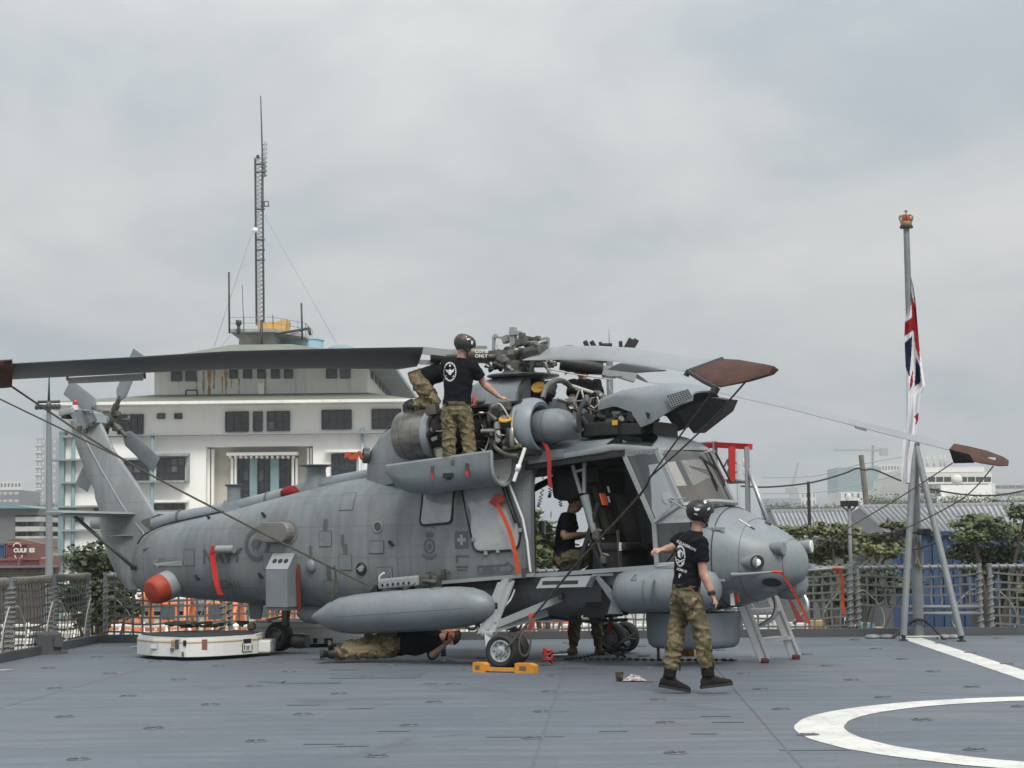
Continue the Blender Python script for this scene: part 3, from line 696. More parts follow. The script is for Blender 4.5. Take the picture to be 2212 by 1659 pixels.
def container(px0, px1, py0, py1, Y, m, label, txt=None):
 t = btop('shipping_container', (px0 + px1) / 2, Y, label, 'container', 'shipping containers stacked on the quay')
 a = at(px0, py1, Y); b = at(px1, py0, Y); w = b.x - a.x; h = b.z - a.z
 mb = MB(); n = 14; prof = []
 for i in range(n * 2):
  x = a.x + w * i / (n * 2 - 1); prof.append((x, Y + (.06 if (i // 1) % 2 else 0)))
 vs = [(x, y, a.z) for x, y in prof] + [(x, y, b.z) for x, y in prof]; N = len(prof)
 mb.add(vs, [(i, i + 1, N + i + 1, N + i) for i in range(N - 1)]); mb.box(((a.x + b.x) / 2, Y + 3.1, (a.z + b.z) / 2), (w, 6, h)); mb.build('body', m, t, world=True)
 mb = MB()
 for z in (a.z, b.z): mb.bar((a.x, Y - .03, z), (b.x, Y - .03, z), .16)
 for x in (a.x, b.x): mb.bar((x, Y - .03, a.z), (x, Y - .03, b.z), .16)
 mb.build('frame', m, t, world=True)
 if txt:
  s = txt[1]; tm = text_mb(txt[0], s, bold=.02); c = at(txt[2], txt[3], Y - .08)
  tm.xf(Matrix.Translation(c) @ Matrix.Rotation(math.pi / 2, 4, 'X')); tm.build('lettering', M_txt, t, world=True)
  for (qx, qy, fl) in ((txt[2] + 8, txt[3] - 12, 1), (txt[2] + 11, txt[3] + 6, -1)):
   mb = MB(); P = []; c = at(qx, qy, Y - .08)
   for k in range(7): an = math.pi * k / 6; P.append(c + Vector((math.cos(an) * .3, 0, math.sin(an) * .28 * fl)))
   mb.tube(P, .045, 5); mb.build('emblem_arc', M_txt, t, world=True)
 return t
container(14, 61, 1175, 1206, 138, M_cont, 'maroon shipping container with white lettering, topmost of the stack at left', ('CULINES', .42, 29, 1193))
container(-32, 12, 1176, 1206, 138, M_contb, 'dark blue shipping container at left edge beside maroon one')
container(-40, 41, 1208, 1240, 134, M_cont, 'maroon container at left edge under the lettered one'); container(43, 88, 1207, 1240, 135, M_cont, 'maroon container lower right in stack, beside lamp mast')
# brown perforated wall in front of the containers
t = btop('quay_wall', 60, 120, 'dark brown block wall with rough top below the containers at left', 'wall')
bx(t, 'wall', -30, 122, 1226, 1330, 120, .6, mat('brown_block', (.075, .06, .052), .9, var=.3, vscale=1.5, spots=.5), zbase=QUAY)
for j in range(5):
 for i in range(24):
  bx(t, 'block', -20 + i * 6 + (j % 2) * 3, -20 + i * 6 + 4.6 + (j % 2) * 3, 1231 + j * 5, 1235 + j * 5, 119.9, .12, MATS['brown_block'])
bx(t, 'coping', -30, 122, 1222, 1227, 119.7, 1.2, M_dgrey)
# tall floodlight mast
def floodmast(px, py0, Y, r, label, lamps):
 p0 = at(px + .8, 1215, Y); p1 = at(px, py0, Y); t = empty('floodlight_mast', (p0.x, Y, QUAY), 0, label, 'light mast')
 mb = MB(); mb.tube([(p0.x, Y, QUAY), (p0.x, Y, p0.z), p1], [r * 1.15, r, r * .6], 10); mb.build('mast', M_post, t, world=True)
 mb = MB(); mb.tube([p1 + Vector((-lamps, 0, .0)), p1 + Vector((lamps, 0, 0))], .09, 6); mb.tube([p1, p1 + Vector((0, 0, 1.6))], [.08, .03], 6); mb.build('cross_arm', M_dark, t, world=True)
 for k in range(6):
  mb = MB(); x = p1.x + lamps * (k - 2.5) / 2.6; mb.box((x, Y - .2, p1.z - .3), (.2, .3, .2), rot3('X', .5)); mb.build('lamp', M_dark, t, world=True)
 return t
floodmast(105.5, 868, 100, .21, 'tall grey floodlight mast standing left of the white building', .62)
# ---------------------------------------------------------------- excavators in a row on the quay
M_org = mat('excavator_orange', (.72, .19, .05), .45, var=.08, vscale=1.5)
M_exg = mat('excavator_glass', (.05, .08, .085), .15)
def excavator(px, Y, label, s=1.0, boom=1):
 p = at(px, 1380, Y); t = empty('excavator', (p.x, Y, QUAY), 0, label, 'excavator', 'orange excavators parked along the quay')
 def P(name, mb, m, par=None): return mb.build(name, m, par or t)
 for sx in (-.85, .85):
  mb = MB(); mb.prism([(sx - .22, -1.5, .1), (sx - .22, 1.5, .1), (sx - .22, 1.75, .38), (sx - .22, 1.5, .68), (sx - .22, -1.5, .68), (sx - .22, -1.75, .38)], (.44, 0, 0)); P('track', mb, M_dark)
 mb = MB(); mb.lathe([(.6, .62), (.6, .9)], n=16); P('turntable', mb, M_dark)
 # counterweight faces the viewer
 mb = MB(); prof = [(-1.15, -.9), (-.95, -1.35), (-.4, -1.6), (.4, -1.6), (.95, -1.35), (1.15, -.9), (1.15, .9), (-1.15, .9)]
 mb.prism([(x, y, .9) for x, y in prof], (0, 0, .72)); body = P('counterweight', mb, M_org)
 mb = MB(); mb.prism([(x * 1.003, y * 1.003, 1.62) for x, y in prof], (0, 0, .12)); P('engine_hood', mb, M_exg, body)
 tm = text_mb('DEVELON', .28, bold=.012); w = max(v.x for v in tm.v)
 tm.xf(Matrix.Translation((-w / 2, -1.612, 1.18)) @ Matrix.Rotation(math.pi / 2, 4, 'X')); P('lettering', tm, M_txt, body)
 for sx in (-.75, .75):
  mb = MB(); mb.box((sx, -1.45, 1.0), (.3, .06, .14), rot3('Z', .35 if sx > 0 else -.35)); P('tail_light', mb, M_exg, body)
 mb = MB()
 for x in (-.98, -.08):
  for y in (-.55, .7): mb.bar((x, y, 1.62), (x * .97, y, 2.85), .1)
 mb.rbox((-.53, .08, 2.88), (1.1, 1.45, .14), .04); mb.box((-.53, .08, 1.8), (1.0, 1.4, .25)); cab = P('cab', mb, M_org)
 mb = MB()
 mb.quad((-.93, -.56, 1.9), (-.13, -.56, 1.9), (-.13, -.56, 2.8), (-.93, -.56, 2.8)); mb.quad((-.99, -.5, 1.9), (-.99, .65, 1.9), (-.96, .65, 2.8), (-.96, -.5, 2.8)); mb.quad((-.07, -.5, 1.9), (-.07, .65, 1.9), (-.1, .65, 2.8), (-.1, -.5, 2.8)); P('window', mb, M_exg, cab)
 mb = MB(); b0 = Vector((.35, .6, 1.5)); b1 = Vector((.42, 1.7, 3.3 * boom)); b2 = Vector((.46, 3.6, 2.9))
 for q0, q1, w0 in ((b0, b1, .34), (b1, b2, .3)): mb.bar(q0, q1, .3, w0)
 bo = P('boom', mb, M_org); mb = MB(); mb.bar(b2, (.46, 3.9, .9), .24, .3); P('stick', mb, M_org, bo)
 mb = MB(); mb.prism([(.16, 3.6, .3), (.16, 4.4, .3), (.16, 4.3, 1.0), (.16, 3.8, 1.0)], (.6, 0, 0)); P('bucket', mb, M_dark, bo)
 mb = MB(); mb.tube([(.42, 1.0, 1.2), (.44, 2.0, 2.6)], .07, 6); P('hydraulic_ram', mb, M_dark, bo)
 mb = MB(); mb.tube([(.9, -.6, 1.62), (.9, -.6, 2.1)], .06, 8); P('exhaust', mb, M_dark)
 t.rotation_euler.z = rad(random.uniform(-6, 6)); t.scale = (s, s, s); return t
random.seed(9)
exl = ['orange excavator seen from behind, leftmost of the row behind the nets', 'orange excavator second from left, behind the white cart', 'orange excavator behind the tail wheel, third from left', 'orange excavator fourth from left, above the second white cart', 'orange excavator behind the main wheel leg', 'orange excavator behind the standing legs under the helicopter']
for (px, l) in zip((279, 385, 486, 590, 1150, 1220), exl): excavator(px, 104 + random.uniform(-1, 1), l, .96)
# cream low wall and quay rails behind the excavators
t = btop('quay_shed', 500, 122, 'long low cream shed wall behind the orange excavators', 'shed')
bx(t, 'wall', 130, 1000, 1322, 1400, 122, 8, mat('shed_cream', (.7, .62, .46), .8, var=.08), zbase=QUAY); bx(t, 'roof', 120, 1010, 1296, 1322, 121.5, 10, M_dgrey)
for k in range(16): bx(t, 'roof_post', 140 + k * 55, 145 + k * 55, 1310, 1400, 120.8, .4, M_lgrey, zbase=QUAY)
t = btop('quay_rail', 1000, 60, 'white pipe railing on the quay below deck edge', 'railing')
M_wp = mat('white_pipe', (.68, .67, .62), .5, var=.1)
for y in (1352, 1368, 1383):
 mb = MB(); mb.tube([at(-40, y, 64), at(1140, y, 64)], .07, 6); mb.build('rail', M_wp, t, world=True)
 mb = MB(); mb.tube([at(1140, y, 64), at(2260, y, 64)], .07, 6); mb.build('rail', M_wp, t, world=True)
for k in range(46):
 x = -40 + k * 50; mb = MB(); mb.tube([at(x, 1345, 64), at(x, 1345, 64) + Vector((0, 0, -2.2))], .06, 6); mb.build('rail_post', M_wp, t, world=True)
# ---------------------------------------------------------------- right-hand background
tower_block(1814, 1903, 1009, 1500, 50, M_fart, 'hazy teal-green glass tower behind roofs at right', 9, 16, M_fart, ww=.86, wh=.3)
tower_block(1904, 1962, 1003, 1600, 50, M_farw, 'hazy white apartment tower beside teal tower', 9, 18, M_farwin, ww=.5, wh=.45)
tower_block(1664, 1730, 1076, 1200, 40, M_far2, 'low hazy blue-grey building behind metal roofs', 5, 3, M_far2)
tower_block(1730, 1762, 1062, 1250, 40, M_farw, 'low hazy white building left of black pole', 4, 4, M_farwin, ww=.3)
tower_block(1820, 1888, 1062, 700, 30, M_farw, 'pale stepped house below teal tower', 5, 3, M_farwin, ww=.3)
tower_block(2146, 2240, 1044, 800, 40, M_lgrey, 'grey building with flat roof at far right edge', 6, 4, M_dgrey, ww=.9, wh=.4)
t = btop('white_office_building', 2060, 210, 'white terraced office building with dark window bands behind flagstaff', 'building')
for k, (x0, x1, y0) in enumerate(((1978, 2126, 1008), (1972, 2142, 1020), (1966, 2150, 1044), (1966, 2148, 1066))):
 bx(t, 'storey', x0, x1, y0, y0 + (13 if k == 0 else 26), 210 - k * .8, 22 + k, M_farw)
for k, y in enumerate((1030, 1055)):
 for i in range(9):
  x = 1990 + i * 17.2; bx(t, 'window', x, x + 13, y, y + 11, 207.6 - .8 * k, .5, M_farwin)
bx(t, 'lower_block', 2036, 2142, 1047, 1140, 206, 8, mat('fresh_white_wall', (.74, .74, .72), .8, var=.05), zbase=QUAY); bx(t, 'annex', 2026, 2060, 1072, 1140, 205, 8, MATS['fresh_white_wall'], zbase=QUAY)
bx(t, 'doorway', 2060, 2084, 1082, 1096, 205.8, .3, M_farwin)
for x in (1990, 2003, 2018, 2032, 2040):
 mb = MB(); mb.tube([at(x, 1008, 214), at(x, 985 - (x % 7), 214)], .12, 6); mb.build('roof_antenna', M_lgrey, t, world=True)
mb = MB(); mb.bar(at(1988, 990, 214), at(2044, 991, 214), .15); mb.bar(at(1988, 999, 214), at(2044, 999, 214), .15); mb.build('roof_rail', M_lgrey, t, world=True)
mb = MB(); c = at(2067, 1037, 204); mb.sphere(c, .65, 12); mb.build('roof_tank', M_farw, t, world=True)
# cranes
M_crane = mat('crane_grey', (.27, .28, .28), .7)
t = btop('tower_crane', 1885, 1450, 'tower crane with long horizontal jib above teal tower', 'crane')
mb = MB()
for dx in (-1, 1): mb.bar(at(1885 + dx, 1012, 1450), at(1885 + dx, 962, 1450), 1.3)
for k in range(10): mb.bar(at(1884, 1010 - k * 4.8, 1450), at(1886, 1005 - k * 4.8, 1450), .4)
mb.build('mast', M_crane, t, world=True)
mb = MB(); mb.bar(at(1803, 972, 1450), at(1911, 973, 1450), 2.4, 1.8); mb.bar(at(1885, 963, 1450), at(1830, 972, 1450), .25); mb.bar(at(1885, 963, 1450), at(1908, 973, 1450), .25); mb.build('jib', M_crane, t, world=True)
mb = MB(); mb.box(at(1909, 976, 1450), (6, 4, 6)); mb.build('counterweight', M_crane, t, world=True)
t = btop('luffing_crane', 1710, 1300, 'hazy crane with raised jib left of black pole', 'crane')
mb = MB(); mb.bar(at(1710, 1095, 1300), at(1710, 1058, 1300), 2.6); mb.box(at(1710, 1060, 1300), (8, 5, 4)); mb.build('mast', M_crane, t, world=True)
mb = MB(); mb.bar(at(1711, 1058, 1300), at(1724, 1000, 1300), 1.7); mb.bar(at(1707, 1050, 1300), at(1724, 1000, 1300), .2); mb.bar(at(1707, 1057, 1300), at(1704, 1046, 1300), .7); mb.build('jib', M_crane, t, world=True)
# ribbed metal roofs
M_metalroof = mat('ribbed_metal_roof', (.36, .37, .38), .5, .1, var=.1, vscale=.4, spots=.15)
def ribbed_roof(tl, tr, br, bl, n, label, Y0, Y1, gable=None):
 p = at(tl[0], tl[1], Y1); t = empty('metal_roofed_shed', (p.x, Y0, QUAY), 0, label, 'shed')
 a, b, c, d = at(*tl, Y1), at(*tr, Y1), at(*br, Y0), at(*bl, Y0)
 for i in range(n):
  u0, u1 = i / n, (i + 1) / n; mb = MB(); T0, T1, B0, B1 = a.lerp(b, u0), a.lerp(b, u1), d.lerp(c, u0), d.lerp(c, u1)
  up = Vector((0, -.05, .12)); e = .12
  mb.add([T0, T0.lerp(T1, e) , T0.lerp(T1, e / 2) + up, T1, B0, B0.lerp(B1, e), B0.lerp(B1, e / 2) + up, B1], [(0, 2, 6, 4), (2, 1, 5, 6), (1, 3, 7, 5)]); mb.build('roof_sheet', M_metalroof, t, world=True)
 mb = MB(); mb.bar(a, b, .35, .25); mb.build('ridge_cap', M_metalroof, t, world=True)
 mb = MB(); mb.prism([d, c, Vector((c.x, c.y, QUAY)), Vector((d.x, d.y, QUAY))], (0, .3, 0)); mb.build('wall', M_dgrey, t, world=True)
 mb = MB(); g = Vector((a.x - .3, a.y + (a.y - d.y), d.z)); mb.add([d, a, g, Vector((d.x, d.y, QUAY)), Vector((g.x, g.y, QUAY))], [(0, 1, 2), (3, 0, 2, 4)]); mb.build('gable', M_dgrey, t, world=True)
 return t
ribbed_roof((1666, 1107), (1846, 1104), (1870, 1160), (1690, 1160), 20, 'grey ribbed metal roof shed, left one behind shrubs', 66, 76)
ribbed_roof((1856, 1097), (2212, 1091), (2240, 1160), (1925, 1160), 30, 'grey ribbed metal roof shed, right one behind flagstaff', 60, 72)
# blue sheet-pile fence
t = btop('blue_fence', 2080, 50, 'blue corrugated metal fence behind nets at right', 'fence')
M_blue = mat('fence_blue', (.022, .05, .115), .6, var=.3, vscale=.7, spots=.3)
for i in range(30):
 x = 1925 + i * 11; a = at(x, 1152, 52); mb = MB(); w = 11 * 52 / FPX
 mb.box((a.x + w / 2, 52 + (.06 if i % 2 else 0), (a.z + QUAY) / 2), (w * .98, .08, a.z - QUAY)); mb.build('sheet', M_blue, t, world=True)
mb = MB(); mb.bar(at(1925, 1152, 51.9), at(2260, 1151, 51.9), .12); mb.build('top_rail', M_blue, t, world=True)
# poles and cables
def wpole(px0, py0, px1, py1, Y, r, label, m=M_dark):
 p = at(px0, py0, Y); t = empty('utility_pole', (p.x, Y, QUAY), 0, label, 'pole', 'utility poles')
 mb = MB(); mb.tube([(p.x, Y, QUAY), p, at(px1, py1, Y)], [r, r, r * .8], 8); mb.build('pole', m, t, world=True)
 mb = MB(); mb.bar(at(px1 - 3, py1 + 4, Y), at(px1 + 3, py1 + 4, Y), .1); mb.build('cap', M_dark, t, world=True)
wpole(1749, 1140, 1746, 1040, 58, .06, 'thin black pole between crane and teal tower', M_black)
wpole(1873, 1097, 1860, 983, 85, .15, 'leaning weathered pole in front of teal tower', mat('weathered_wood', (.16, .15, .13), .9, var=.2))
def cable(pts, Y, r, label, m=M_black):
 P = [at(x, y, Y) for x, y in pts]; mb = MB(); mb.tube(smooth_pts(P, 6), r, 5); o = mb.build('overhead_cable', m, label=label, cat='cable', group='overhead cables'); return o
cable([(1600, 1050), (1660, 1052), (1749, 1043), (1820, 1024), (1850, 1012), (1868, 1015), (1890, 1015), (1950, 1040), (2010, 1056), (2080, 1068), (2150, 1070), (2212, 1060)], 56, .028, 'thick black overhead cable sagging from black pole past the flagstaff')
cable([(1645, 1032), (1760, 1028), (1850, 1005), (1960, 985)], 120, .03, 'faint thin overhead wire above metal roofs, upper one', M_crane)
cable([(1645, 1066), (1760, 1064), (1850, 1048), (1960, 1020)], 120, .03, 'faint thin overhead wire above metal roofs, lower one', M_crane)
# ---------------------------------------------------------------- trees
def leaf_mat(name, c1, c2):
 m = mat(name, c1, .6, var=.25, vscale=1.2, col2=c2); b = m.node_tree.nodes['Principled BSDF']
 b.inputs['Subsurface Weight'].default_value = 0.0; return m
M_leaf = leaf_mat('leaves_mid_green', (.045, .07, .025), (.085, .11, .035))
M_leafd = leaf_mat('leaves_dark_green', (.03, .045, .02), (.055, .075, .028))
M_leafo = leaf_mat('leaves_olive', (.07, .085, .03), (.13, .13, .045))
M_bark = mat('bark', (.09, .075, .06), .9, var=.25, vscale=3)
def tree(px, Y, blobs, label, lm, leaf=.13, dens=1.0, seed=0, trunk_r=.14, name='tree', tiers=False):
 """blobs: (px, py, half width px, half height px); each becomes a cloud of leaf faces carried by a limb"""
 rnd = random.Random(seed); base = at(px, 1300, Y); base = Vector((base.x, Y, QUAY)); sc = FPX / Y
 t = empty(name, base, 0, label, 'tree')
 tr = MB(); cb = sum((at(b[0], b[1], Y) for b in blobs), Vector()) / len(blobs); fork = base.lerp(cb, .45)
 tr.tube(smooth_pts([base, base.lerp(fork, .5) + Vector((.15, 0, 0)), fork], 3), [trunk_r * (1.25 - .06 * k) for k in range(7)], 8)
 V = []; Fc = []
 for (bx_, by_, rw, rh) in blobs:
  c = at(bx_, by_, Y) + Vector((0, rnd.uniform(-1, 1), 0)); a, b = rw / sc, rh / sc; dpt = max(a, b) * .9
  tr.tube(smooth_pts([fork, fork.lerp(c, .5) + Vector((rnd.uniform(-.2, .2), 0, .2)), c], 3), [trunk_r * .5, trunk_r * .42, trunk_r * .36, trunk_r * .3, trunk_r * .22, trunk_r * .16, .02], 6)
  for _ in range(4):
   e = c + Vector((rnd.uniform(-a, a) * .8, rnd.uniform(-dpt, dpt) * .6, rnd.uniform(-b, b) * .6)); tr.tube([c, e], [.03, .008], 4)
  nc = int(dens * (10 + 150 * a * b))
  for _ in range(nc):
   while True:
    q = Vector((rnd.uniform(-1, 1), rnd.uniform(-1, 1), rnd.uniform(-1, 1)))
    if .25 < q.length < 1: break
   cl = c + Vector((q.x * a, q.y * dpt, q.z * b)); cr = rnd.uniform(.10, .26) * min(1.5, max(.6, a))
   for _ in range(rnd.randint(14, 24)):
    p = cl + Vector((rnd.gauss(0, cr), rnd.gauss(0, cr), rnd.gauss(0, cr * (.3 if tiers else .55))))
    s = leaf * rnd.uniform(.45, 1.5)
    d1 = Vector((rnd.uniform(-1, 1), rnd.uniform(-1, 1), rnd.uniform(-.55, .45))).normalized(); n_ = Vector((rnd.uniform(-.6, .6), rnd.uniform(-.8, .4), rnd.uniform(.2, 1))).normalized()
    d2 = d1.cross(n_).normalized() * s * .42; d1 = d1 * s; o = len(V)
    V += [p - d1 * .6, p + d2, p + d1 * .6, p - d2]; Fc.append((o, o + 1, o + 2, o + 3))
 tr.build('trunk', M_bark, t, world=True)
 cr_ = MB(); cr_.v = V; cr_.f = [list(f) for f in Fc]; cr_.sm = [False] * len(Fc); cr_.mi = [0] * len(Fc)
 inv = base; me = bpy.data.meshes.new('crown'); me.from_pydata([tuple(v - inv) for v in V], [], Fc); me.materials.append(lm)
 o = bpy.data.objects.new('crown', me); COL.objects.link(o); o.parent = t
 return t
tree(210, 46, [(205, 1205, 40, 26), (180, 1235, 34, 28), (235, 1225, 36, 30), (205, 1262, 48, 30), (170, 1290, 34, 28), (235, 1290, 42, 30), (215, 1325, 50, 26), (262, 1262, 30, 30), (270, 1310, 30, 22)], 'bushy dark green tree behind netting left of the tail fin', M_leafd, .115, 1.25, 1)
tree(1790, 47, [(1740, 1152, 42, 17), (1790, 1146, 46, 19), (1842, 1150, 40, 18), (1890, 1160, 36, 15), (1930, 1135, 26, 9), (1770, 1182, 48, 20), (1830, 1188, 52, 20), (1890, 1190, 48, 18), (1745, 1205, 40, 16), (1930, 1178, 30, 14), (1712, 1148, 20, 12)], 'spreading tree with tiered olive leaves beside helicopter nose', M_leafo, .105, 1.15, 2, .2, tiers=True)
tree(2130, 46, [(2090, 1128, 40, 14), (2140, 1120, 44, 14), (2195, 1110, 38, 18), (2080, 1160, 40, 14), (2140, 1155, 48, 16), (2200, 1150, 40, 20), (2075, 1190, 36, 16), (2130, 1195, 48, 20), (2195, 1195, 44, 24), (2120, 1230, 40, 18), (2190, 1240, 40, 24), (2205, 1290, 32, 30), (2230, 1130, 30, 30)], 'leafy green tree at right edge beyond the flagstaff', M_leaf, .11, 1.1, 3, .2, tiers=True)
tree(1840, 44, [(1780, 1235, 50, 14), (1850, 1232, 50, 16), (1910, 1240, 40, 14), (1760, 1275, 30, 16), (1900, 1285, 40, 20), (1840, 1290, 40, 22), (1960, 1265, 30, 18)], 'low dark shrub seen through nets left of flagstaff', M_leafd, .11, 1.0, 4, .1, 'shrub')
tree(1180, 48, [(1170, 1160, 24, 30), (1200, 1195, 28, 30), (1165, 1215, 26, 26), (1225, 1225, 30, 20), (1145, 1120, 14, 22), (1150, 1190, 20, 28)], 'green bush seen through the open cabin doors', M_leaf, .16, 1.2, 5, .12, 'shrub')
# distant wood line
def wood(px0, px1, py, Y, h, label, seed, m, n=26):
 rnd = random.Random(seed); V = []; Fc = []
 for k in range(n):
  c = at(lerp(px0, px1, (k + rnd.random()) / n), py + rnd.uniform(0, h * .6), Y + rnd.uniform(-6, 6)); r = h * Y / FPX * rnd.uniform(.6, 1.1)
  for _ in range(260):
   q = Vector((rnd.gauss(0, .5), rnd.gauss(0, .4), rnd.gauss(-.2, .45))) * r; p = c + q; s = r * .12 * rnd.uniform(.6, 1.4)
   d1 = Vector((rnd.uniform(-1, 1), rnd.uniform(-1, 1), rnd.uniform(-.5, .5))).normalized() * s; d2 = d1.cross(Vector((rnd.uniform(-.5, .5), -.5, .8))).normalized() * s * .6; o = len(V)
   V += [p - d1, p + d2, p + d1, p - d2]; Fc.append((o, o + 1, o + 2, o + 3))
 me = bpy.data.meshes.new('distant_wood'); me.from_pydata([tuple(v) for v in V], [], Fc); me.materials.append(m)
 o = bpy.data.objects.new('distant_wood', me); COL.objects.link(o); tag(o, label, 'trees', kind='stuff')
wood(1660, 1830, 1096, 180, 16, 'line of distant dark trees behind left metal roof', 31, M_leafd, 26)
wood(1880, 2230, 1080, 170, 22, 'line of distant dark trees behind flagstaff and right metal roof', 32, M_leafd, 34)
wood(70, 125, 1092, 330, 14, 'distant trees at foot of brown tower', 33, M_leafd, 8)
# low clutter on the quay seen through the right-hand nets
M_tealc = mat('crate_teal', (.12, .3, .33), .6, var=.1); M_wood = mat('crate_wood', (.33, .22, .1), .8, var=.2, vscale=4); M_ltc = mat('crate_pale', (.55, .55, .52), .7, var=.1)
for i, (px, py, w, h, m, l) in enumerate(((1765, 1340, 34, 30, M_wood, 'wooden crate on the quay behind red ribbon'), (1868, 1345, 20, 26, M_tealc, 'teal crate on the quay behind the thin mast'), (1722, 1345, 30, 26, M_ltc, 'pale crate on the quay left of the red ribbon'), (1815, 1330, 24, 40, M_ltc, 'tall pale crate on the quay right of the red ribbon'),
          (2075, 1345, 60, 20, M_ltc, 'long pale crate on the quay right of flagstaff'), (2165, 1350, 50, 18, M_wood, 'brown crate on the quay at right edge'), (1640, 1330, 60, 36, M_ltc, 'broad pale crate on the quay behind the ladder'), (1900, 1355, 20, 14, M_wood, 'small brown crate left of flagstaff'))):
 a = at(px, py, 55); s = 55 / FPX; t = empty('crate', (a.x, 55, QUAY), 0, l, 'crate', 'crates on the quay')
 top = a.z - QUAY; ww = w * s; mb = MB(); mb.box((0, 0, top / 2), (ww, .9, top)); mb.build('body', m, t)
 mb = MB(); mb.box((0, -.47, top - .08), (ww * 1.02, .06, .12)); mb.box((0, -.47, top * .5), (ww * 1.02, .06, .1))
 for sx in (-.5, .5): mb.box((sx * ww * .96, -.47, top / 2), (.1, .07, top))
 mb.build('batten', m, t)
# ================================================================= naval helicopter
heli = empty('helicopter', HC, -HYAW, 'grey naval helicopter parked on the deck with open cowlings and covered rotor blades', 'helicopter')
def helo_paint():
 m = bpy.data.materials.new('helicopter_grey'); m.use_nodes = True
 nt = m.node_tree; n = nt.nodes; L = nt.links; b = n['Principled BSDF']
 tc = n.new('ShaderNodeTexCoord'); sp = n.new('ShaderNodeSeparateXYZ'); L.new(tc.outputs['Object'], sp.inputs[0])
 def math_(op, a, bb=None, c=None):
  q = n.new('ShaderNodeMath'); q.operation = op
  for i, v in enumerate((a, bb, c)):
   if v is None: continue
   if isinstance(v, (int, float)): q.inputs[i].default_value = v
   else: L.new(v, q.inputs[i])
  return q.outputs[0]
 def noise(scale, det, st=(1, 1, 1)):
  mp = n.new('ShaderNodeMapping'); mp.inputs['Scale'].default_value = st; L.new(tc.outputs['Object'], mp.inputs[0])
  t = n.new('ShaderNodeTexNoise'); t.inputs['Scale'].default_value = scale; t.inputs['Detail'].default_value = det; L.new(mp.outputs[0], t.inputs['Vector']); return t.outputs['Fac']
 def ramp(f, p0, c0, p1, c1):
  r = n.new('ShaderNodeValToRGB'); r.color_ramp.elements[0].position = p0; r.color_ramp.elements[1].position = p1
  r.color_ramp.elements[0].color = (*c0, 1); r.color_ramp.elements[1].color = (*c1, 1); L.new(f, r.inputs[0]); return r.outputs[0]
 def mix(f, a, bb, mode='MIX'):
  x = n.new('ShaderNodeMix'); x.data_type = 'RGBA'; x.blend_type = mode
  if isinstance(f, float): x.inputs['Factor'].default_value = f
  else: L.new(f, x.inputs['Factor'])
  L.new(a, x.inputs['A']); L.new(bb, x.inputs['B']); return x.outputs['Result']
 base = ramp(noise(1.1, 4), .35, (.170, .191, .203), .66, (.203, .225, .236))
 vo = n.new('ShaderNodeTexVoronoi'); vo.distance = 'CHEBYCHEV'; vo.inputs['Scale'].default_value = 1.7
 mp = n.new('ShaderNodeMapping'); mp.inputs['Scale'].default_value = (1, .25, 1.2); L.new(tc.outputs['Object'], mp.inputs[0]); L.new(mp.outputs[0], vo.inputs['Vector'])
 base = mix(.32, base, ramp(vo.outputs['Color'], .15, (.15, .174, .188), .85, (.26, .272, .278)))
 st = ramp(noise(3.2, 6, (2.6, 2.6, .35)), .42, (.74, .74, .735), .62, (1.05, 1.05, 1.045)); base = mix(.5, base, st, 'MULTIPLY')
 sc = ramp(noise(14, 6), .62, (1, 1, 1), .8, (.72, .71, .7)); base = mix(.5, base, sc, 'MULTIPLY')
 # skin panel joints
 def line(o, period, w, ph=0.0):
  f = math_('FRACT', math_('MULTIPLY_ADD', o, 1 / period, ph)); d = math_('ABSOLUTE', math_('SUBTRACT', f, .5))
  return math_('LESS_THAN', d, w / period)
 lx = line(sp.outputs['X'], .47, .004, .13); lz = line(sp.outputs['Z'], .41, .0035, .31)
 lm = math_('MAXIMUM', lx, lz)
 def dots(u, p, w): return math_('LESS_THAN', math_('ABSOLUTE', math_('SUBTRACT', math_('FRACT', math_('MULTIPLY', u, 1 / p)), .5)), w / p)
 nx = line(sp.outputs['X'], .47, .016, .13); nz = line(sp.outputs['Z'], .41, .015, .31)
 riv = math_('MAXIMUM', math_('MULTIPLY', nx, dots(sp.outputs['Z'], .045, .009)), math_('MULTIPLY', nz, dots(sp.outputs['X'], .045, .009)))
 base = mix(math_('MULTIPLY', riv, .30), base, ramp(noise(9, 2), .3, (.09, .10, .105), .7, (.13, .14, .145)))
 base = mix(math_('MULTIPLY', lm, .6), base, ramp(noise(9, 2), .3, (.10, .11, .115), .7, (.15, .16, .165)))
 L.new(base, b.inputs['Base Color']); b.inputs['Roughness'].default_value = .48
 rr = n.new('ShaderNodeMapRange'); L.new(noise(2.4, 4), rr.inputs[0]); rr.inputs['To Min'].default_value = .36; rr.inputs['To Max'].default_value = .6; L.new(rr.outputs[0], b.inputs['Roughness'])
 bp = n.new('ShaderNodeBump'); bp.inputs['Strength'].default_value = .3; bp.inputs['Distance'].default_value = .02; L.new(noise(3.2, 2), bp.inputs['Height']); L.new(bp.outputs[0], b.inputs['Normal'])
 return m
M_h = helo_paint()
M_h2 = mat('helicopter_grey_plain', (.183, .207, .224), .45, var=.14, vscale=2.2, spots=.25, bump=.06, bscale=6)
M_hl = mat('helicopter_light_grey', (.27, .292, .302), .45, var=.08, vscale=3)
M_hm = mat('marking_dark_grey', (.088, .098, .104), .6)
M_hm2 = mat('marking_pale_grey', (.27, .29, .295), .6)
M_mtl = mat('engine_bare_metal', (.30, .29, .27), .38, .85, var=.25, vscale=5)
M_edk = mat('engine_dark', (.022, .022, .023), .5, .2, var=.4, vscale=12)
M_egr = mat('engine_olive_grey', (.10, .10, .085), .45, .4, var=.35, vscale=10)
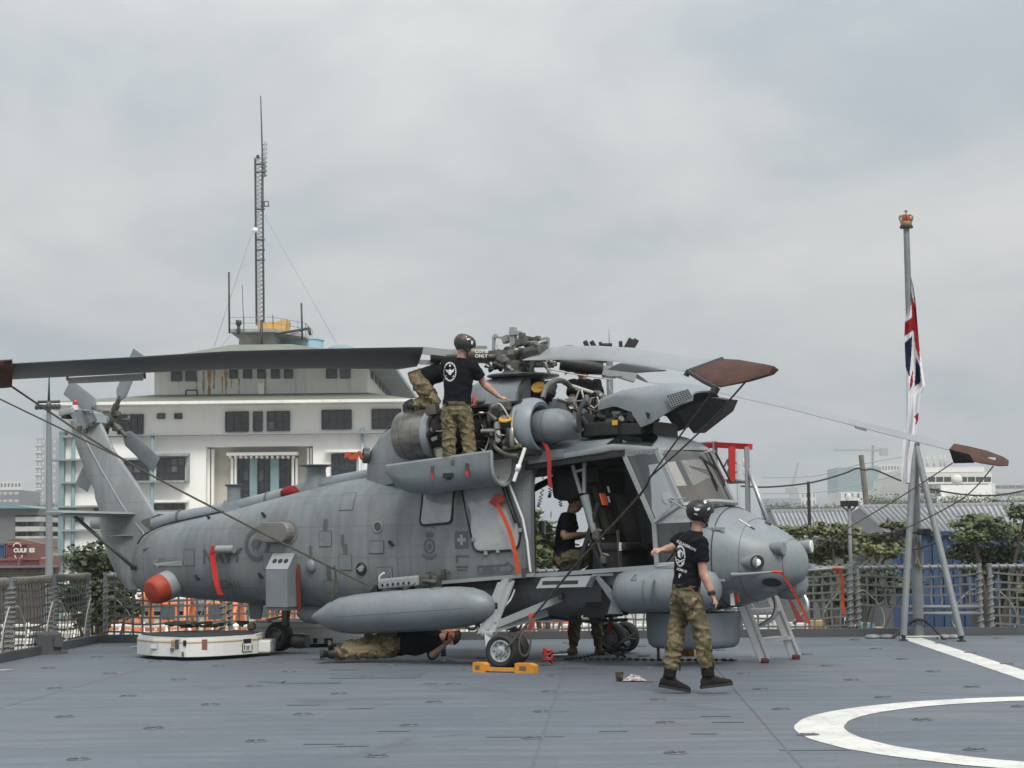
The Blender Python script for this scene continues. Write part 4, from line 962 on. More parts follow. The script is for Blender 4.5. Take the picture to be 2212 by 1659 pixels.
M_pipe = mat('engine_pipe_steel', (.33, .32, .29), .4, .7, var=.2, vscale=8)
M_yelcap = mat('yellow_cap', (.55, .30, .03), .5, var=.1)
M_red = mat('red_cover', (.38, .05, .018), .55, var=.14, vscale=8, bump=.2, bscale=25)
M_redfab = mat('red_ribbon', (.42, .035, .025), .8, var=.15, vscale=18)
M_orgfab = mat('orange_red_ribbon', (.62, .075, .02), .8, var=.15, vscale=18)
M_maroon = mat('maroon_blade_cover', (.072, .037, .030), .85, var=.22, vscale=6, bump=.4, bscale=14)
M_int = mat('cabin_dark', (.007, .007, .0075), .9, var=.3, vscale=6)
M_glow = mat('cabin_trim_dark_grey', (.017, .018, .019), .7, var=.2)
M_rub = mat('tyre_black', (.018, .018, .019), .75, var=.3, vscale=14)
M_hub = mat('wheel_hub_pale', (.38, .41, .42), .45, .2, var=.12, vscale=9)
M_white = mat('white_enamel', (.66, .66, .64), .4, var=.06, vscale=4)
M_cwin = mat('cabin_window_pale_reflection', (.40, .42, .43), .12, var=.25, vscale=1.6, coat=.5)  # opaque pane: reflected light is put into the pale base colour
M_windsh = glass('windshield_glass', (.82, .71, .59), .08)
M_sideg = glass('cockpit_side_glass', (.50, .52, .53), .10)
M_green = glass('roof_green_glass', (.012, .10, .06), .12, .05)
M_olive = mat('olive_gear', (.022, .025, .015), .9, var=.25, vscale=12)
M_orange = mat('orange_panel', (.75, .12, .03), .7)
def hb(name, mb, m, parent=None, **k): return mb.build(name, m, parent or heli, **k)
# ---- fuselage sections
ZT = [(-7.32, 1.42), (-7.12, 1.66), (-6.85, 1.75), (-6.53, 1.82), (-5.89, 1.91), (-5.36, 1.99), (-4.8, 2.10), (-4.2, 2.21), (-3.36, 2.355), (-2.47, 2.42), (-1.05, 2.52), (-.2, 2.70), (.17, 2.77), (1.0, 2.80), (1.4, 2.77)]
ZB = [(-7.32, .98), (-7.15, .82), (-6.56, .76), (-6.18, .73), (-5.14, .67), (-4.29, .61), (-3, .56), (-.65, .54), (.5, .58), (1.3, .60), (2.04, .65)]
WD = [(-7.32, .10), (-7.12, .24), (-6.85, .33), (-6.5, .42), (-5.9, .50), (-5.4, .56), (-4.2, .68), (-3.36, .74), (-2.47, .77), (-1, .78), (2, .78)]
EX = [(-7.3, 2.1), (-5.5, 2.5), (-3.5, 2.9), (-1, 3.3), (2, 3.3)]
def sec(x): zt, zb = interp(ZT, x), interp(ZB, x); return (zt + zb) / 2, (zt - zb) / 2, interp(WD, x), interp(EX, x)
def ysurf(x, z):
 zc, hh, w, n = sec(x); q = min(.999, abs((z - zc) / hh)); return -w * (1 - q ** n) ** (1 / n)
def sring(x, N=40):
 zc, hh, w, n = sec(x); R = []
 for k in range(N):
  a = 2 * math.pi * k / N; c, s = math.cos(a), math.sin(a)
  R.append((x, w * math.copysign(abs(c) ** (2 / n), c), zc + hh * math.copysign(abs(s) ** (2 / n), s)))
 return R
xs = [-7.32, -7.27, -7.2, -7.12, -7.0, -6.85, -6.6, -6.2, -5.8, -5.36, -4.8, -4.2, -3.7, -3.2, -2.7, -2.2, -1.6, -1.05]
fus = hb('fuselage', MB().loft([sring(x) for x in xs], True, True), M_h)
# side wall ahead of the rear loft (starboard only) and the tub under the door sill
zsill = lambda x: 1.09 + .063 * (x - .11)
zrail = lambda x: min(2.545, 2.42 + .096 * (x + .24))
def strip(x0, x1, zf0, zf1, sy, nx=8, nz=10, inset=0.0):
 rows = []
 for i in range(nx + 1):
  x = lerp(x0, x1, i / nx); rows.append([(x, -sy * (ysurf(x, lerp(zf0(x), zf1(x), j / nz)) + inset), lerp(zf0(x), zf1(x), j / nz)) for j in range(nz + 1)])
 return rows
def shell(x0, x1, zf0, zf1, sy, name, m, par=None, th=.04, nx=8, nz=10):
 mb = MB(); A = strip(x0, x1, zf0, zf1, sy, nx, nz); B = strip(x0, x1, zf0, zf1, sy, nx, nz, th)
 rings = [a + list(reversed(b)) for a, b in zip(A, B)]
 mb.loft(rings, True, True); return hb(name, mb, m, par)
shell(-1.05, -.17, zsill, zrail, -1, 'cabin_side_wall', M_h)
tub = MB(); rings = []
for x in [-1.05, -.6, -.2, .2, .6, 1.0, 1.35, 1.6, 1.8, 1.97]:
 zc, hh, w, n = sec(x); N = 26; R = []; zs = zsill(x) - .005
 for k in range(N + 1):
  z = zs; a = math.pi * (1 + k / N)   # from port sill down round to starboard sill
  t = k / N * 2 - 1
  s = math.sin(a); c = math.cos(a); yy = w * math.copysign(abs(c) ** (2 / n), c); z = zc + hh * math.copysign(abs(s) ** (2 / n), s)
  R.append((x, -yy if False else yy, min(z, zs)))
 rings.append(R)
tub.loft(rings, True, True); hb('lower_fuselage', tub, M_h)
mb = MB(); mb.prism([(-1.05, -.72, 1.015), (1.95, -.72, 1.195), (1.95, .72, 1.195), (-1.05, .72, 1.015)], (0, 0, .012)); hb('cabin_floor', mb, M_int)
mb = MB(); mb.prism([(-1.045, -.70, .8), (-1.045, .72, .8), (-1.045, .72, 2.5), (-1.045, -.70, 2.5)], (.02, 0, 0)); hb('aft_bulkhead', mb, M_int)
mb = MB(); mb.bar((-.18, -.795, zsill(-.18)), (1.98, -.80, zsill(1.98)), .035, .05); hb('door_sill', mb, M_hl)
mb = MB(); mb.bar((-1.95, -.845, .955), (-.12, -.845, 1.085), .05, .045); hb('door_lower_rail', mb, M_hl)
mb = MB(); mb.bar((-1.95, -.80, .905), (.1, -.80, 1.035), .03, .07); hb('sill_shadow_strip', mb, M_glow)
# port side
shell(-.02, .72, zsill, zrail, 1, 'port_side_wall', M_h)
shell(.72, 1.5, zsill, lambda x: 1.72, 1, 'port_cockpit_door', M_h)
for x in (-.02, -1.03):
 mb = MB(); mb.bar((x, .76, zsill(x)), (x, .745, zrail(x)), .06, .06); hb('door_post', mb, M_glow)
# ---- roof
def roof_ring(x, dz=0.0, dw=0.0):
 zt, zr = interp([(-1.05, 2.62), (-.2, 2.72), (.17, 2.77), (1.0, 2.80), (1.3, 2.79), (1.5, 2.755), (1.68, 2.69), (1.8, 2.62), (1.86, 2.575)], x) - dz, min(zrail(x), 2.545) - dz * .2
 w = interp([(-1.05, .775), (1.0, .765), (1.5, .71), (1.86, .69)], x) - dw; k = max(0, (x - .95) / .91); R = []
 for j in range(25):
  y = -w + 2 * w * j / 24; q = abs(y / w)
  R.append((x - .33 * k * q * q, y, zr + (zt - zr) * max(0, 1 - q ** 2.6) ** (1 / 2.6)))
 return R
rings = []
for x in [-1.05, -.6, -.2, .2, .6, .95, 1.2, 1.4, 1.55, 1.68, 1.78, 1.86]: rings.append(roof_ring(x) + list(reversed(roof_ring(x, .05, .04))))
hb('cabin_roof', MB().loft(rings, True, True), M_h2)
for sy in (-1, 1):
 mb = MB(); mb.bar((-.25, sy * .785, 2.40), (1.12, sy * .785, 2.53), .045, .05); mb.bar((-.25, sy * .79, 2.445), (1.12, sy * .79, 2.575), .03, .02); hb('door_upper_rail', mb, M_glow)
 mb = MB(); mb.tube([(-.2, sy * .79, 2.48), (.5, sy * .785, 2.55), (.95, sy * .76, 2.62), (1.15, sy * .75, 2.60), (1.5, sy * .69, 2.565)], .028, 6, flat=1.6); hb('roof_frame', mb, M_hl)
# green eyebrow panes let into the roof
for sy in (-1, 1):
 mb = MB(); top, bot = [], []
 for k in range(9):
  x = lerp(.84, 1.66, k / 8); R = roof_ring(x); arch = math.sin(math.pi * k / 8) ** .6
  def pt(f):
   j = f * 24; i = int(j); p, q = Vector(R[i]), Vector(R[i + 1]); v = p.lerp(q, j - i); return Vector((v.x, v.y if sy < 0 else -v.y, v.z)) + Vector((0, sy * .02, .03))
  bot.append(pt(.03)); top.append(pt(.03 + .20 * arch))
 mb.add(bot + top, [(k, k + 1, 10 + k, 9 + k) for k in range(8)], True); hb('roof_pane', mb, M_green)
# ---- canopy frame and panes
A = Vector((1.09, .755, 2.54)); Bp = Vector((1.51, .69, 2.555)); Cc = Vector((1.845, 0, 2.575)); Dc = Vector((2.19, 0, 1.93)); E = Vector((1.82, .70, 1.90)); Fp = Vector((1.50, .785, 1.69)); Gp = Vector((1.53, .79, 1.185)); E2 = Vector((1.95, .765, 1.70)); G2 = Vector((1.98, .77, 1.215))
def my(v, sy): return Vector((v.x, v.y * sy, v.z))
def frame(a, b, w, name='canopy_frame', t=.05, m=None):
 mb = MB(); mb.bar(a, b, w, t, up=(1, 0, .3)); o = hb(name, mb, m or M_hl); return o
def rivets(a, b, n, off):
 mb = MB()
 for k in range(n): mb.sphere(a.lerp(b, (k + .5) / n) + off, .0065, 6)
 return mb
for sy in (-1, 1):
 a, b_, e, f_, g, e2, g2 = (my(v, sy) for v in (A, Bp, E, Fp, Gp, E2, G2)); off = Vector((.0, sy * .03, .0))
 for p, q, w, nr in ((a, f_, .065, 14), (f_, g, .065, 8), (b_, e, .085, 12), (a, b_, .07, 7), (f_, e, .075, 8), (g, g2, .06, 7), (b_, Cc, .07, 10)):
  o = frame(p, q, w); hb('rivet_row', rivets(p, q, nr, off if p is not b_ or q is e else Vector((.03, sy * .02, .01))), M_hm, o)
 # corner plate between the posts and the nose
 mb = MB(); mb.add([f_ + off * .3, e + off * .3, e2 + off * .3, f_.lerp(e2, .35) + off * .3], [(0, 1, 2, 3)]); mb.add([e, my(Vector((1.98, .72, 1.86)), sy), e2], [(0, 1, 2)]); hb('corner_plate', mb, M_hl)
 def pane(pts, m, name='side_pane', bulge=0.02, n=5):
  P = [Vector(p) for p in pts]; rows = []
  nrm = (P[1] - P[0]).cross(P[3] - P[0]).normalized()
  if nrm.y * sy < 0: nrm = -nrm
  for i in range(n + 1):
   u = i / n; l = P[0].lerp(P[3], u); r = P[1].lerp(P[2], u)
   rows.append([l.lerp(r, j / n) + nrm * (bulge * 4 * (j / n) * (1 - j / n)) for j in range(n + 1)])
  mb = MB(); mb.loft(rows, False, True, closed=False); return hb(name, mb, m)
 pane((a, b_, e, f_), M_sideg); pane((f_, e2, g2, g), M_sideg, 'lower_side_pane', .01)
 pane((b_, Cc, Dc, e), M_windsh, 'windshield_pane', .07, 8)
frame(Cc, Dc, .075, 'windshield_centre_post')
for P_ in (((1452, 1050), (1476, 1089), (1590, 1089), (1573, 1060), (1552, 1048), (1546, 1028), (1522, 1036), (1500, 1048)), ((1428, 978), (1526, 975), (1548, 1012), (1536, 1022), (1512, 992), (1440, 994))):
 mb = MB(); mb.prism([H(a_, b__, .28) for a_, b__ in P_], (0, .012, 0)); hb('sun_shade', mb, mat('shade_tan', (.50, .38, .29), .9, var=.12, vscale=5))
for sy in (-1, 1):
 mb = MB(); mb.tube(smooth_pts([my(E, sy), my(Vector((2.05, .38, 1.945)), sy), Dc], 5), .035, 6); hb('windshield_base_frame', mb, M_hl)
# wipers
for sy, k in ((-1, 0), (-1, 1), (1, 0)):
 p0 = Cc.lerp(Dc, .04 + .05 * k) + Vector((.06, sy * .10, 0)); p1 = Cc.lerp(Dc, .62 + .06 * k) + Vector((.06, sy * (.10 + .05 * k), .0)); p2 = Cc.lerp(Dc, .18) + Vector((.03, sy * .42, .02))
 mb = MB(); mb.bar(p0, p1, .022); hb('wiper_blade', mb, M_black)
 mb = MB(); mb.tube([p2, p0.lerp(p1, .5)], .012, 5); hb('wiper_arm', mb, M_black)
# ---- nose
NT = [(1.93, 1.90), (2.1, 1.90), (2.23, 1.87), (2.38, 1.80), (2.63, 1.665), (2.83, 1.56), (2.97, 1.46), (3.05, 1.38), (3.085, 1.30), (3.1, 1.2)]
NB = [(1.93, .65), (2.29, .705), (2.59, .79), (2.78, .86), (2.92, .925), (3.02, .99), (3.085, 1.07), (3.1, 1.15)]
NW = [(1.93, .775), (2.2, .735), (2.45, .66), (2.65, .575), (2.8, .465), (2.92, .355), (3.02, .23), (3.085, .10), (3.1, .01)]
def nsec(x): zt, zb = interp(NT, x), interp(NB, x); return (zt + zb) / 2, (zt - zb) / 2, interp(NW, x), 2.25
def nsurf(x, z, sy=-1): zc, hh, w, n = nsec(x); q = min(.999, abs((z - zc) / hh)); return sy * w * (1 - q ** n) ** (1 / n)
def nring(x, N=44, g=0.0):
 zc, hh, w, n = nsec(x); R = []
 for k in range(N):
  a = 2 * math.pi * k / N; c, s = math.cos(a), math.sin(a); R.append((x, (w + g) * math.copysign(abs(c) ** (2 / n), c), zc + (hh + g) * math.copysign(abs(s) ** (2 / n), s)))
 return R
nose = hb('nose_door', MB().loft([nring(x) for x in (1.93, 2.0, 2.1, 2.2, 2.3, 2.4, 2.5, 2.6, 2.7, 2.78, 2.85, 2.91, 2.96, 3.0, 3.04, 3.07, 3.09, 3.1)], True, True), M_h2)
mb = MB(); R = nring(2.2, 60, .003); mb.tube([Vector((p[0] + .10 * math.sin(math.pi * (p[2] - .7) / 1.2), p[1] * 1.0, p[2])) if 0 else Vector(p) for p in R] + [Vector(R[0])], .007, 5); hb('nose_seam', mb, M_black, nose)
for x in (2.5, 2.93):
 mb = MB(); R = nring(x, 60, .0015); mb.tube([Vector(p) for p in R] + [Vector(R[0])], .0035, 4); hb('panel_joint', mb, M_hm, nose)
for z in (1.62, 1.02):       # hinges
 mb = MB(); y = nsurf(2.2, z) - .012; mb.bar((2.08, y, z), (2.34, y + .01, z), .02, .03); mb.tube([(2.2, y - .012, z - .04), (2.2, y - .012, z + .04)], .012, 6); hb('nose_hinge', mb, M_hl, nose)
def teardrop(c, r, L_, name, m, ax=(1, 0, 0), par=None):
 mb = MB(); mb.lathe([(.002, -L_), (r * .35, -L_ * .75), (r * .72, -L_ * .4), (r * .95, -L_ * .1), (r, 0), (r * .98, .03), (r * .8, .035)], c, ax, 20); return hb(name, mb, m, par or nose)
# warning sensor domes and landing light
td = teardrop((2.68, -.555, 1.225), .095, .40, 'light_fairing', M_h2, (.98, .06, 0))
mb = MB(); mb.lathe([(.10, -.14), (.10, -.02), (.094, .0), (.085, .004)], (2.705, -.585, 1.225), (.72, -.69, 0), 20); hb('light_housing', mb, M_h2, td)
mb = MB(); mb.lathe([(.085, 0), (.085, .02), (.05, .022), (.05, .012), (.002, .012)], (2.707, -.587, 1.225), (.72, -.69, 0), 20); hb('light_rim', mb, M_black, td)
mb = MB(); mb.lathe([(.047, .0), (.04, .02), (.002, .028)], (2.713, -.593, 1.225), (.72, -.69, 0), 16); hb('lens', mb, mat('lamp_lens', (.8, .8, .78), .08, coat=1), td)
teardrop((2.93, -.375, 1.385), .08, .40, 'sensor_fairing', M_h2, (.97, -.1, 0));
sf = teardrop((3.03, .22, 1.40), .082, .30, 'sensor_fairing', M_h2, (.98, .15, 0)); mb = MB(); mb.lathe([(.075, 0), (.075, .02), (.002, .024)], (3.065, .225, 1.40), (.98, .15, 0), 16); hb('sensor_cap', mb, M_white, sf)
# pitot tubes with red ribbons
for sy, z0, x0 in ((-1, 1.085, 2.42), (1, 1.10, 2.62)):
 y = nsurf(x0, z0, sy); mb = MB(); tip = Vector((x0 + .56, y + sy * .06 + (.08 if sy > 0 else .02), z0 + .03)); mb.tube([(x0, y, z0 - .005), (x0 + .12, y + sy * .045, z0), tip], [.03, .02, .012], 8); pt_ = hb('pitot_tube', mb, M_hl)
 mb = MB(); mb.tube([tip - Vector((.05, 0, 0)), tip + Vector((.07, 0, .0))], .018, 6);
 q = tip + Vector((.06, 0, 0)); end = q + (Vector((.36, -.10, -.58)) if sy < 0 else Vector((.06, -.06, -.55))); w = Vector((.022, -.01, 0))
 pts = smooth_pts([q, q.lerp(end, .3) + Vector((.02, 0, .0)), q.lerp(end, .7) + Vector((.0, .02, .02)), end], 3)
 mb.add([p - w for p in pts] + [p + w for p in pts], [(k, k + 1, len(pts) + k + 1, len(pts) + k) for k in range(len(pts) - 1)], True); mb.add([p - w + Vector((0, .004, 0)) for p in pts] + [p + w + Vector((0, .004, 0)) for p in pts], [(len(pts) + k, len(pts) + k + 1, k + 1, k) for k in range(len(pts) - 1)], True); hb('ribbon', mb, M_orgfab, pt_)
# dark oval window, inspection port, drain fairing
def nose_oval(x, z, rx, rz, m, name, off=.004, par=None):
 mb = MB(); P = []; Q = []
 for k in range(20):
  a = 2 * math.pi * k / 20; xx, zz = x + rx * math.cos(a), z + rz * math.sin(a); P.append(Vector((xx, nsurf(xx, zz) - off, zz)))
 c = sum(P, Vector()) / 20 + Vector((.0, -.01, 0)); mb.add(P + [c], [(k, (k + 1) % 20, 20) for k in range(20)], True); return hb(name, mb, m, par or nose)
nose_oval(2.80, .985, .105, .06, M_h2, 'port_rim', .012); nose_oval(2.80, .985, .088, .05, M_glow, 'dark_port', .020)
nose_oval(2.36, .865, .085, .035, M_hl, 'vent_plate', .006); nose_oval(2.74, .90, .06, .03, M_hl, 'vent_plate', .008)
mb = MB(); y = nsurf(2.36, .84); mb.bar((2.35, y - .03, .87), (2.36, y - .04, .72), .03, .045); hb('vent_tab', mb, M_white, nose); mb = MB(); mb.bar((2.40, y - .03, .86), (2.42, y - .035, .76), .03, .04); hb('vent_tab', mb, M_red, nose)
for pts in (((2.47, 1.62), (2.52, 1.60), (2.60, 1.49)),):
 mb = MB(); mb.tube([Vector((x, nsurf(x, z) - .006, z)) for x, z in ((2.40, 1.73), (2.50, 1.67), (2.56, 1.635))], .013, 6, flat=.4); hb('vent_slot', mb, M_white, nose)
 mb = MB(); mb.tube([Vector((x, nsurf(x, z) - .008, z)) for x, z in ((2.55, 1.64), (2.60, 1.61))], .016, 6, flat=.4); hb('vent_slot', mb, M_black, nose)
mb = MB(); mb.lathe([(.045, -.03), (.04, .02), (.002, .03)], (2.62, .0, 1.675), (.45, 0, .9), 12); hb('nose_light', mb, M_egr, nose)
# sensor ball under the nose
ball = MB(); ball.lathe([(.02, -.20), (.12, -.185), (.19, -.12), (.21, -.02), (.20, .07), (.17, .16), (.10, .22)], (2.84, .12, .97), (0, 0, 1), 24); bl = hb('sensor_turret', ball, M_h2)
mb = MB(); mb.lathe([(.05, 0), (.05, .012), (.002, .014)], (2.94, -.07, .92), (.5, -.85, -.1), 16); hb('turret_lens', mb, M_hm, bl)
mb = MB(); mb.box((3.06, .18, 1.16), (.1, .12, .06)); hb('turret_bracket', mb, M_hl)
# mirrors on struts
for sy in (-1, 1):
 c = my(Vector((1.72, .90, 1.985)), sy); mb = MB(); mb.lathe([(.002, -.02), (.05, -.018), (.078, -.004), (.078, .012), (.002, .016)], c, (.75, sy * .35, .1), 20); mo = hb('mirror', mb, M_hl)
 for q in (Vector((1.88, .73, 1.98)), Vector((2.12, .70, 1.72))):
  mb = MB(); mb.tube([c, my(q, sy)], .010, 6); hb('mirror_strut', mb, M_hl, mo)
# ---- dorsal drive-shaft cover
mb = MB(); pts = [(-6.95, 0, 1.80), (-6.53, 0, 1.87), (-5.9, 0, 1.94), (-5.36, 0, 2.015), (-4.9, 0, 2.095), (-4.4, 0, 2.19), (-3.9, 0, 2.285), (-3.3, 0, 2.36), (-2.9, 0, 2.40)]
mb.tube(pts, [.10, .115, .115, .12, .12, .12, .12, .12, .12], 18); hb('drive_shaft_cover', mb, M_h2)
for x, z in ((-6.45, 1.885), (-4.85, 2.105)):
 mb = MB(); mb.tube([(x, 0, z), (x + .03, 0, z + .005)], .127, 18); hb('shaft_cover_clamp', mb, M_hm)
# black sealing strip along the cover
mb = MB(); pts = [Vector((-7.0, -.30, 1.52)), Vector((-6.93, -.285, 1.62)), Vector((-6.80, -.24, 1.71)), Vector((-6.55, -.17, 1.805)), Vector((-6.2, -.155, 1.865)), Vector((-5.85, -.15, 1.92)), Vector((-5.55, -.15, 1.965))]; mb.tube(smooth_pts(pts, 4), .012, 5); hb('sealing_strip', mb, M_black)
# ---- fin
TE = [(.86, -7.38), (.90, -7.45), (1.13, -7.66), (1.43, -7.83), (1.70, -7.94), (2.06, -7.99), (2.19, -8.06), (2.31, -8.07), (2.71, -8.33), (3.11, -8.51), (3.38, -8.585)]
LE = [(.86, -7.05), (1.2, -6.95), (1.6, -6.85), (1.89, -6.86), (2.33, -7.21), (2.92, -7.74), (3.31, -7.985), (3.38, -8.05)]
def fring(z):
 te, le = interp(TE, z), interp(LE, z); c = le - te; t = interp([(.8, .15), (1.6, .20), (2.2, .165), (3.4, .12)], z); R = []; N = 28
 for k in range(N):
  a = 2 * math.pi * k / N; u = .5 + .5 * math.cos(a)          # 1 at the leading edge
  th = t * (math.sin(math.pi * min(1, u) ** .62) ** .75 if 0 < u < 1 else 0) + .012
  R.append((te + c * u, math.copysign(th, math.sin(a)) if abs(math.sin(a)) > 1e-6 else 0, z))
 return R
fin = hb('tail_fin', MB().loft([fring(z) for z in (.86, .95, 1.1, 1.3, 1.5, 1.7, 1.89, 2.06, 2.2, 2.33, 2.6, 2.92, 3.15, 3.31, 3.38)], True, True), M_h)
def fin_y(x, z): te, le = interp(TE, z), interp(LE, z); u = max(.001, min(.999, (x - te) / (le - te))); t = interp([(.8, .15), (1.6, .20), (2.2, .165), (3.4, .12)], z); return -(t * math.sin(math.pi * u ** .62) ** .75 + .012)
rib = [H(178, 938, -.14), H(215, 1008, -.15), H(262, 1092, -.18), H(300, 1150, -.2), H(322, 1184, -.26)]
mb = MB(); mb.tube([Vector((p.x, fin_y(p.x, p.z) - .004, p.z)) for p in rib[:-1]] + [Vector((rib[-1].x, -.30, rib[-1].z))], .012, 6); hb('fin_rail', mb, M_hl, fin)
mb = MB(); c = H(325, 1184, -.3); mb.bar(c + Vector((-.12, -.02, -.02)), c + Vector((.1, -.02, .02)), .03, .02); hb('rail_bracket', mb, M_hm, fin)
mb = MB(); c = H(316, 1150, -.22); mb.sphere((c.x, ysurf(c.x, c.z) if c.x > -7.1 else -.24, c.z), .03, 10); hb('tail_light', mb, M_hl, fin)
P = [H(300, 1125, -.16), H(325, 1112, -.16), H(344, 1119, -.12), H(338, 1132, -.16), H(315, 1145, -.17)]
mb = MB(); mb.add([Vector((p.x, fin_y(p.x, p.z) - .012, p.z)) for p in P], [(0, 1, 2, 3, 4)]); hb('bare_metal_patch', mb, mat('patch_brown_grey', (.085, .08, .07), .6, var=.3, vscale=9, spots=.4), fin)
mb = MB(); mb.lathe([(.06, -.02), (.085, .0), (.09, .22), (.085, .27), (.07, .275)], H(226, 1131, 0) + Vector((.05, 0, 0)), (-1, 0, .02), 20); hb('tail_pod', mb, M_h2, fin)
mb = MB(); mb.lathe([(.07, .276), (.002, .277)], H(226, 1131, 0) + Vector((.05, 0, 0)), (-1, 0, .02), 20); hb('pod_lens', mb, M_black, fin)
p = H(283, 1157, -.12); mb = MB(); mb.prism([p + Vector((0, 0, 0)), p + Vector((-.34, -.22, -.0)), p + Vector((-.2, -.26, 0)), p + Vector((.1, -.06, 0))], (0, 0, .012)); hb('trim_vane', mb, M_hl, fin)
# gearbox on top of the fin, beacon, access frame
mb = MB(); mb.prism([H(152, 896, -.13), H(166, 920, -.13), H(186, 936, -.13), H(206, 912, -.13), H(198, 892, -.13), H(176, 884, -.13)], (0, .26, 0)); gb = hb('tail_gearbox_housing', mb, M_h2)
mb = MB(); mb.rbox(H(150, 893, 0) + Vector((0, 0, .02)), (.28, .20, .10), .03, rot3('Y', -.15)); hb('top_fairing', mb, M_hl, gb)
mb = MB(); mb.rbox(H(146, 900, 0), (.12, .16, .07), .02); hb('top_lamp', mb, M_black, gb)
mb = MB(); c = H(162, 886, 0); mb.lathe([(.05, 0), (.05, .07), (.04, .075)], c, n=14); bc = hb('beacon_base', mb, M_white, gb); mb = MB(); mb.lathe([(.038, .075), (.038, .13), (.025, .15), (.002, .152)], c, n=14); hb('beacon_lens', mb, mat('beacon_red', (.35, .01, .01), .15, coat=.6), bc)
mb = MB(); Q = [H(178, 888, -.15), H(199, 888, -.15), H(208, 908, -.15), H(192, 916, -.15)]
for i in range(4): mb.bar(Q[i], Q[(i + 1) % 4], .018)
hb('access_frame', mb, M_hm, gb)
for (px, py, s) in ((172, 925, .07), (184, 930, .06), (190, 922, .05), (198, 918, .06)): mb = MB(); mb.rbox(H(px, py, -.15), (s, .05, s), .01); hb('gearbox_fitting', mb, M_egr, gb)
p = H(163, 908, -.137); mb = MB(); mb.add([p + Vector((-.04, 0, 0)), p + Vector((0, 0, -.055)), p + Vector((.04, 0, 0)), p + Vector((0, 0, .055))], [(0, 1, 2, 3)]); hb('marking_diamond', mb, M_hm2, gb)
# tail rotor on the port side
HUBT = H(238, 909, .5)
mb = MB(); mb.tube([HUBT + Vector((.0, -.38, .0)), HUBT], [.085, .07], 14); hb('tail_rotor_shaft', mb, M_h2)
mb = MB(); mb.lathe([(.06, -.1), (.11, -.08), (.11, .06), (.06, .1)], HUBT, (0, 1, 0), 14); hubt = hb('tail_rotor_hub', mb, M_egr)
def tail_blade(tip_px, wid, twist, cov=None):
 tip = H(*tip_px, .5); d = (tip - HUBT); L_ = d.length; d.normalize(); side = d.cross(Vector((0, 1, 0))).normalized()
 rot = Matrix.Rotation(twist, 3, d); c_ = rot @ side
 mb = MB(); mb.tube([HUBT + d * .08, HUBT + d * .42], [.045, .035], 10); g = hb('blade_grip', mb, M_egr, hubt)
 mb = MB(); mb.lathe([(.055, 0), (.055, .12)], HUBT + d * .16, d, 10); hb('grip_collar', mb, M_egr, hubt)
 rings = []
 for t in (0, .06, .12, .5, 1.0):
  s = lerp(.38, L_, t); w = wid * (.45 if t == 0 else .8 if t == .06 else 1); th = .035 if t < .1 else .024; P = []
  nn = c_.cross(d)
  for k in range(12):
   a = 2 * math.pi * k / 12; P.append(HUBT + d * s + c_ * (math.cos(a) * w / 2) + nn * (math.sin(a) * th / 2))
  rings.append(P)
 mb = MB(); mb.loft(rings, True, True); hb('tail_rotor_blade', mb, M_h2)
for tp, tw_ in (((338, 1005), .12), ((299, 760), -.12), ((146, 836), .1), ((176, 1054), -.1)): tail_blade(tp, .27, tw_)
mb = MB(); mb.tube([HUBT + Vector((-.02, .12, .0)), HUBT + Vector((.25, .14, .02))], .02, 6); mb.tube([HUBT + Vector((.25, .14, -.06)), HUBT + Vector((.25, .14, .08))], .02, 6); hb('pitch_link', mb, M_egr, hubt)
for dx, dz in ((.12, .1), (-.1, .12), (.1, -.12), (-.12, -.08)): mb = MB(); mb.rbox(HUBT + Vector((dx, .02, dz)), (.09, .1, .09), .02); hb('hub_fitting', mb, M_egr, hubt)
# stabiliser and struts
for sy in (-1, 1):
 mb = MB(); rings = []
 for t in (0, .25, .5, .75, .96, 1.0):
  y = sy * lerp(.1, 1.45, t); cx = -7.52 + .02 * t; c = lerp(.64, .56, t) * (1 if t < .96 else (.97 if t < 1 else .72)); z = 1.955 + .01 * t; P = []
  for k in range(16):
   a = 2 * math.pi * k / 16; P.append((cx + math.cos(a) * c / 2 - (.0 if t < 1 else .05), y, z + math.sin(a) * .04 * (1 if t < 1 else .5)))
  rings.append(P)
 mb.loft(rings, True, True); st = hb('stabiliser', mb, M_h2)
 mb = MB(); mb.tube([(-7.62, sy * .95, 1.93), (-7.10, sy * .27, 1.18)], .027, 8); hb('stabiliser_strut', mb, M_hm, st)
 mb = MB(); mb.box((-7.1, sy * .27, 1.17), (.08, .05, .06)); hb('strut_fitting', mb, M_black, st)
# ---- antennas and covers on the spine
def mushroom(x, z0, z1, r0, r1, rd, name='spine_antenna'):
 mb = MB(); mb.lathe([(r0 * 1.5, z0 - .15), (r0 * 1.25, z0 + .02), (r0, lerp(z0, z1, .35)), (r1, lerp(z0, z1, .8)), (r1 * 1.1, z1 - .03)], (x, 0, 0), n=20); o = hb(name, mb, M_h2)
 mb = MB(); mb.lathe([(r1, z1 - .035), (rd, z1 - .012), (rd, z1), (.02, z1 + .006)], (x, 0, 0), n=24); hb('antenna_disc', mb, M_hm, o)
mushroom(-4.03, 2.2, 2.58, .15, .13, .245); mushroom(-5.48, 1.95, 2.345, .10, .09, .13)
mb = MB(); mb.prism([(-5.68, -.16, 1.84), (-5.22, -.16, 1.90), (-5.34, -.09, 2.12), (-5.58, -.09, 2.12)], (0, .3, 0)); hb('antenna_plinth', mb, M_h2)
mb = MB(); mb.sphere((-4.4, -.03, 2.20), .2, 14, (1.1, .75, .55));
for v in mb.v: v += mnoise.noise_vector(v * 12) * .014
hb('red_cover', mb, mat('red_fabric_cover', (.20, .022, .02), .85, var=.25, vscale=14, bump=.4, bscale=22))
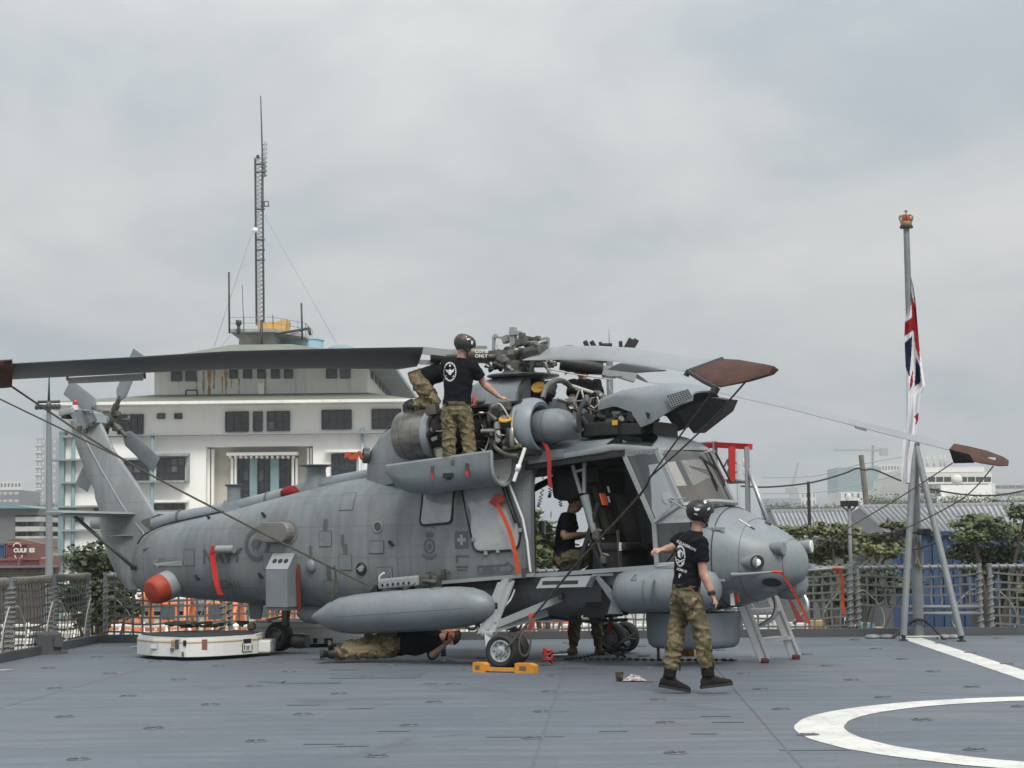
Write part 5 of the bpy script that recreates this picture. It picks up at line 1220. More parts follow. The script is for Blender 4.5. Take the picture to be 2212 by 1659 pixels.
mb = MB(); mb.tube([(-4.2, -.06, 2.0), (-4.2, -.04, 2.3)], [.09, .09], 14);
# ---- exhaust / sensor pods on the tail side
c = Vector((-6.36, -.47, .905)); ax = Vector((-.22, -.92, -.32)).normalized()
mb = MB(); mb.lathe([(.21, -.2), (.205, -.02), (.20, .02), (.18, .03)], c, ax, 24); tp = hb('sensor_tube', mb, M_hl)
mb = MB(); mb.lathe([(.185, .0), (.204, .02), (.206, .08), (.195, .15), (.165, .22), (.15, .23), (.002, .235)], c, ax, 28); hb('red_plug', mb, M_red, tp)
y = ysurf(-5.0, 1.43); mb = MB(); mb.lathe([(.055, 0), (.055, .30), (.04, .31), (.002, .312)], (-4.93, y - .07, 1.43), (-1, 0, 0), 14); tb = hb('decoy_tube', mb, M_hl); mb = MB(); mb.box((-5.05, y - .03, 1.43), (.12, .1, .04)); hb('tube_bracket', mb, M_h2, tb)
mb = MB(); mb.box((-5.27, y - .07, 1.43), (.07, .09, .09)); hb('red_plug', mb, M_redfab, tb)
def ribbon(name, pts, w, m, par=None, wv=Vector((1, 0, 0))):
 pts = smooth_pts(pts, 4); N = len(pts); mb = MB(); o = wv.normalized().cross(Vector((0, 0, 1))) * .003
 for s in (-1, 1): mb.add([p - wv * w / 2 + o * s for p in pts] + [p + wv * w / 2 + o * s for p in pts], [(k, k + 1, N + k + 1, N + k) for k in range(N - 1)], True)
 return hb(name, mb, m, par)
ribbon('ribbon', [Vector((-5.30, y - .1, 1.42)), Vector((-5.26, y - .10, 1.2)), Vector((-5.19, y - .12, .95)), Vector((-5.13, y - .11, .81))], .085, mat('bright_red_ribbon', (.66, .03, .025), .8, var=.08, vscale=12), tb)
# oblong gas cover
def stadium(cx, cz, w, h, n=8):
 r = h / 2; P = []
 for k in range(n + 1): a = -math.pi / 2 + math.pi * k / n; P.append((cx + w / 2 - r + math.cos(a) * r, cz + math.sin(a) * r))
 for k in range(n + 1): a = math.pi / 2 + math.pi * k / n; P.append((cx - w / 2 + r + math.cos(a) * r, cz + math.sin(a) * r))
 return P
rings = []
for (s, o) in ((1.16, .0), (1.16, .03), (1.0, .035), (1.0, .13), (.95, .15), (.7, .155)): rings.append([(x, ysurf(-4.1, 1.65) - o, z) for x, z in stadium(-4.12 - o * .3, 1.655, .54 * s, .27 * (s if s > 1 else s))])
hb('oblong_hatch_cover', MB().loft(rings, True, False), mat('hatch_taupe', (.17, .165, .155), .5, var=.1, vscale=5))
# dispenser box with sloped top and three holes
y0 = ysurf(-4.05, 1.0)
mb = MB(); P = [(0, .0), (-.26, .0), (-.26, .50), (-.10, .71), (0, .71)]
mb.prism([(-4.22, y0 + .03 + a, .66 + b) for a, b in P], (.36, 0, 0)); db = hb('dispenser_box', mb, M_h2)
for k in range(3):
 mb = MB(); nrm = Vector((0, -.795, .606)); mb.lathe([(.034, .004), (.034, .010), (.002, .011)], Vector((-4.13 + k * .095, y0 + .03 - .18, .66 + .605)) + nrm * .002, nrm, 14); hb('dispenser_hole', mb, M_black, db)
mb = MB(); mb.prism([(-4.225, y0 + .03 - .26, .66 + .50), (-3.855, y0 + .03 - .26, .66 + .50), (-3.855, y0 + .03 - .10, .66 + .71), (-4.225, y0 + .03 - .10, .66 + .71)], (0, -.0035, .0027)); hb('dispenser_face', mb, M_hl, db)
mb = MB(); mb.box((-4.04, y0 - .1, .64), (.34, .24, .05)); hb('dispenser_base', mb, M_hm, db)
ribbon('red_tag', [Vector((-3.80, y0 - .02, 1.33)), Vector((-3.81, y0 - .06, 1.15)), Vector((-3.80, y0 - .06, .85)), Vector((-3.80, y0 - .05, .60))], .055, mat('dark_red_tag', (.17, .022, .018), .8), db)
# fixed hatches, marks and fittings on the side
def plate(x, z, w, h, m, name='access_hatch', off=.006, sy=-1):
 mb = MB(); n = 4; rows = []
 for i in range(n + 1):
  rows.append([(x - w / 2 + w * j / n, ysurf(x - w / 2 + w * j / n, z - h / 2 + h * i / n) - off, z - h / 2 + h * i / n) for j in range(n + 1)])
 mb.loft(rows, False, True, closed=False); return hb(name, mb, m)
def hs(px, py): p = H(px, py, -.75); return p.x, p.z
for (px, py, w, h) in ((702, 1164, .20, .19), (746, 1215, .20, .19), (744, 1083, .22, .22), (572, 1212, .19, .22), (711, 1268, .22, .16), (831, 1240, .24, .17), (815, 1182, .22, .15), (383, 1205, .2, .22), (660, 1213, .0, .0)):
 if w: x, z = hs(px, py); plate(x, z, w + .018, h + .018, M_hm, 'hatch_rim', .003); plate(x, z, w, h, M_h, 'access_hatch', .006)
for (px, py, w, h) in ((701, 1139, .07, .21), (746, 1192, .07, .21), (708, 1240, .07, .22), (740, 1168, .05, .16), (668, 1190, .03, .14)): x, z = hs(px, py); plate(x, z, w, h, M_hm, 'step_marking', .004)
x, z = hs(818, 1138); mb = MB(); mb.lathe([(.075, 0), (.075, .012), (.06, .014), (.055, .004), (.002, .005)], (x, ysurf(x, z) + .002, z), (0, -1, 0), 20); pr = hb('porthole_rim', mb, M_hl); mb = MB(); mb.lathe([(.056, .008), (.002, .009)], (x, ysurf(x, z), z), (0, -1, 0), 18); hb('porthole', mb, M_egr, pr)
x, z = hs(781, 1229); mb = MB(); mb.lathe([(.085, 0), (.085, .01), (.07, .012), (.066, .006)], (x, ysurf(x, z) + .002, z), (0, -1, 0), 20); fr_ = hb('filler_port', mb, M_black); mb = MB(); mb.lathe([(.045, 0), (.04, .025), (.002, .03)], (x, ysurf(x, z), z), (0, -1, 0), 10); mb.bar((x - .05, ysurf(x, z) - .02, z), (x + .05, ysurf(x, z) - .02, z + .02), .02); hb('filler_cap', mb, M_hl, fr_)
for (px, py) in ((848, 1174), (553, 1112), (552, 1244), (401, 1249), (408, 1118)): x, z = hs(px, py); mb = MB(); mb.bar((x - .03, ysurf(x, z) - .02, z + .03), (x + .03, ysurf(x, z) - .02, z - .03), .03, .03); hb('handhold', mb, M_black)
x, z = hs(669, 1223); mb = MB(); mb.sphere((x, ysurf(x, z), z), .085, 12, (.9, .7, 1.1)); hb('vent_scoop', mb, M_h2)
x, z = hs(652, 1318); mb = MB(); mb.sphere((-3.83, -.30, .56), .19, 14, (1.6, .7, .8)); hb('belly_blister', mb, M_h2)
mb = MB(); mb.prism([(-5.2, -.02, .70), (-4.95, -.02, .70), (-5.0, -.02, .45), (-5.17, -.02, .45)], (0, .04, 0)); hb('belly_antenna', mb, M_h2)
# lettering on the skin
def decal_text(txt, px, py, size, m, name='lettering', stretch=1.0, bold=.0, off=.005):
 tm = text_mb(txt, size, bold=bold); x0, z0 = hs(px, py); P = []
 for v in tm.v: x = x0 + v.x * stretch; z = z0 + v.y + .02 * v.x; P.append(Vector((x, ysurf(x, z) - off, z)))
 tm.v = P; return hb(name, tm, m)
decal_text('NAVY', 416, 1217, .27, M_hm, bold=.008, stretch=1.05); decal_text('NZ3611', 433, 1273, .16, M_hm, stretch=1.0)
# roundel with bird
x0, z0 = hs(545, 1176)
mb = MB(); n = 40; P, Q = [], []
for k in range(n):
 a = 2 * math.pi * k / n
 for L_, r in ((P, .17), (Q, .235)): x, z = x0 + math.cos(a) * r, z0 + math.sin(a) * r; L_.append(Vector((x, ysurf(x, z) - .005, z)))
mb.add(P + Q, [(k, (k + 1) % n, n + (k + 1) % n, n + k) for k in range(n)]); hb('roundel_ring', mb, M_hm)
def decal_poly(pts, x0, z0, s, m, name, off=.005, yf=None):
 yf = yf or ysurf; mb = MB(); P = [Vector((x0 + a * s, yf(x0 + a * s, z0 + b * s) - off, z0 + b * s)) for a, b in pts]; mb.add(P, [list(range(len(P)))]); return hb(name, mb, m)
decal_poly([(-.9, -.1), (-.75, .35), (-.3, .6), (.2, .5), (.45, .65), (.75, .6), (.8, .3), (.55, .25), (.35, -.1), (.1, -.3), (.15, -.7), (-.05, -.7), (-.1, -.35), (-.35, -.3), (-.45, -.7), (-.6, -.65), (-.55, -.3)], x0, z0, .13, M_hm, 'roundel_bird')
decal_poly([(-.5, -.5), (.5, -.5), (0, .5)], *hs(574, 1232), .11, M_hm, 'warning_triangle'); decal_poly([(-.4, -.3), (.35, -.4), (0, .45)], *hs(574, 1233), .07, M_h2, 'warning_triangle_core', .008)
decal_poly([(-1, -.12), (-1, .12), (.55, .12), (.55, .24), (1, 0), (.55, -.24), (.55, -.12)][::-1], *hs(330, 1217), -.32, M_hm2, 'danger_arrow', .012)
# ---- sliding cabin door pushed back along the side
dy = lambda x, z: ysurf(max(-1.95, x), min(z, 2.3)) - .045
def door_grid(x0, x1, zf0, zf1, nx, nz, o): return [[(lerp(x0, x1, i / nx), dy(lerp(x0, x1, i / nx), lerp(zf0(lerp(x0, x1, i / nx)), zf1(lerp(x0, x1, i / nx)), j / nz)) - o, lerp(zf0(lerp(x0, x1, i / nx)), zf1(lerp(x0, x1, i / nx)), j / nz)) for j in range(nz + 1)] for i in range(nx + 1)]
zd0 = lambda x: zsill(x) - .06; zd1 = lambda x: min(2.34 + .04 * (x + 1.95), 2.42)
Aa, Bb = door_grid(-1.94, -.17, zd0, zd1, 10, 12, 0), door_grid(-1.94, -.17, zd0, zd1, 10, 12, -.035)
mb = MB(); mb.loft([a + list(reversed(b)) for a, b in zip(Aa, Bb)], True, True); door = hb('cabin_door', mb, M_h)
def door_window(pts, r, name='door_window'):
 P = []; n = len(pts)
 for i in range(n):
  a, b, c = Vector((*pts[i - 1], 0)), Vector((*pts[i], 0)), Vector((*pts[(i + 1) % n], 0)); p = b + (a - b).normalized() * r; q = b + (c - b).normalized() * r
  for k in range(5): t = k / 4; P.append(p.lerp(b, t).lerp(b.lerp(q, t), t))
 ring = [Vector((p.x, dy(p.x, p.y) - .012, p.y)) for p in P]
 mb = MB(); c = sum(ring, Vector()) / len(ring) + Vector((0, -.03, 0)); mid = [p.lerp(c, .35) + Vector((0, -.012, 0)) for p in ring]; N = len(ring)
 mb.add(ring + mid + [c], [(k, (k + 1) % N, N + (k + 1) % N, N + k) for k in range(N)] + [(N + k, N + (k + 1) % N, 2 * N) for k in range(N)], True); w = hb(name, mb, M_cwin, door)
 mb = MB(); mb.tube(ring + [ring[0]], .015, 6); hb('window_seal', mb, M_black, w); return w
door_window([(-1.79, 2.24), (-1.79, 1.71), (-1.31, 1.74), (-1.31, 2.26)], .07)
door_window([(-1.20, 2.20), (-.97, 1.37), (-.35, 1.39), (-.30, 1.62), (-.56, 2.24)], .09, 'bubble_window')
mb = MB(); mb.tube([Vector((-.50, -.86, 2.33)), Vector((-.26, -.865, 1.78)), Vector((-.2, -.865, 1.5)), Vector((-.16, -.86, 1.12))], .016, 6); hb('door_edge_strip', mb, M_white, door)
mb = MB(); mb.tube([Vector((-.60, -.862, 2.30)), Vector((-.36, -.87, 1.72))], .013, 6); hb('door_inner_strip', mb, M_black, door)
for px, py in ((1021, 1166), (1123, 1145), (1048, 1195), (1074, 1190), (1108, 1187)): p = H(px, py, -.86); mb = MB(); mb.rbox((p.x, dy(p.x, p.z) - .02, p.z), (.05, .02, .05), .006); hb('window_latch', mb, M_hl, door)
def dd(px, py): p = H(px, py, -.83); return p.x, p.z
x, z = dd(997, 1166);
def door_rect(x, z, w, h, m, name, off=.006): mb = MB(); mb.add([(x + a * w / 2, dy(x + a * w / 2, z + b * h / 2) - off, z + b * h / 2) for a, b in ((-1, -1), (1, -1), (1, 1), (-1, 1))], [(0, 1, 2, 3)]); return hb(name, mb, m, door)
door_rect(x, z, .20, .21, M_hm, 'first_aid_panel'); door_rect(x, z, .13, .045, M_hm2, 'first_aid_cross', .009); door_rect(x, z, .045, .13, M_hm2, 'first_aid_cross', .010)
x, z = dd(927, 1180)
mb = MB(); n = 24; P, Q = [], []
for k in range(n):
 a = 2 * math.pi * k / n
 for L_, r in ((P, .062), (Q, .085)): xx, zz = x + math.cos(a) * r, z + math.sin(a) * r * 1.15; L_.append(Vector((xx, dy(xx, zz) - .006, zz)))
mb.add(P + Q, [(k, (k + 1) % n, n + (k + 1) % n, n + k) for k in range(n)]); hb('crest_ring', mb, M_hm, door)
decal_poly([(-.5, -.1), (-.3, .3), (0, .55), (.3, .3), (.5, -.1), (.2, -.2), (.3, -.6), (0, -.35), (-.3, -.6), (-.2, -.2)], x, z, .085, M_hm, 'crest_bird', .007, dy)
decal_poly([(-.6, -.5), (.6, -.5), (.8, .3), (.4, 0), (.25, .5), (0, .1), (-.25, .5), (-.4, 0), (-.8, .3)], x, z + .155, .085, M_hm, 'crest_crown', .007, dy)
decal_poly([(-1, .25), (-.5, -.1), (.5, -.1), (1, .25), (.9, -.15), (.4, -.5), (-.4, -.5), (-.9, -.15)], x, z - .11, .11, M_hm, 'crest_scroll', .007, dy)
x, z = dd(1032, 1223)
for (pa, pb) in (((0, 0), (.42, .02)), ((.42, .02), (.42, .05)), ((.42, .05), (.52, -.02)), ((.52, -.02), (.42, -.10)), ((.42, -.10), (.42, -.065)), ((.42, -.065), (0, -.085)), ((0, -.085), (0, 0))):
 mb = MB(); a = Vector((x + pa[0], dy(x, z) - .006, z + pa[1])); b = Vector((x + pb[0], dy(x, z) - .006, z + pb[1])); mb.bar(a, b, .004, .010, up=(0, 0, 1)); hb('rescue_arrow', mb, M_hm, door)
tm = text_mb('RESCUE', .075, bold=.002); tm.v = [Vector((x + .06 + v.x, dy(x, z) - .008, z - .065 + v.y + .03 * v.x)) for v in tm.v]; hb('lettering', tm, M_hm, door)
for (px, py, w, h) in ((1000, 1201, .16, .02), (986, 1207, .025, .09), (997, 1224, .18, .02), (997, 1231, .15, .012), (935, 1140, .05, .015)): door_rect(*dd(px, py), w, h, M_hm, 'stencil_mark')
# red plug and ribbon on the door
p = H(1075, 1082, -.9); mb = MB(); mb.prism([p + Vector((a, 0, b)) for a, b in ((-.11, -.02), (-.02, -.07), (.09, -.01), (.10, .06), (.0, .09))], (0, -.04, 0)); rp = hb('red_plug', mb, M_red, door)
ribbon('ribbon', [p + Vector((.02, -.05, -.04)), H(1098, 1140, -.95), H(1112, 1190, -.95), H(1120, 1239, -.93)], .055, M_orgfab, rp)
for (px, py) in ((926, 1246), (958, 1240), (1133, 1238)): p = H(px, py, -.86); mb = MB(); mb.rbox(p, (.05, .05, .13), .01); mb.rbox(p + Vector((.06, 0, .02)), (.06, .03, .04), .01); hb('door_roller', mb, M_egr, door)
# ---------------------------------------------------------------- cabin interior
def hp(name, pts, r, m, par=None, n=7, sm=0, flat=1.0): mb = MB(); mb.tube(smooth_pts(pts, sm) if sm else pts, r, n, flat=flat); return hb(name, mb, m, par)
seat = MB(); seat.rbox((.78, -.36, 1.42), (.46, .46, .10), .03); seat.rbox((.52, -.36, 1.80), (.12, .46, .85), .04, rot3('Y', -.28)); seat.rbox((.42, -.36, 2.30), (.12, .28, .22), .03, rot3('Y', -.28)); seat.box((.75, -.36, 1.24), (.40, .40, .28)); st_ = hb('pilot_seat', seat, M_glow)
for k, (dy_, m) in enumerate(((-.11, M_olive), (.02, M_olive), (.14, M_olive))):
 mb = MB(); mb.rbox((.64 + k * .015, -.38 + dy_, 1.86), (.08, .085, .62), .025, rot3('Y', -.28)); hb('harness_pad', mb, m, st_)
mb = MB(); mb.rbox((.68, -.50, 2.0), (.02, .14, .15), .005, rot3('Y', -.28)); hb('orange_panel', mb, M_orange, st_)
for z in (2.12, 2.0): mb = MB(); mb.box((.71, -.42, z), (.01, .035, .08), rot3('Y', -.28)); hb('white_label', mb, M_white, st_)
mb = MB(); mb.box((.95, -.60, 1.42), (.015, .05, .10)); hb('white_label', mb, M_white, st_); mb = MB(); mb.bar((.92, -.61, 1.62), (.95, -.61, 1.12), .06, .01); hb('seat_strap', mb, M_egr, st_)
mb = MB(); mb.bar((.35, -.60, 1.12), (.66, -.60, 1.95), .05); mb.bar((.72, -.60, 1.12), (.50, -.60, 1.6), .04); hb('seat_frame', mb, M_glow, st_)
seat2 = [];  c_ = None
mb = MB(); mb.rbox((.78, .38, 1.42), (.46, .46, .10), .03); mb.rbox((.52, .38, 1.74), (.12, .46, .72), .04, rot3('Y', -.28)); hb('copilot_seat', mb, M_glow)
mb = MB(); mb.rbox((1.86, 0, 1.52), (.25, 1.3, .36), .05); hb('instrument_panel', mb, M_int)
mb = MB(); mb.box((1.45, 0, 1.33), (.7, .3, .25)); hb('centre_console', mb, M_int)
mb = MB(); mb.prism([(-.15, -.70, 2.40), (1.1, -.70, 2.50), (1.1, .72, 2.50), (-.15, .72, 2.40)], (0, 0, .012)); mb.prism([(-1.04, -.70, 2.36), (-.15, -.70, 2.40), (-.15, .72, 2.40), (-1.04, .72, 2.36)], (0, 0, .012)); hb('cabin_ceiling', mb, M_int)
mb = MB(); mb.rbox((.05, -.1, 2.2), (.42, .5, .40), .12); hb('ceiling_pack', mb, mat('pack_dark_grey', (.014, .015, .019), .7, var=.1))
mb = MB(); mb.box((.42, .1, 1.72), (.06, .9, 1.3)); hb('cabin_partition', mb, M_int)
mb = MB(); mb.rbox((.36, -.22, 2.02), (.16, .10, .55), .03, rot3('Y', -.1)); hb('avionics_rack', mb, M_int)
for k in range(4):       # curled intercom cords hanging from the ceiling
 a = Vector((-.62 + .1 * k, .35, 2.36)); b = a + Vector((-.10 + .07 * k, 0, -.42 + .12 * (k % 2))); N = 60; pts = []
 for i in range(N): t = i / (N - 1); an = i * .9; pts.append(a.lerp(b, t) + Vector((math.cos(an) * .022, math.sin(an) * .022, -.06 * math.sin(math.pi * t))))
 hp('intercom_cord', pts, .006, M_black, n=4)
hp('conduit', [Vector((-1.0, .3, 2.05)), Vector((-.6, .2, 2.22)), Vector((-.2, .1, 2.34))], .045, M_int, sm=3)
mb = MB(); mb.lathe([(.045, 0), (.05, .16), (.002, .165)], (-.80, .60, 1.60), n=12); hb('paper_cup_holder', mb, M_white)
# crash mount strut in the doorway
mb = MB(); a = H(1245, 1010, -.62); b = H(1262, 1070, -.62); c = H(1283, 1150, -.60)
mb.bar(H(1237, 1005, -.62), H(1255, 1065, -.62), .028, .04); mb.bar(H(1262, 1003, -.62), H(1262, 1065, -.62), .028, .04); mb.bar(H(1239, 1020, -.62), H(1262, 1014, -.62), .025, .03); mb.tube([b, b.lerp(c, .35), c], [.06, .05, .035], 10); mb.tube([H(1262, 1000, -.62), H(1264, 1006, -.62)], .03, 8); hs_ = hb('hoist_strut', mb, M_hl)
mb = MB(); mb.rbox(c + Vector((.03, 0, -.03)), (.09, .07, .12), .02); mb.tube([c, c + Vector((.10, .02, -.30))], .022, 6); mb.rbox(c + Vector((.12, .02, -.34)), (.08, .08, .10), .02); hb('hoist_fitting', mb, M_egr, hs_)
for k in range(4): mb = MB(); mb.bar(c + Vector((.0 + .03 * k, .03, .05 - .1 * k)), c + Vector((.09 + .03 * k, .04, .02 - .1 * k)), .02); hb('hoist_link', mb, M_pipe, hs_)
# ---------------------------------------------------------------- external fuel tank and rack
ta, tb_ = Vector((-3.12, -1.35, .555)), Vector((-.40, -1.35, .735)); tl = (tb_ - ta).length; tdir = (tb_ - ta).normalized()
prof = [(.004, 0), (.05, .06), (.10, .16), (.17, .30), (.225, .48), (.25, .72), (.258, 1.0), (.262, 1.6), (.262, 2.0), (.252, 2.25), (.225, 2.45), (.18, 2.58), (.12, 2.67), (.06, 2.715), (.004, tl)]
mb = MB(); mb.lathe(prof, ta, tdir, 36); tank = hb('fuel_tank', mb, M_h2)
mb = MB(); up = tdir.cross(Vector((0, 1, 0)))
if up.z < 0: up = -up
mb2 = MB()
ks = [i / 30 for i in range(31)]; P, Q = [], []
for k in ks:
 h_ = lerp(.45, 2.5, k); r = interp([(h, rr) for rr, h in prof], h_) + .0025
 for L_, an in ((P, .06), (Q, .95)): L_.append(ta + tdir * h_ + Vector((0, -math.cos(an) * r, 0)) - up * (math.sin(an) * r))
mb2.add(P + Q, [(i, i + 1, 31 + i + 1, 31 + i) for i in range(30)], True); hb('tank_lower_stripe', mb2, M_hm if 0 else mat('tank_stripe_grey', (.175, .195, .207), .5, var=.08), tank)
mb = MB(); pts = []
for k in range(12): a = 2 * math.pi * k / 11; pts.append(H(943, 1268, -1.42) + tdir * (.09 * math.cos(a)) + Vector((0, -.045, .02)) * math.sin(a))
mb.tube(pts, .008, 5); hb('tank_filler', mb, M_black, tank)
mb = MB(); mb.rbox(Vector((-1.86, -1.16, 1.0)), (.60, .20, .13), .03, rot3('Y', -.08)); rk = hb('stores_rack', mb, M_hl)
for k in range(6): mb = MB(); mb.lathe([(.018, 0), (.018, .004), (.002, .005)], (-2.08 + k * .08, -1.262, .965 + .006 * k), (0, -1, 0), 10); hb('rack_hole', mb, M_black, rk)
for x in (-2.02, -1.68): mb = MB(); mb.lathe([(.02, 0), (.02, .004), (.002, .005)], (x, -1.2, 1.062 + .05 * (x + 2) * .2), (0, -.3, 1), 10); hb('rack_hole', mb, M_black, rk)
mb = MB(); mb.rbox((-1.50, -1.13, 1.02), (.16, .16, .16), .03); mb.rbox((-1.38, -1.1, 1.0), (.10, .14, .18), .03); mb.tube([(-1.5, -1.22, 1.02), (-1.32, -1.18, 1.0)], .03, 8); hb('rack_end', mb, M_egr, rk)
mb = MB(); mb.rbox((-2.25, -1.15, .93), (.12, .14, .10), .03); mb.tube([(-2.3, -1.2, .9), (-2.18, -1.22, .98)], .035, 7); hb('rack_fitting', mb, M_egr, rk)
hp('rack_handle', [Vector((-2.17, -1.2, .98)), Vector((-2.15, -1.22, 1.07)), Vector((-2.08, -1.22, 1.12))], .014, M_white, rk, sm=3)
for x in (-2.0, -1.6): mb = MB(); mb.bar((x, -.74, .93), (x, -1.15, .96), .12, .10); hb('rack_beam', mb, M_h2, rk)
ribbon('red_strap', [Vector((-1.55, -1.3, 1.0)), Vector((-1.62, -1.36, .93)), Vector((-1.75, -1.42, .87)), Vector((-1.85, -1.42, .86))], .06, mat('brown_red_strap', (.16, .05, .035), .8, var=.2, vscale=12), rk, Vector((.7, 0, .7)))
# port tank (mirror)
mb = MB(); mb.lathe(prof, ta + Vector((0, 2.7, 0)), tdir, 24); hb('fuel_tank', mb, M_h2)
# ---------------------------------------------------------------- main landing gear
def wheel(c, r, w, ax, par, rimr=.62, hubm=None):
 mb = MB(); mb.lathe([(r * .60, -w * .42), (r * .82, -w * .5), (r * .96, -w * .36), (r, -w * .12), (r, w * .12), (r * .96, w * .36), (r * .82, w * .5), (r * .60, w * .42)], c, ax, 32, caps=False); wh = hb('wheel', mb, M_rub, par)
 mb = MB()
 for s in (-1, 1): mb.lathe([(r * .66, s * w * .40), (r * .62, s * w * .47), (r * .56, s * w * .46), (r * .50, s * w * .34), (r * .30, s * w * .30), (r * .26, s * w * .42), (r * .14, s * w * .46), (.002, s * w * .46)], c, ax, 24, caps=False)
 rim = hb('rim', mb, hubm or M_hub, wh)
 axn = Vector(ax).normalized(); x = axn.orthogonal().normalized(); y = axn.cross(x); mb = MB()
 for k in range(8):
  a = 2 * math.pi * k / 8
  for s in (-1, 1): mb.sphere(Vector(c) + axn * (s * w * .33) + (x * math.cos(a) + y * math.sin(a)) * r * .43, .012, 6)
 hb('wheel_bolts', mb, M_egr, wh); return wh
def gear(sy):
 cw = my(Vector((-.12, 1.62, .205)), sy); ax = my(Vector((.12, 1, 0)), sy)
 for o in (0, -.30): wheel(cw + ax.normalized() * o, .205, .17, ax, None)
 axn = ax.normalized(); leg_top = my(Vector((-.50, .84, 1.00)), sy); knee = my(Vector((-.42, 1.47, .40)), sy)
 mb = MB(); mb.bar(leg_top, knee, .11, .10, up=(1, 0, .3)); lg = hb('main_leg', mb, M_hl)
 for dx in (-.055, .055): mb = MB(); mb.bar(leg_top + Vector((dx, my(Vector((0, .03, 0)), sy).y, 0)), knee + Vector((dx, my(Vector((0, .03, 0)), sy).y, 0)), .02, .14, up=(1, 0, .3)); hb('leg_flange', mb, M_hl, lg)
 mb = MB(); mb.tube([leg_top + Vector((-.07, 0, 0)), leg_top + Vector((.09, 0, 0))], .05, 10); hb('leg_pivot', mb, M_egr, lg)
 mb = MB(); mb.tube([knee + Vector((-.06, 0, .0)), knee + Vector((.10, 0, -.02))], .06, 10); mb.bar(knee, cw + Vector((-.2, 0, .0)) + axn * -.02, .08, .07); mb.tube([cw - axn * .36, cw + axn * .12], .03, 8); hb('trailing_arm', mb, M_hl, lg)
 for q, w in ((Vector((.20, .76, .80)), .055), (Vector((.02, .78, .62)), .05)):
  mb = MB(); mb.bar(my(Vector((-.34, 1.40, .50)) if w > .05 else Vector((-.36, 1.42, .44)), sy), my(q, sy), w, w * 1.4); hb('drag_brace', mb, M_hl, lg)
 mb = MB(); mb.rbox(my(Vector((.20, .77, .82)), sy), (.10, .08, .08), .02); hb('brace_fitting', mb, M_egr, lg)
 hp('brake_line', [leg_top + Vector((.10, 0, -.1)), leg_top.lerp(knee, .35) + Vector((.14, 0, .0)), leg_top.lerp(knee, .5) + Vector((.09, 0, .0))], .012, M_line, lg, sm=4)
 if sy < 0:
  mb = MB(); mb.rbox(leg_top.lerp(knee, .55) + Vector((.02, -.07, .05)), (.07, .02, .08), .01); hb('tie_ring', mb, M_black, lg)
gear(-1); gear(1)
# tail wheel
mb = MB(); mb.tube([(-4.55, 0, .66), (-4.56, 0, .40)], [.07, .055], 10); tlg = hb('tail_leg', mb, M_egr)
mb = MB(); mb.bar((-4.54, -.02, .42), (-4.66, -.12, .16), .05, .06); mb.bar((-4.54, .02, .42), (-4.66, .12, .16), .05, .06); mb.bar((-4.56, 0, .50), (-4.88, 0, .44), .03); mb.bar((-4.88, 0, .44), (-4.60, 0, .34), .025); hb('tail_fork', mb, M_egr, tlg)
wheel((-4.67, 0, .215), .205, .20, (0, 1, 0), tlg, hubm=mat('tail_hub_grey', (.08, .08, .08), .5))
# ---------------------------------------------------------------- belly equipment
mb = MB(); mb.prism([(-.02, -.80, .915), (-.02, -.98, .925), (.03, -.93, 1.045), (.06, -.80, 1.06)], (.68, 0, .02)); lv = hb('vent_hood', mb, M_hl)
mb = MB(); mb.prism([(.06, -.963, .965), (.55, -.963, .975), (.55, -.952, 1.02), (.06, -.952, 1.01)], (0, -.003, .002)); hb('vent_slot', mb, M_black, lv)
mb = MB(); mb.lathe([(.024, 0), (.024, .004), (.002, .005)], (.665, -.93, .985), (1, -.15, .1), 12); hb('vent_hole', mb, M_black, lv)
mb = MB(); mb.bar((.75, -.80, 1.06), (1.05, -.80, .66), .10, .05); mb.bar((.68, -.81, 1.08), (.95, -.81, 1.09), .04, .03); hb('belly_strake', mb, M_h2)
mb = MB(); mb.prism([(.42, -.60, .56), (.72, -.60, .56), (.72, -.60, .90), (.50, -.60, .90)], (0, .5, 0)); mb.prism([(.74, -.72, .60), (1.05, -.72, .60), (1.05, -.72, .95), (.74, -.72, .95)], (0, .1, 0)); hb('belly_bay', mb, M_glow)
mb = MB(); mb.prism([(.86, -.80, .62), (1.06, -.80, .62), (.98, -.78, .92), (.95, -.78, .92)], (0, .02, 0)); hb('bay_gusset', mb, M_hl)
# side pod and drum radome
mb = MB(); mb.lathe([(.02, -.02), (.14, .0), (.215, .05), (.25, .14), (.255, .3), (.255, .95), (.24, 1.12), (.19, 1.24), (.10, 1.30), (.02, 1.31)], (1.04, -.88, .885), (1, .02, .03), 36); pod = hb('equipment_pod', mb, M_h2)
for (x, dz, w) in ((1.36, .02, .004), (1.5, -.02, .03)):
 mb = MB(); pts = [Vector((1.04 + x - .9, -.88 - math.cos(a) * .258, .885 + .03 * (x - .9) + math.sin(a) * .258)) for a in [-.5 + .1 * k for k in range(11)]]; mb.tube(pts, max(w, .006), 4, flat=.3); hb('pod_stripe', mb, M_hm, pod)
tri = [(1.33, 1.03), (1.39, 1.03), (1.36, 1.10)]
for i in range(3):
 a, b = tri[i], tri[(i + 1) % 3]; f_ = lambda p: Vector((p[0], -.88 - math.sqrt(max(.001, .257 ** 2 - (p[1] - .895) ** 2)), p[1])); mb = MB(); mb.bar(f_(a), f_(b), .006); hb('pod_triangle', mb, M_hm, pod)
mb = MB(); mb.rbox((1.55, -.62, .86), (.6, .3, .3), .05); hb('pod_mount', mb, M_h2, pod)
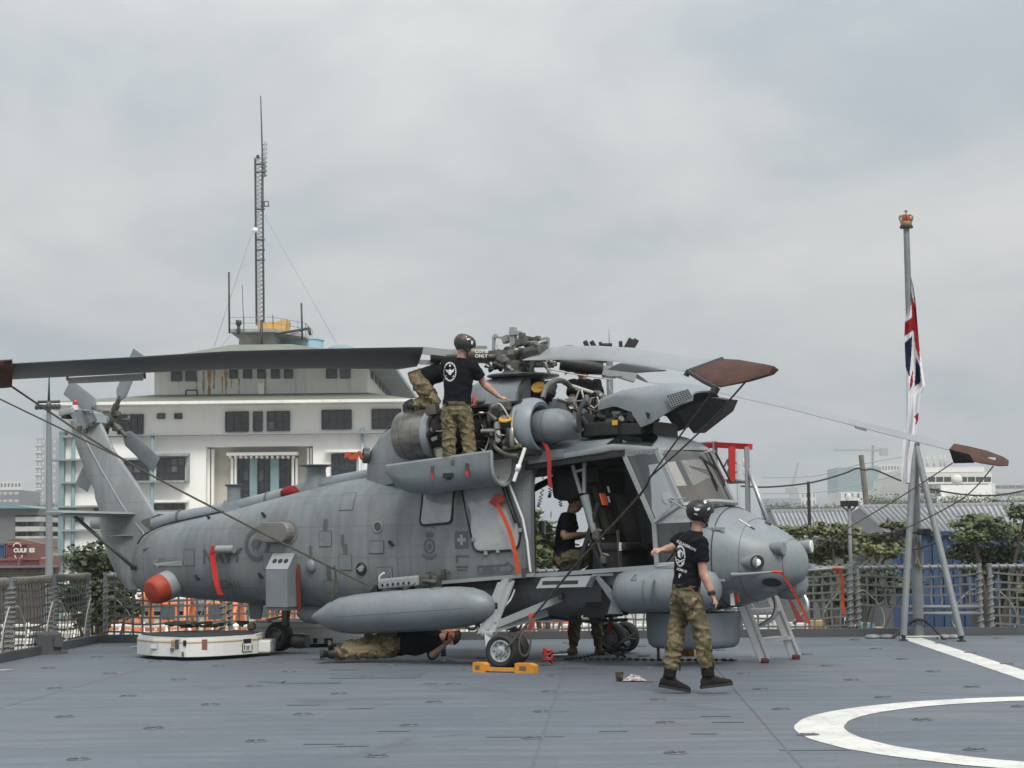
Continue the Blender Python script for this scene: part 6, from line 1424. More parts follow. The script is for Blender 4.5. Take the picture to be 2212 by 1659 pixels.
mb = MB(); mb.lathe([(.02, .185), (.40, .187), (.50, .20), (.545, .24), (.56, .30), (.575, .55), (.575, .62)], (1.62, 0, 0), n=48); hb('drum_radome', mb, mat('radome_blue_grey', (.20, .232, .258), .5, var=.08, vscale=2))
mb = MB(); mb.tube([(1.2, -.12, .2), (1.2, -.12, .02)], .018, 6); hb('grounding_rod', mb, M_egr)
# port main leg seen under the belly, belly pipes
hp('belly_pipe', [Vector((-.2, -.3, .55)), Vector((.3, -.3, .50)), Vector((.9, -.35, .53))], .02, M_dark, sm=3)
for k in range(7):
 a = Vector((-.62 - .12 * k, -.5 + .08 * (k % 3), .55)); hp('belly_cable', [a, a + Vector((.05, -.06, -.12 - .03 * (k % 2))), a + Vector((.16, -.02, -.16)), a + Vector((.24, 0, 0))], .014, M_black, sm=4, n=5)
hp('drain_hose', [Vector((-.95, -.55, .56)), Vector((-.98, -.6, .32)), Vector((-.85, -.62, .22)), Vector((-.66, -.6, .26)), Vector((-.6, -.55, .45))], .022, M_black, sm=5)
# ---------------------------------------------------------------- engine pylon, nacelle, engine
# aft pylon fairing
PF = [(-3.02, 2.42, .10, 2.40), (-2.96, 2.66, .34, 2.34), (-2.86, 2.79, .44, 2.34), (-2.64, 2.98, .55, 2.34), (-2.36, 3.11, .66, 2.36), (-2.1, 3.175, .76, 2.38), (-1.95, 3.19, .80, 2.40), (-1.7, 3.21, .82, 2.42)]
rings = []
for x, zt, w, zb in PF:
 R = []
 for k in range(21):
  y = -w + 2 * w * k / 20; q = abs(y / w); R.append((x, y, zb + (zt - zb) * max(0, 1 - q ** 4.5) ** (1 / 4.5)))
 rings.append(R + [(x, w * .98, zb - .1), (x, -w * .98, zb - .1)])
pyl = hb('pylon_fairing', MB().loft(rings, True, True), M_h)
hp('fairing_edge_seal', [Vector((x, -w * .62, zb + (zt - zb) * (1 - .62 ** 4.5) ** (1 / 4.5) + .006)) for x, zt, w, zb in PF], .013, M_black, pyl, sm=3)
mb = MB(); c = Vector((-2.93, -.40, 2.66)); ax = Vector((-.75, -.66, .06)); mb.lathe([(.105, -.05), (.105, .03), (.09, .035), (.085, .0), (.002, .0)], c, ax, 20); vt = hb('exhaust_port', mb, M_egr, pyl)
mb = MB(); mb.lathe([(.06, .0), (.055, .02), (.002, .022)], c, ax, 12); mb.bar(c + Vector((-.06, -.06, .05)), c + Vector((.02, -.1, -.05)), .04, .03); hb('port_plug', mb, M_red, vt)
ribbon('ribbon', [c + Vector((-.06, -.08, 0)), c + Vector((-.16, -.10, -.02)), c + Vector((-.22, -.1, .02)), c + Vector((-.27, -.1, .0))], .07, M_orgfab, vt, Vector((0, .2, 1)))
# engine deck between the nacelles and central transmission fairing
mb = MB(); mb.prism([(-1.75, -.82, 2.40), (.30, -.82, 2.52), (.30, .82, 2.52), (-1.75, .82, 2.40)], (0, 0, .10)); hb('engine_deck', mb, M_h2)
mb = MB(); mb.box((-.85, .30, 2.85), (1.7, .75, .62)); mb.box((-.85, 0, 2.65), (1.75, .5, .3)); hb('engine_firewall', mb, M_edk)
DG = [(-2.0, 3.15, .25), (-1.75, 3.34, .44), (-1.5, 3.50, .50), (-1.2, 3.60, .54), (-.9, 3.63, .56), (-.55, 3.62, .55)]
rings = []
for x, zt, w in DG: rings.append([(x, -w + 2 * w * k / 18, 3.02 + (zt - 3.02) * max(0, 1 - abs(-1 + 2 * k / 18) ** 3) ** (1 / 2.2)) for k in range(19)])
dg = hb('transmission_fairing', MB().loft(rings, True, True), M_h2)
mb = MB(); mb.lathe([(.40, 3.605), (.47, 3.625), (.47, 3.64), (.02, 3.66)], (-.72, 0, 0), n=30); hb('fairing_cap', mb, M_h2, dg)
mb = MB(); mb.lathe([(.30, -.02), (.335, .0), (.335, .05), (.30, .06)], (-.54, -.1, 3.29), (1, -.1, 0), 28, caps=False); hb('opening_rim', mb, M_egr, dg)
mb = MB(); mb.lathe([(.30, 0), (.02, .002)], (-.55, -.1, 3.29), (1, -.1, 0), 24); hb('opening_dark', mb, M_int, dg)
mb = MB(); mb.tube([H(1031, 870, -.5), H(1048, 866, -.5)], .03, 8); hb('fairing_handle', mb, M_hm, dg)
# nacelle
NC = Vector((0, -.76, 2.88))
mb = MB(); mb.lathe([(.300, -2.08), (.318, -2.04), (.318, -1.72), (.31, -1.62)], NC, (1, 0, .0), 36); ex = hb('exhaust_duct', mb, mat('exhaust_steel', (.23, .22, .205), .36, .8, var=.3, vscale=4, stretch=(.6, 2, 2)))
mb = MB(); mb.lathe([(.322, -1.63), (.33, -1.60), (.33, -1.53), (.30, -1.52)], NC, (1, 0, 0), 36); hb('exhaust_collar', mb, M_hl, ex)
for x in (-1.95, -1.78): mb = MB(); mb.lathe([(.319, x), (.322, x + .004), (.319, x + .008)], NC, (1, 0, 0), 36, caps=False); hb('duct_seam', mb, M_egr, ex)
mb = MB(); mb.lathe([(.27, -1.55), (.27, -1.3), (.22, -1.15), (.21, -.7), (.25, -.6), (.25, -.4), (.29, -.28)], NC, (1, 0, 0), 28); eng = hb('engine_casing', mb, M_edk)
mb = MB(); mb.prism([(-1.6, -.52, 3.16), (-.2, -.52, 3.235), (-.2, -1.0, 3.20), (-1.6, -.98, 3.13)], (0, 0, .03)); hb('nacelle_top_sill', mb, mat('sill_maroon_black', (.03, .018, .018), .5))
mb = MB(); mb.prism([(-1.6, -1.08, 2.46), (.0, -1.08, 2.56), (.0, -.55, 2.55), (-1.6, -.55, 2.45)], (0, 0, .05)); hb('nacelle_floor', mb, M_edk)
rnd = random.Random(42)
def clutter(n, lo, hi, seed, par, face=-1):
 rnd = random.Random(seed)
 for k in range(n):
  p = Vector([rnd.uniform(a, b) for a, b in zip(lo, hi)]); t = rnd.random(); m = rnd.choice((M_edk, M_edk, M_edk, M_egr, M_egr, M_dark, M_dark, M_mtl))
  if t < .32:
   mb = MB(); mb.rbox(p, (rnd.uniform(.05, .16), rnd.uniform(.05, .12), rnd.uniform(.05, .14)), .012, rot3('Y', rnd.uniform(-.5, .5))); hb('engine_accessory', mb, m, par)
  elif t < .58:
   d = Vector((rnd.uniform(-1, 1), rnd.uniform(-.5, .5), rnd.uniform(-.6, .6))).normalized(); r = rnd.uniform(.025, .065); mb = MB(); mb.lathe([(r * .7, -.07), (r, -.06), (r, .05), (r * .6, .06), (r * .6, .09)], p, d, 12); hb('engine_canister', mb, m, par)
  else:
   q = Vector([rnd.uniform(a, b) for a, b in zip(lo, hi)]); q = p.lerp(q, .55); mid = p.lerp(q, .5) + Vector((rnd.uniform(-.08, .08), rnd.uniform(-.08, .02), rnd.uniform(-.1, .1)))
   hp('engine_pipe', [p, p.lerp(mid, .6) + Vector((0, -.03, 0)), mid, q], rnd.choice((.006, .008, .010, .014)), rnd.choice((M_pipe, M_line, M_edk, M_edk, M_egr, M_egr, M_mtl)), par, 6, 4)
clutter(95, (-1.45, -1.10, 2.58), (-.30, -.88, 3.16), 3, eng)
def cap(px, py, y, ax, r=.075):
 p = H(px, py, y); mb = MB(); mb.lathe([(r, 0), (r, .018), (r * .85, .022), (r * .8, .012), (.002, .012)], p, ax, 20); o = hb('yellow_cap', mb, M_yelcap); mb = MB(); mb.lathe([(r * .9, -.10), (r * .9, 0)], p, ax, 16); mb.bar(p - Vector((r * .5, 0, 0)), p + Vector((r * .5, 0, 0)), .015, .02); hb('cap_neck', mb, M_edk, o)
cap(1093, 906, -1.12, (.1, -.5, .85), .09); cap(1163, 838, -.35, (.2, -.75, .6), .09)
# fat hose, pump and filter bowls
hp('fuel_hose', [H(1120, 985, -1.1), H(1095, 982, -1.1), H(1072, 968, -1.1), H(1072, 955, -1.1), H(1085, 952, -1.1)], .034, M_egr, eng, 10, 5)
hp('fuel_hose', [H(1125, 962, -1.1), H(1110, 966, -1.1), H(1088, 968, -1.1)], .028, mat('hose_khaki', (.16, .145, .08), .6), eng, 8, 4)
hp('harness_loop', [H(1112, 880, -1.1), H(1106, 910, -1.12), H(1108, 940, -1.13), H(1118, 958, -1.12)], .014, M_line, eng, 6, 5); hp('harness_loop', [H(1063, 878, -1.1), H(1078, 872, -1.12), H(1090, 885, -1.13), H(1098, 900, -1.12)], .010, M_line, eng, 6, 5)
mb = MB(); mb.lathe([(.03, -.13), (.05, -.11), (.05, .02), (.035, .04), (.06, .05), (.06, .12), (.03, .14)], H(1077, 935, -1.1), (0, 0, 1), 14); mb.tube([H(1040, 931, -1.1), H(1077, 930, -1.1)], .025, 8); hb('fuel_control', mb, M_pipe, eng)
for px in (1098, 1106): mb = MB(); mb.lathe([(.02, -.12), (.035, -.1), (.035, .1), (.02, .12)], H(px, 945, -1.14), (0, 0, 1), 10); hb('filter_bowl', mb, M_mtl if px > 1100 else M_edk, eng)
mb = MB(); mb.rbox(H(1078, 892, -1.0), (.26, .14, .22), .03, rot3('Y', .15)); hb('gearbox_casing', mb, M_egr, eng)
hp('strut_white', [H(1110, 1040, -1.30), H(1120, 1010, -1.25), H(1134, 968, -1.15)], .022, M_white, None, 8); mb = MB(); mb.tube([H(1117, 1018, -1.26), H(1121, 1004, -1.24)], .034, 8); hb('strut_collar', mb, M_white)
# intake lip and bullet
IC = Vector((-.20, -.76, 2.905)); iax = Vector((1, -.03, .02)).normalized()
ringp = [(.34, -.10), (.365, -.02), (.37, .06), (.352, .14), (.31, .185), (.265, .17), (.235, .11), (.225, .02), (.22, -.10)]
mb = MB(); mb.lathe(ringp, IC, iax, 48, caps=False); il = hb('intake_lip', mb, mat('intake_blue_grey', (.20, .235, .26), .45, var=.16, vscale=4))
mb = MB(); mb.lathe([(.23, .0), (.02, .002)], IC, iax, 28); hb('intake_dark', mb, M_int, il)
mb = MB(); mb.box(IC + iax * .06 + Vector((0, .13, .10)), (.05, .1, .12)); hb('orange_plug', mb, mat('orange_brown_plug', (.42, .12, .03), .6), il)
bc_ = IC + iax * .34; mb = MB(); mb.lathe([(.004, -.36), (.14, -.33), (.195, -.22), (.215, -.05), (.21, .08), (.175, .20), (.11, .275), (.06, .30), (.05, .345), (.03, .36), (.004, .362)], bc_, iax, 36); bu = hb('intake_bullet', mb, M_h2, il)
mb = MB(); mb.lathe([(.2165, -.06), (.2175, -.055), (.2165, -.05)], bc_, iax, 36, caps=False); hb('bullet_seam', mb, M_hm, bu)
ribbon('red_streamer', [H(1172, 955, -.85), H(1182, 968, -.9), H(1186, 990, -.92), H(1187, 1030, -.92), H(1189, 1052, -.92)], .06, M_redfab, il, Vector((1, -.2, 0)))
# bulkhead plate between nacelle and bay, framing arcs
pts = [HX(px, py, .06) for px, py in ((1204, 960), (1202, 861), (1225, 868), (1247, 888), (1259, 915), (1262, 948), (1262, 962))]
mb = MB(); mb.prism(pts, (-.06, 0, 0)); bk = hb('intake_bulkhead', mb, M_h2)
hp('bulkhead_edge', [p + Vector((.01, 0, .0)) for p in pts[1:]], .014, M_line, bk)
arc = [HX(px, py, .25) for px, py in ((1172, 860), (1180, 838), (1192, 826), (1208, 822), (1222, 826), (1232, 836))]; hp('bay_hoop', arc, .035, M_egr, None, 8, 4)
arc = [HX(px, py, .6) for px, py in ((1252, 935), (1250, 900), (1254, 880), (1264, 866))]; hp('bay_hoop', arc, .03, M_dark, None, 8, 4)
# transmission bay under the lifted nose cowl
bay = MB(); bay.box((.80, 0, 2.86), (1.0, .7, .16)); bay.box((.55, .2, 3.02), (.5, .5, .3)); by = hb('transmission_bay', bay, M_edk)
clutter(40, (.30, -.50, 2.88), (1.12, -.25, 3.03), 8, by); clutter(16, (.28, -.50, 3.0), (.64, -.25, 3.30), 18, by)
clutter(14, (.0, -.35, 3.05), (.6, -.05, 3.28), 12, by)
mb = MB(); mb.rbox(H(1305, 927, -.50), (.46, .22, .17), .02); bxk = hb('battery_box', mb, M_edk, by); mb = MB(); mb.box(H(1328, 913, -.62), (.07, .01, .06)); hb('yellow_label', mb, mat('yellow_label', (.55, .38, .03), .6), bxk)
mb = MB(); mb.rbox(H(1365, 928, -.42), (.34, .22, .15), .02); hb('battery_box', mb, M_edk, by)
mb = MB(); mb.lathe([(.10, -.06), (.115, .0), (.10, .06)], H(1352, 905, -.35), (.8, -.6, 0), 20); mb.rbox(H(1335, 900, -.35), (.16, .12, .14), .03); hb('generator', mb, M_mtl, by)
mb = MB(); mb.tube([H(1218, 828, -.3), H(1300, 855, -.35)], .024, 8); hb('bay_strut', mb, M_line, by)
mb = MB(); mb.tube([H(1190, 830, -.2), H(1180, 860, -.3)], .09, 12); mb.tube([H(1186, 843, -.28), H(1183, 853, -.3)], .098, 12); hb('oil_tank', mb, M_edk, by)
for pts in (((1244, 842), (1252, 840), (1240, 872)), ((1240, 868), (1262, 864), (1256, 842)), ((1270, 880), (1278, 860), (1290, 858), (1296, 872), (1284, 882), (1272, 874))): hp('bay_pipe', [H(a, b, -.45) for a, b in pts], .012, M_line, by, 6)
# lifted forward cowl: curved shell hinged at the front, tilted up
cowl_top = [(.70, 3.30, .46, 3.10), (.95, 3.37, .50, 3.14), (1.18, 3.40, .52, 3.05), (1.32, 3.42, .54, 2.86), (1.45, 3.42, .54, 2.90), (1.62, 3.41, .52, 3.00), (1.80, 3.37, .48, 3.10), (1.95, 3.30, .42, 3.16)]
rings = []
for x, zt, w, zb in cowl_top:
 def half(off):
  R = []
  for k in range(23):
   a = math.pi * k / 22; y = -math.cos(a) * (w - off); zz = zb + (zt - off - zb) * abs(math.sin(a)) ** .42; R.append((x - .10 * (abs(y) / w), y, zz))
  return R
 rings.append(half(0) + list(reversed(half(.02))))
cw_ = hb('lifted_cowl', MB().loft(rings, True, True), M_h2)
mb = MB(); mb.prism([H(1462, 890, -.40), H(1534, 858, -.30), H(1570, 864, .0), H(1560, 888, .1), H(1498, 936, .0)], (.0, .35, .02)); hb('cowl_opening_shade', mb, mat('cowl_inner_shade_black', (.012, .013, .015), .6), cw_)  # black block stands for the shaded inside of the cowl's open end
mb = MB(); g0, g1, g2, g3 = H(1440, 855, -.545), H(1487, 841, -.52), H(1498, 860, -.52), H(1452, 879, -.545)
mb.add([g0, g1, g2, g3], [(0, 1, 2, 3)]); gr = hb('vent_backing', mb, M_black, cw_)
for k in range(10): mb = MB(); mb.bar(g0.lerp(g1, k / 9) + Vector((0, -.008, 0)), g3.lerp(g2, k / 9) + Vector((0, -.008, 0)), .008); hb('vent_bar', mb, M_hl, gr)
for k in range(7): mb = MB(); mb.bar(g0.lerp(g3, k / 6) + Vector((0, -.010, 0)), g1.lerp(g2, k / 6) + Vector((0, -.010, 0)), .008); hb('vent_bar', mb, M_hl, gr)
P = [H(1395, 890, -.56), H(1406, 893, -.56), H(1405, 906, -.56), H(1399, 903, -.56)]; mb = MB(); mb.add([p + Vector((0, -.02, 0)) for p in P], [(0, 1, 2, 3)]); hb('latch_slot', mb, M_black, cw_)
for a, b in (((1340, 872), (1392, 918)), ((1352, 865), (1405, 915)), ((1410, 938), (1424, 880)), ((1405, 940), (1380, 905)), ((1424, 905), (1400, 925))): mb = MB(); mb.bar(H(*a, -.2), H(*b, -.2), .03); hb('cowl_stay', mb, M_black, cw_)
# dropped nacelle door used as a work step: trough-shaped shell
R_ = []
for x, s in ((-1.98, .35), (-1.90, .72), (-1.75, .9), (-1.5, 1.0), (-1.0, 1.0), (-.6, 1.0), (-.42, 1.0)):
 sl = .085 * (x + 1.5); zt = 2.50 + sl; A1, A2 = [], []
 for k in range(15):
  a = math.pi * k / 14; yy = -1.06 - math.cos(math.pi - a) * -.27 if 0 else -1.06 + math.cos(a) * .27; d = .40 * s * math.sin(a) ** .55
  A1.append((x, yy, zt - d)); A2.append((x, -1.06 + math.cos(a) * .25, zt - d + .022))
 R_.append(A1 + list(reversed(A2)))
dn = hb('nacelle_door', MB().loft(R_, True, True), M_h2)
mb = MB(); A1 = [(-.42, -1.06 + math.cos(math.pi * k / 14) * .275, 2.592 - .405 * math.sin(math.pi * k / 14) ** .55) for k in range(15)]; mb.tube(A1, .022, 6); hb('door_rim', mb, M_hl, dn)
mb = MB(); A1 = [(-.43, -1.06 + math.cos(math.pi * k / 14) * .24, 2.585 - .37 * math.sin(math.pi * k / 14) ** .55) for k in range(15)]; mb.add(A1 + [(x - .9, y, z - .07) for x, y, z in A1], [(k, k + 1, 16 + k, 15 + k) for k in range(14)], True); hb('door_lining', mb, M_white, dn)
mb = MB(); mb.rbox(H(968, 1027, -1.32), (.15, .02, .06), .009); hb('door_slot', mb, M_black, dn)
for px, py in ((1008, 1000), (1172 * .0 + 1010, 1001), (934, 1006)):
 p = H(px, py + 8, -1.335); mb = MB(); mb.rbox(p, (.03, .03, .09), .008); hb('door_latch', mb, M_egr, dn); ribbon('latch_tag', [p, p + Vector((0, -.01, -.07)), p + Vector((.01, -.01, -.12))], .03, M_redfab, dn)
mb = MB(); mb.lathe([(.03, 0), (.03, .004), (.024, .005)], H(978, 998, -1.335), (0, -1, 0), 14); hb('door_ring_mark', mb, M_hm, dn)
# ---------------------------------------------------------------- main rotor head
RH = Vector((-.78, 0, 3.90))
mb = MB(); mb.lathe([(.24, 3.62), (.24, 3.67), (.20, 3.70), (.20, 3.80), (.16, 3.84), (.12, 3.95)], (-.78, 0, 0), n=24); mast = hb('rotor_mast', mb, M_egr)
mb = MB(); mb.lathe([(.06, -.10), (.17, -.08), (.2, 0), (.17, .07), (.06, .1)], RH, (0, 0, 1), 20); hub = hb('rotor_hub', mb, M_egr)
def hub_arm(ang, L_, z=0):
 d = Vector((math.cos(ang), math.sin(ang), 0)); mb = MB(); mb.bar(RH + d * .1, RH + d * (L_ * .45), .12, .13); mb.tube([RH + d * (L_ * .4), RH + d * (L_ * .6), RH + d * L_], [.085, .10, .075], 12); a = hb('blade_grip', mb, M_egr, hub)
 mb = MB(); mb.rbox(RH + d * (L_ * .55) + Vector((0, 0, .10)), (.1, .1, .08), .02); mb.tube([RH + d * (L_ * .5) + Vector((0, 0, -.1)), RH + d * (L_ * .5) + Vector((0, 0, -.24)), RH + d * (L_ * .66) + Vector((0, 0, -.1))], .02, 6); hb('grip_bracket', mb, M_pipe, a)
 rnd = random.Random(int(ang * 100)); side = Vector((-d.y, d.x, 0))
 for k in range(8):
  p = RH + d * (L_ * rnd.uniform(.2, 1)) + side * rnd.uniform(-.12, .12) + Vector((0, 0, rnd.uniform(-.12, .14)))
  mb = MB(); r = rnd.uniform(.02, .045); mb.tube([p - d * rnd.uniform(.04, .12), p + d * .08], r, 7); hb('grip_fitting', mb, rnd.choice((M_egr, M_pipe, M_edk, M_mtl)), a)
A1_ = math.atan2(*[((_HY.dot(v)), _HX.dot(v)) for v in [Vector((-1, -.02, 0))]][0]); A2_ = math.atan2(_HY.dot(Vector((.38, -.925, 0))), _HX.dot(Vector((.38, -.925, 0)))); A3_ = math.atan2(_HY.dot(Vector((1, .1, 0))), _HX.dot(Vector((1, .1, 0))))
hub_arm(A1_, 1.15); hub_arm(A2_, .8); hub_arm(A3_, 1.2); hub_arm(A3_ + 1.45, .8)
# beanie frame above the hub
def hf(a, b, w=.03): mb = MB(); mb.bar(H(*a, 0), H(*b, 0), w); return hb('control_frame', mb, M_hl, hub)
hf((1066, 760), (1067, 727), .035); hf((1067, 727), (1098, 733), .03); hf((1150, 737), (1184, 730), .03); hf((1184, 730), (1183, 757), .035); hf((1183, 757), (1140, 768), .02); hf((1068, 727), (1074, 725), .05)
mb = MB(); mb.box(H(1109, 742, 0), (.07, .08, .42)); mb.box(H(1113, 720, 0), (.13, .11, .05)); hb('control_tower', mb, M_hl, hub)
for (px, py, sx, sz) in ((1094, 733, .10, .10), (1128, 738, .16, .10), (1142, 737, .12, .13), (1160, 732, .09, .06), (1128, 725, .06, .08), (1105, 760, .2, .1), (1080, 762, .16, .08), (1140, 762, .22, .09), (1165, 755, .1, .06), (1088, 775, .25, .1), (1118, 778, .2, .12), (1100, 757, .08, .1), (1150, 770, .3, .06)):
 mb = MB(); mb.rbox(H(px, py, rnd.uniform(-.15, .1)), (sx, .1, sz), .015, rot3('Y', rnd.uniform(-.3, .3))); hb('control_fitting', mb, rnd.choice((M_egr, M_edk, M_mtl, M_dark)), hub)
for (a, b) in (((1070, 758), (1088, 770)), ((1074, 745), (1080, 762)), ((1105, 750), (1125, 730)), ((1130, 765), (1160, 752)), ((1120, 728), (1130, 745)), ((1098, 790), (1105, 805)), ((1060, 772), (1095, 778)), ((1130, 786), (1180, 776)), ((1180, 778), (1187, 795)), ((1187, 795), (1193, 780)), ((1068, 775), (1073, 790)), ((1073, 790), (1081, 778))):
 hp('control_rod', [H(*a, -.1), H(*b, -.1)], .014, rnd.choice((M_pipe, M_egr, M_hl)), hub, 6)
for px in (1097, 1142): mb = MB(); mb.sphere(H(px, 800, -.1), .05, 8); hb('damper_end', mb, M_edk, hub)
for k in range(46):
 p = H(rnd.uniform(1032, 1192), rnd.uniform(758, 796), rnd.uniform(-.25, .15)); d = Vector((rnd.uniform(-1, 1), rnd.uniform(-.6, .6), rnd.uniform(-.6, .6))).normalized(); r = rnd.uniform(.012, .032)
 mb = MB(); mb.lathe([(r, -.07), (r * 1.3, -.05), (r * 1.3, -.02), (r * .8, 0), (r * .8, .05), (r * 1.2, .06), (r, .08)], p, d, 8); hb('hub_fitting', mb, rnd.choice((M_egr, M_egr, M_edk, M_dark, M_pipe)), hub)
# ---------------------------------------------------------------- rotor blades (traced edge by edge at their own distance)
M_blt = mat('blade_grey', (.235, .25, .262), .38, var=.1, vscale=1.2, spots=.12)
def blade(name, st, th=.05, m=None, par=None):
 """st: list of (px_a, py_a, Y_a, px_b, py_b, Y_b): the two edges of the blade along its length"""
 rings = []
 for s in st:
  a = at(s[0], s[1], s[2]); b = at(s[3], s[4], s[5]); c = b - a; R = []
  i = st.index(s); p0, p1 = st[max(0, i - 1)], st[min(len(st) - 1, i + 1)]
  span = (at(p1[0], p1[1], p1[2]) - at(p0[0], p0[1], p0[2])).normalized(); nn = c.normalized().cross(span).normalized(); t = s[6] if len(s) > 6 else th
  for k in range(16):
   an = 2 * math.pi * k / 16; u = .5 - .5 * math.cos(an); R.append(a + c * u + nn * (math.sin(an) * t / 2 * (1.25 - .6 * u)))
  rings.append(R)
 mb = MB(); mb.loft(rings, True, True); return mb.build(name, m or M_blt, par or heli, world=True)
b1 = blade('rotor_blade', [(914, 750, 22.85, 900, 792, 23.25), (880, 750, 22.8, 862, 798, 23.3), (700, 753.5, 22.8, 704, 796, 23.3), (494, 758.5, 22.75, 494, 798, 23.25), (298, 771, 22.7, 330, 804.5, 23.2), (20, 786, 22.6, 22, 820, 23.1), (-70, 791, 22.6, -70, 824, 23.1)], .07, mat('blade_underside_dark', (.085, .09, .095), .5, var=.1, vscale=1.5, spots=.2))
mb = MB(); rr = [at(-75, 783, 22.5), at(24, 780, 22.5), at(26, 836, 23.0), at(-75, 836, 23.0)];
cov = blade('blade_cover', [(26, 779, 22.45, 26, 836, 23.0), (10, 780, 22.45, 8, 838, 23.0), (-80, 785, 22.4, -80, 838, 23.0)], .16, M_maroon, b1)
mb = MB(); e = [at(10, 780, 22.44), at(25, 779, 22.44), at(25, 836.5, 22.95), at(10, 838, 22.95)]; mb.prism(e, (0, -.05, 0)); mb.build('cover_cuff', M_black, b1, world=True)
fl1 = blade('servo_flap', [(147, 816, 23.3, 147, 829, 23.5), (310, 806, 23.3, 310, 822, 23.5)], .03, None, b1)
for px, y0, y1 in ((145, 806, 820), (312, 798, 816)): mb = MB(); mb.bar(at(px, y0, 23.15), at(px + 1, y1, 23.4), .03); mb.build('flap_bracket', M_dark, b1, world=True)
# fork joining blade 1 to its grip
mb = MB(); mb.bar(at(912, 757, 22.9), at(990, 765, 23.0), .05, .09); mb.bar(at(905, 782, 23.2), at(985, 785, 23.1), .05, .06); mb.build('blade_fork', M_hl, b1, world=True)
mb = MB(); mb.tube([at(935, 770, 23.0), at(1000, 768, 23.0)], .06, 10); mb.tube([at(1010, 765, 23.0), at(1050, 766, 23.05)], .115, 14); mb.build('blade_joint', M_egr, b1, world=True)
for w_, y_ in (('COMB', 762), ('ONLY', 772)): tm = text_mb(w_, .06, bold=.002); tm.xf(Matrix.Translation(at(1026, y_, 22.86)) @ Matrix.Rotation(math.pi / 2, 4, 'X')); tm.build('lettering', M_white, b1, world=True)
b2 = blade('rotor_blade', [(1150, 772, 22.7, 1128, 778.5, 22.5, .03), (1186, 752, 22.5, 1160, 778, 22.3), (1214, 747.5, 22.1, 1205, 777.5, 21.9), (1300, 748, 21.2, 1275, 778, 21.0), (1370, 752.5, 20.3, 1335, 782, 20.05), (1484, 770, 18.9, 1440, 797, 18.6), (1560, 777.5, 18.15, 1490, 805, 17.75)], .06)
cov = blade('blade_cover', [(1560, 776, 18.1, 1486, 803, 17.8, .05), (1600, 780, 17.8, 1525, 822, 17.4, .10), (1625, 785, 17.6, 1552, 836, 17.2, .12), (1655, 791, 17.4, 1612, 823, 17.1, .12), (1676, 796, 17.2, 1662, 808, 17.1, .08), (1682, 798, 17.2, 1680, 802, 17.2, .03)], .06, M_maroon, b2)
mb = MB(); mb.tube([at(1560, 776.5, 18.05), at(1486, 803.5, 17.75), at(1482, 812, 17.75)], .03, 6); mb.tube([at(1487, 803, 17.75), at(1520, 824, 17.3), at(1548, 838, 17.15)], .022, 6); mb.tube([at(1548, 836, 17.15), at(1540, 850, 17.15)], .045, 6); mb.build('cover_cuff', M_black, b2, world=True)
blade('servo_flap', [(1345, 784, 20.6, 1312, 799, 20.8), (1415, 793, 19.8, 1375, 806, 19.9), (1440, 800, 19.5, 1412, 802, 19.6, .02)], .03, M_hl, b2)
b3 = blade('rotor_blade', [(1360, 804, 23.5, 1400, 826, 23.0), (1463, 815, 23.5, 1463, 832, 23.0), (1523, 826, 23.55, 1523, 842, 23.05), (1700, 869, 23.65, 1700, 882, 23.15), (1844, 909, 23.75, 1844, 919, 23.25), (1952, 936, 23.8, 1952, 947, 23.3), (2080, 967, 23.9, 2070, 977, 23.4), (2150, 988, 23.9, 2150, 994, 23.5)], .06)
cov = blade('blade_cover', [(2062, 959, 24.0, 2050, 972, 23.2, .04), (2090, 966, 24.0, 2075, 990, 23.2, .10), (2130, 977, 24.0, 2120, 1000, 23.3, .12), (2165, 990, 24.0, 2160, 1006, 23.4, .10), (2178, 996, 23.9, 2178, 1006, 23.5, .05)], .06, M_maroon, b3)
mb = MB(); mb.add([at(2050, 970, 23.15), at(2060, 1001, 23.2), at(2105, 1000, 23.25), at(2095, 982, 23.25)], [(0, 1, 2, 3)]); mb.build('cover_flap', M_int, b3, world=True)
blade('servo_flap', [(1845, 919, 23.3, 1850, 926, 23.15, .02), (1870, 925, 23.3, 1872, 932, 23.15)], .02, M_egr, b3)
mb = MB(); mb.bar(at(1270, 795, 23.1), at(1330, 812, 23.2), .05, .07); mb.bar(at(1240, 790, 23.1), at(1310, 800, 23.3), .05, .05); mb.box(at(1322, 803, 23.25), (.26, .2, .14)); mb.bar(at(1330, 802, 23.2), at(1372, 815, 23.25), .10, .14); mb.build('blade_fork', M_hl, b3, world=True)
mb = MB(); mb.tube([at(1210, 783, 23.1), at(1260, 790, 23.1), at(1300, 797, 23.15)], [.10, .11, .08], 12); mb.build('blade_joint', M_edk, b3, world=True)
hp('blade_cable', [hloc(at(1180, 797, 22.9)), hloc(at(1240, 808, 22.9)), hloc(at(1320, 820, 23))], .008, M_line, b3)
hp('blade_cable', [hloc(at(1315, 825, 23)), hloc(at(1317, 840, 23)), hloc(at(1322, 848, 23))], .008, M_line, b3)
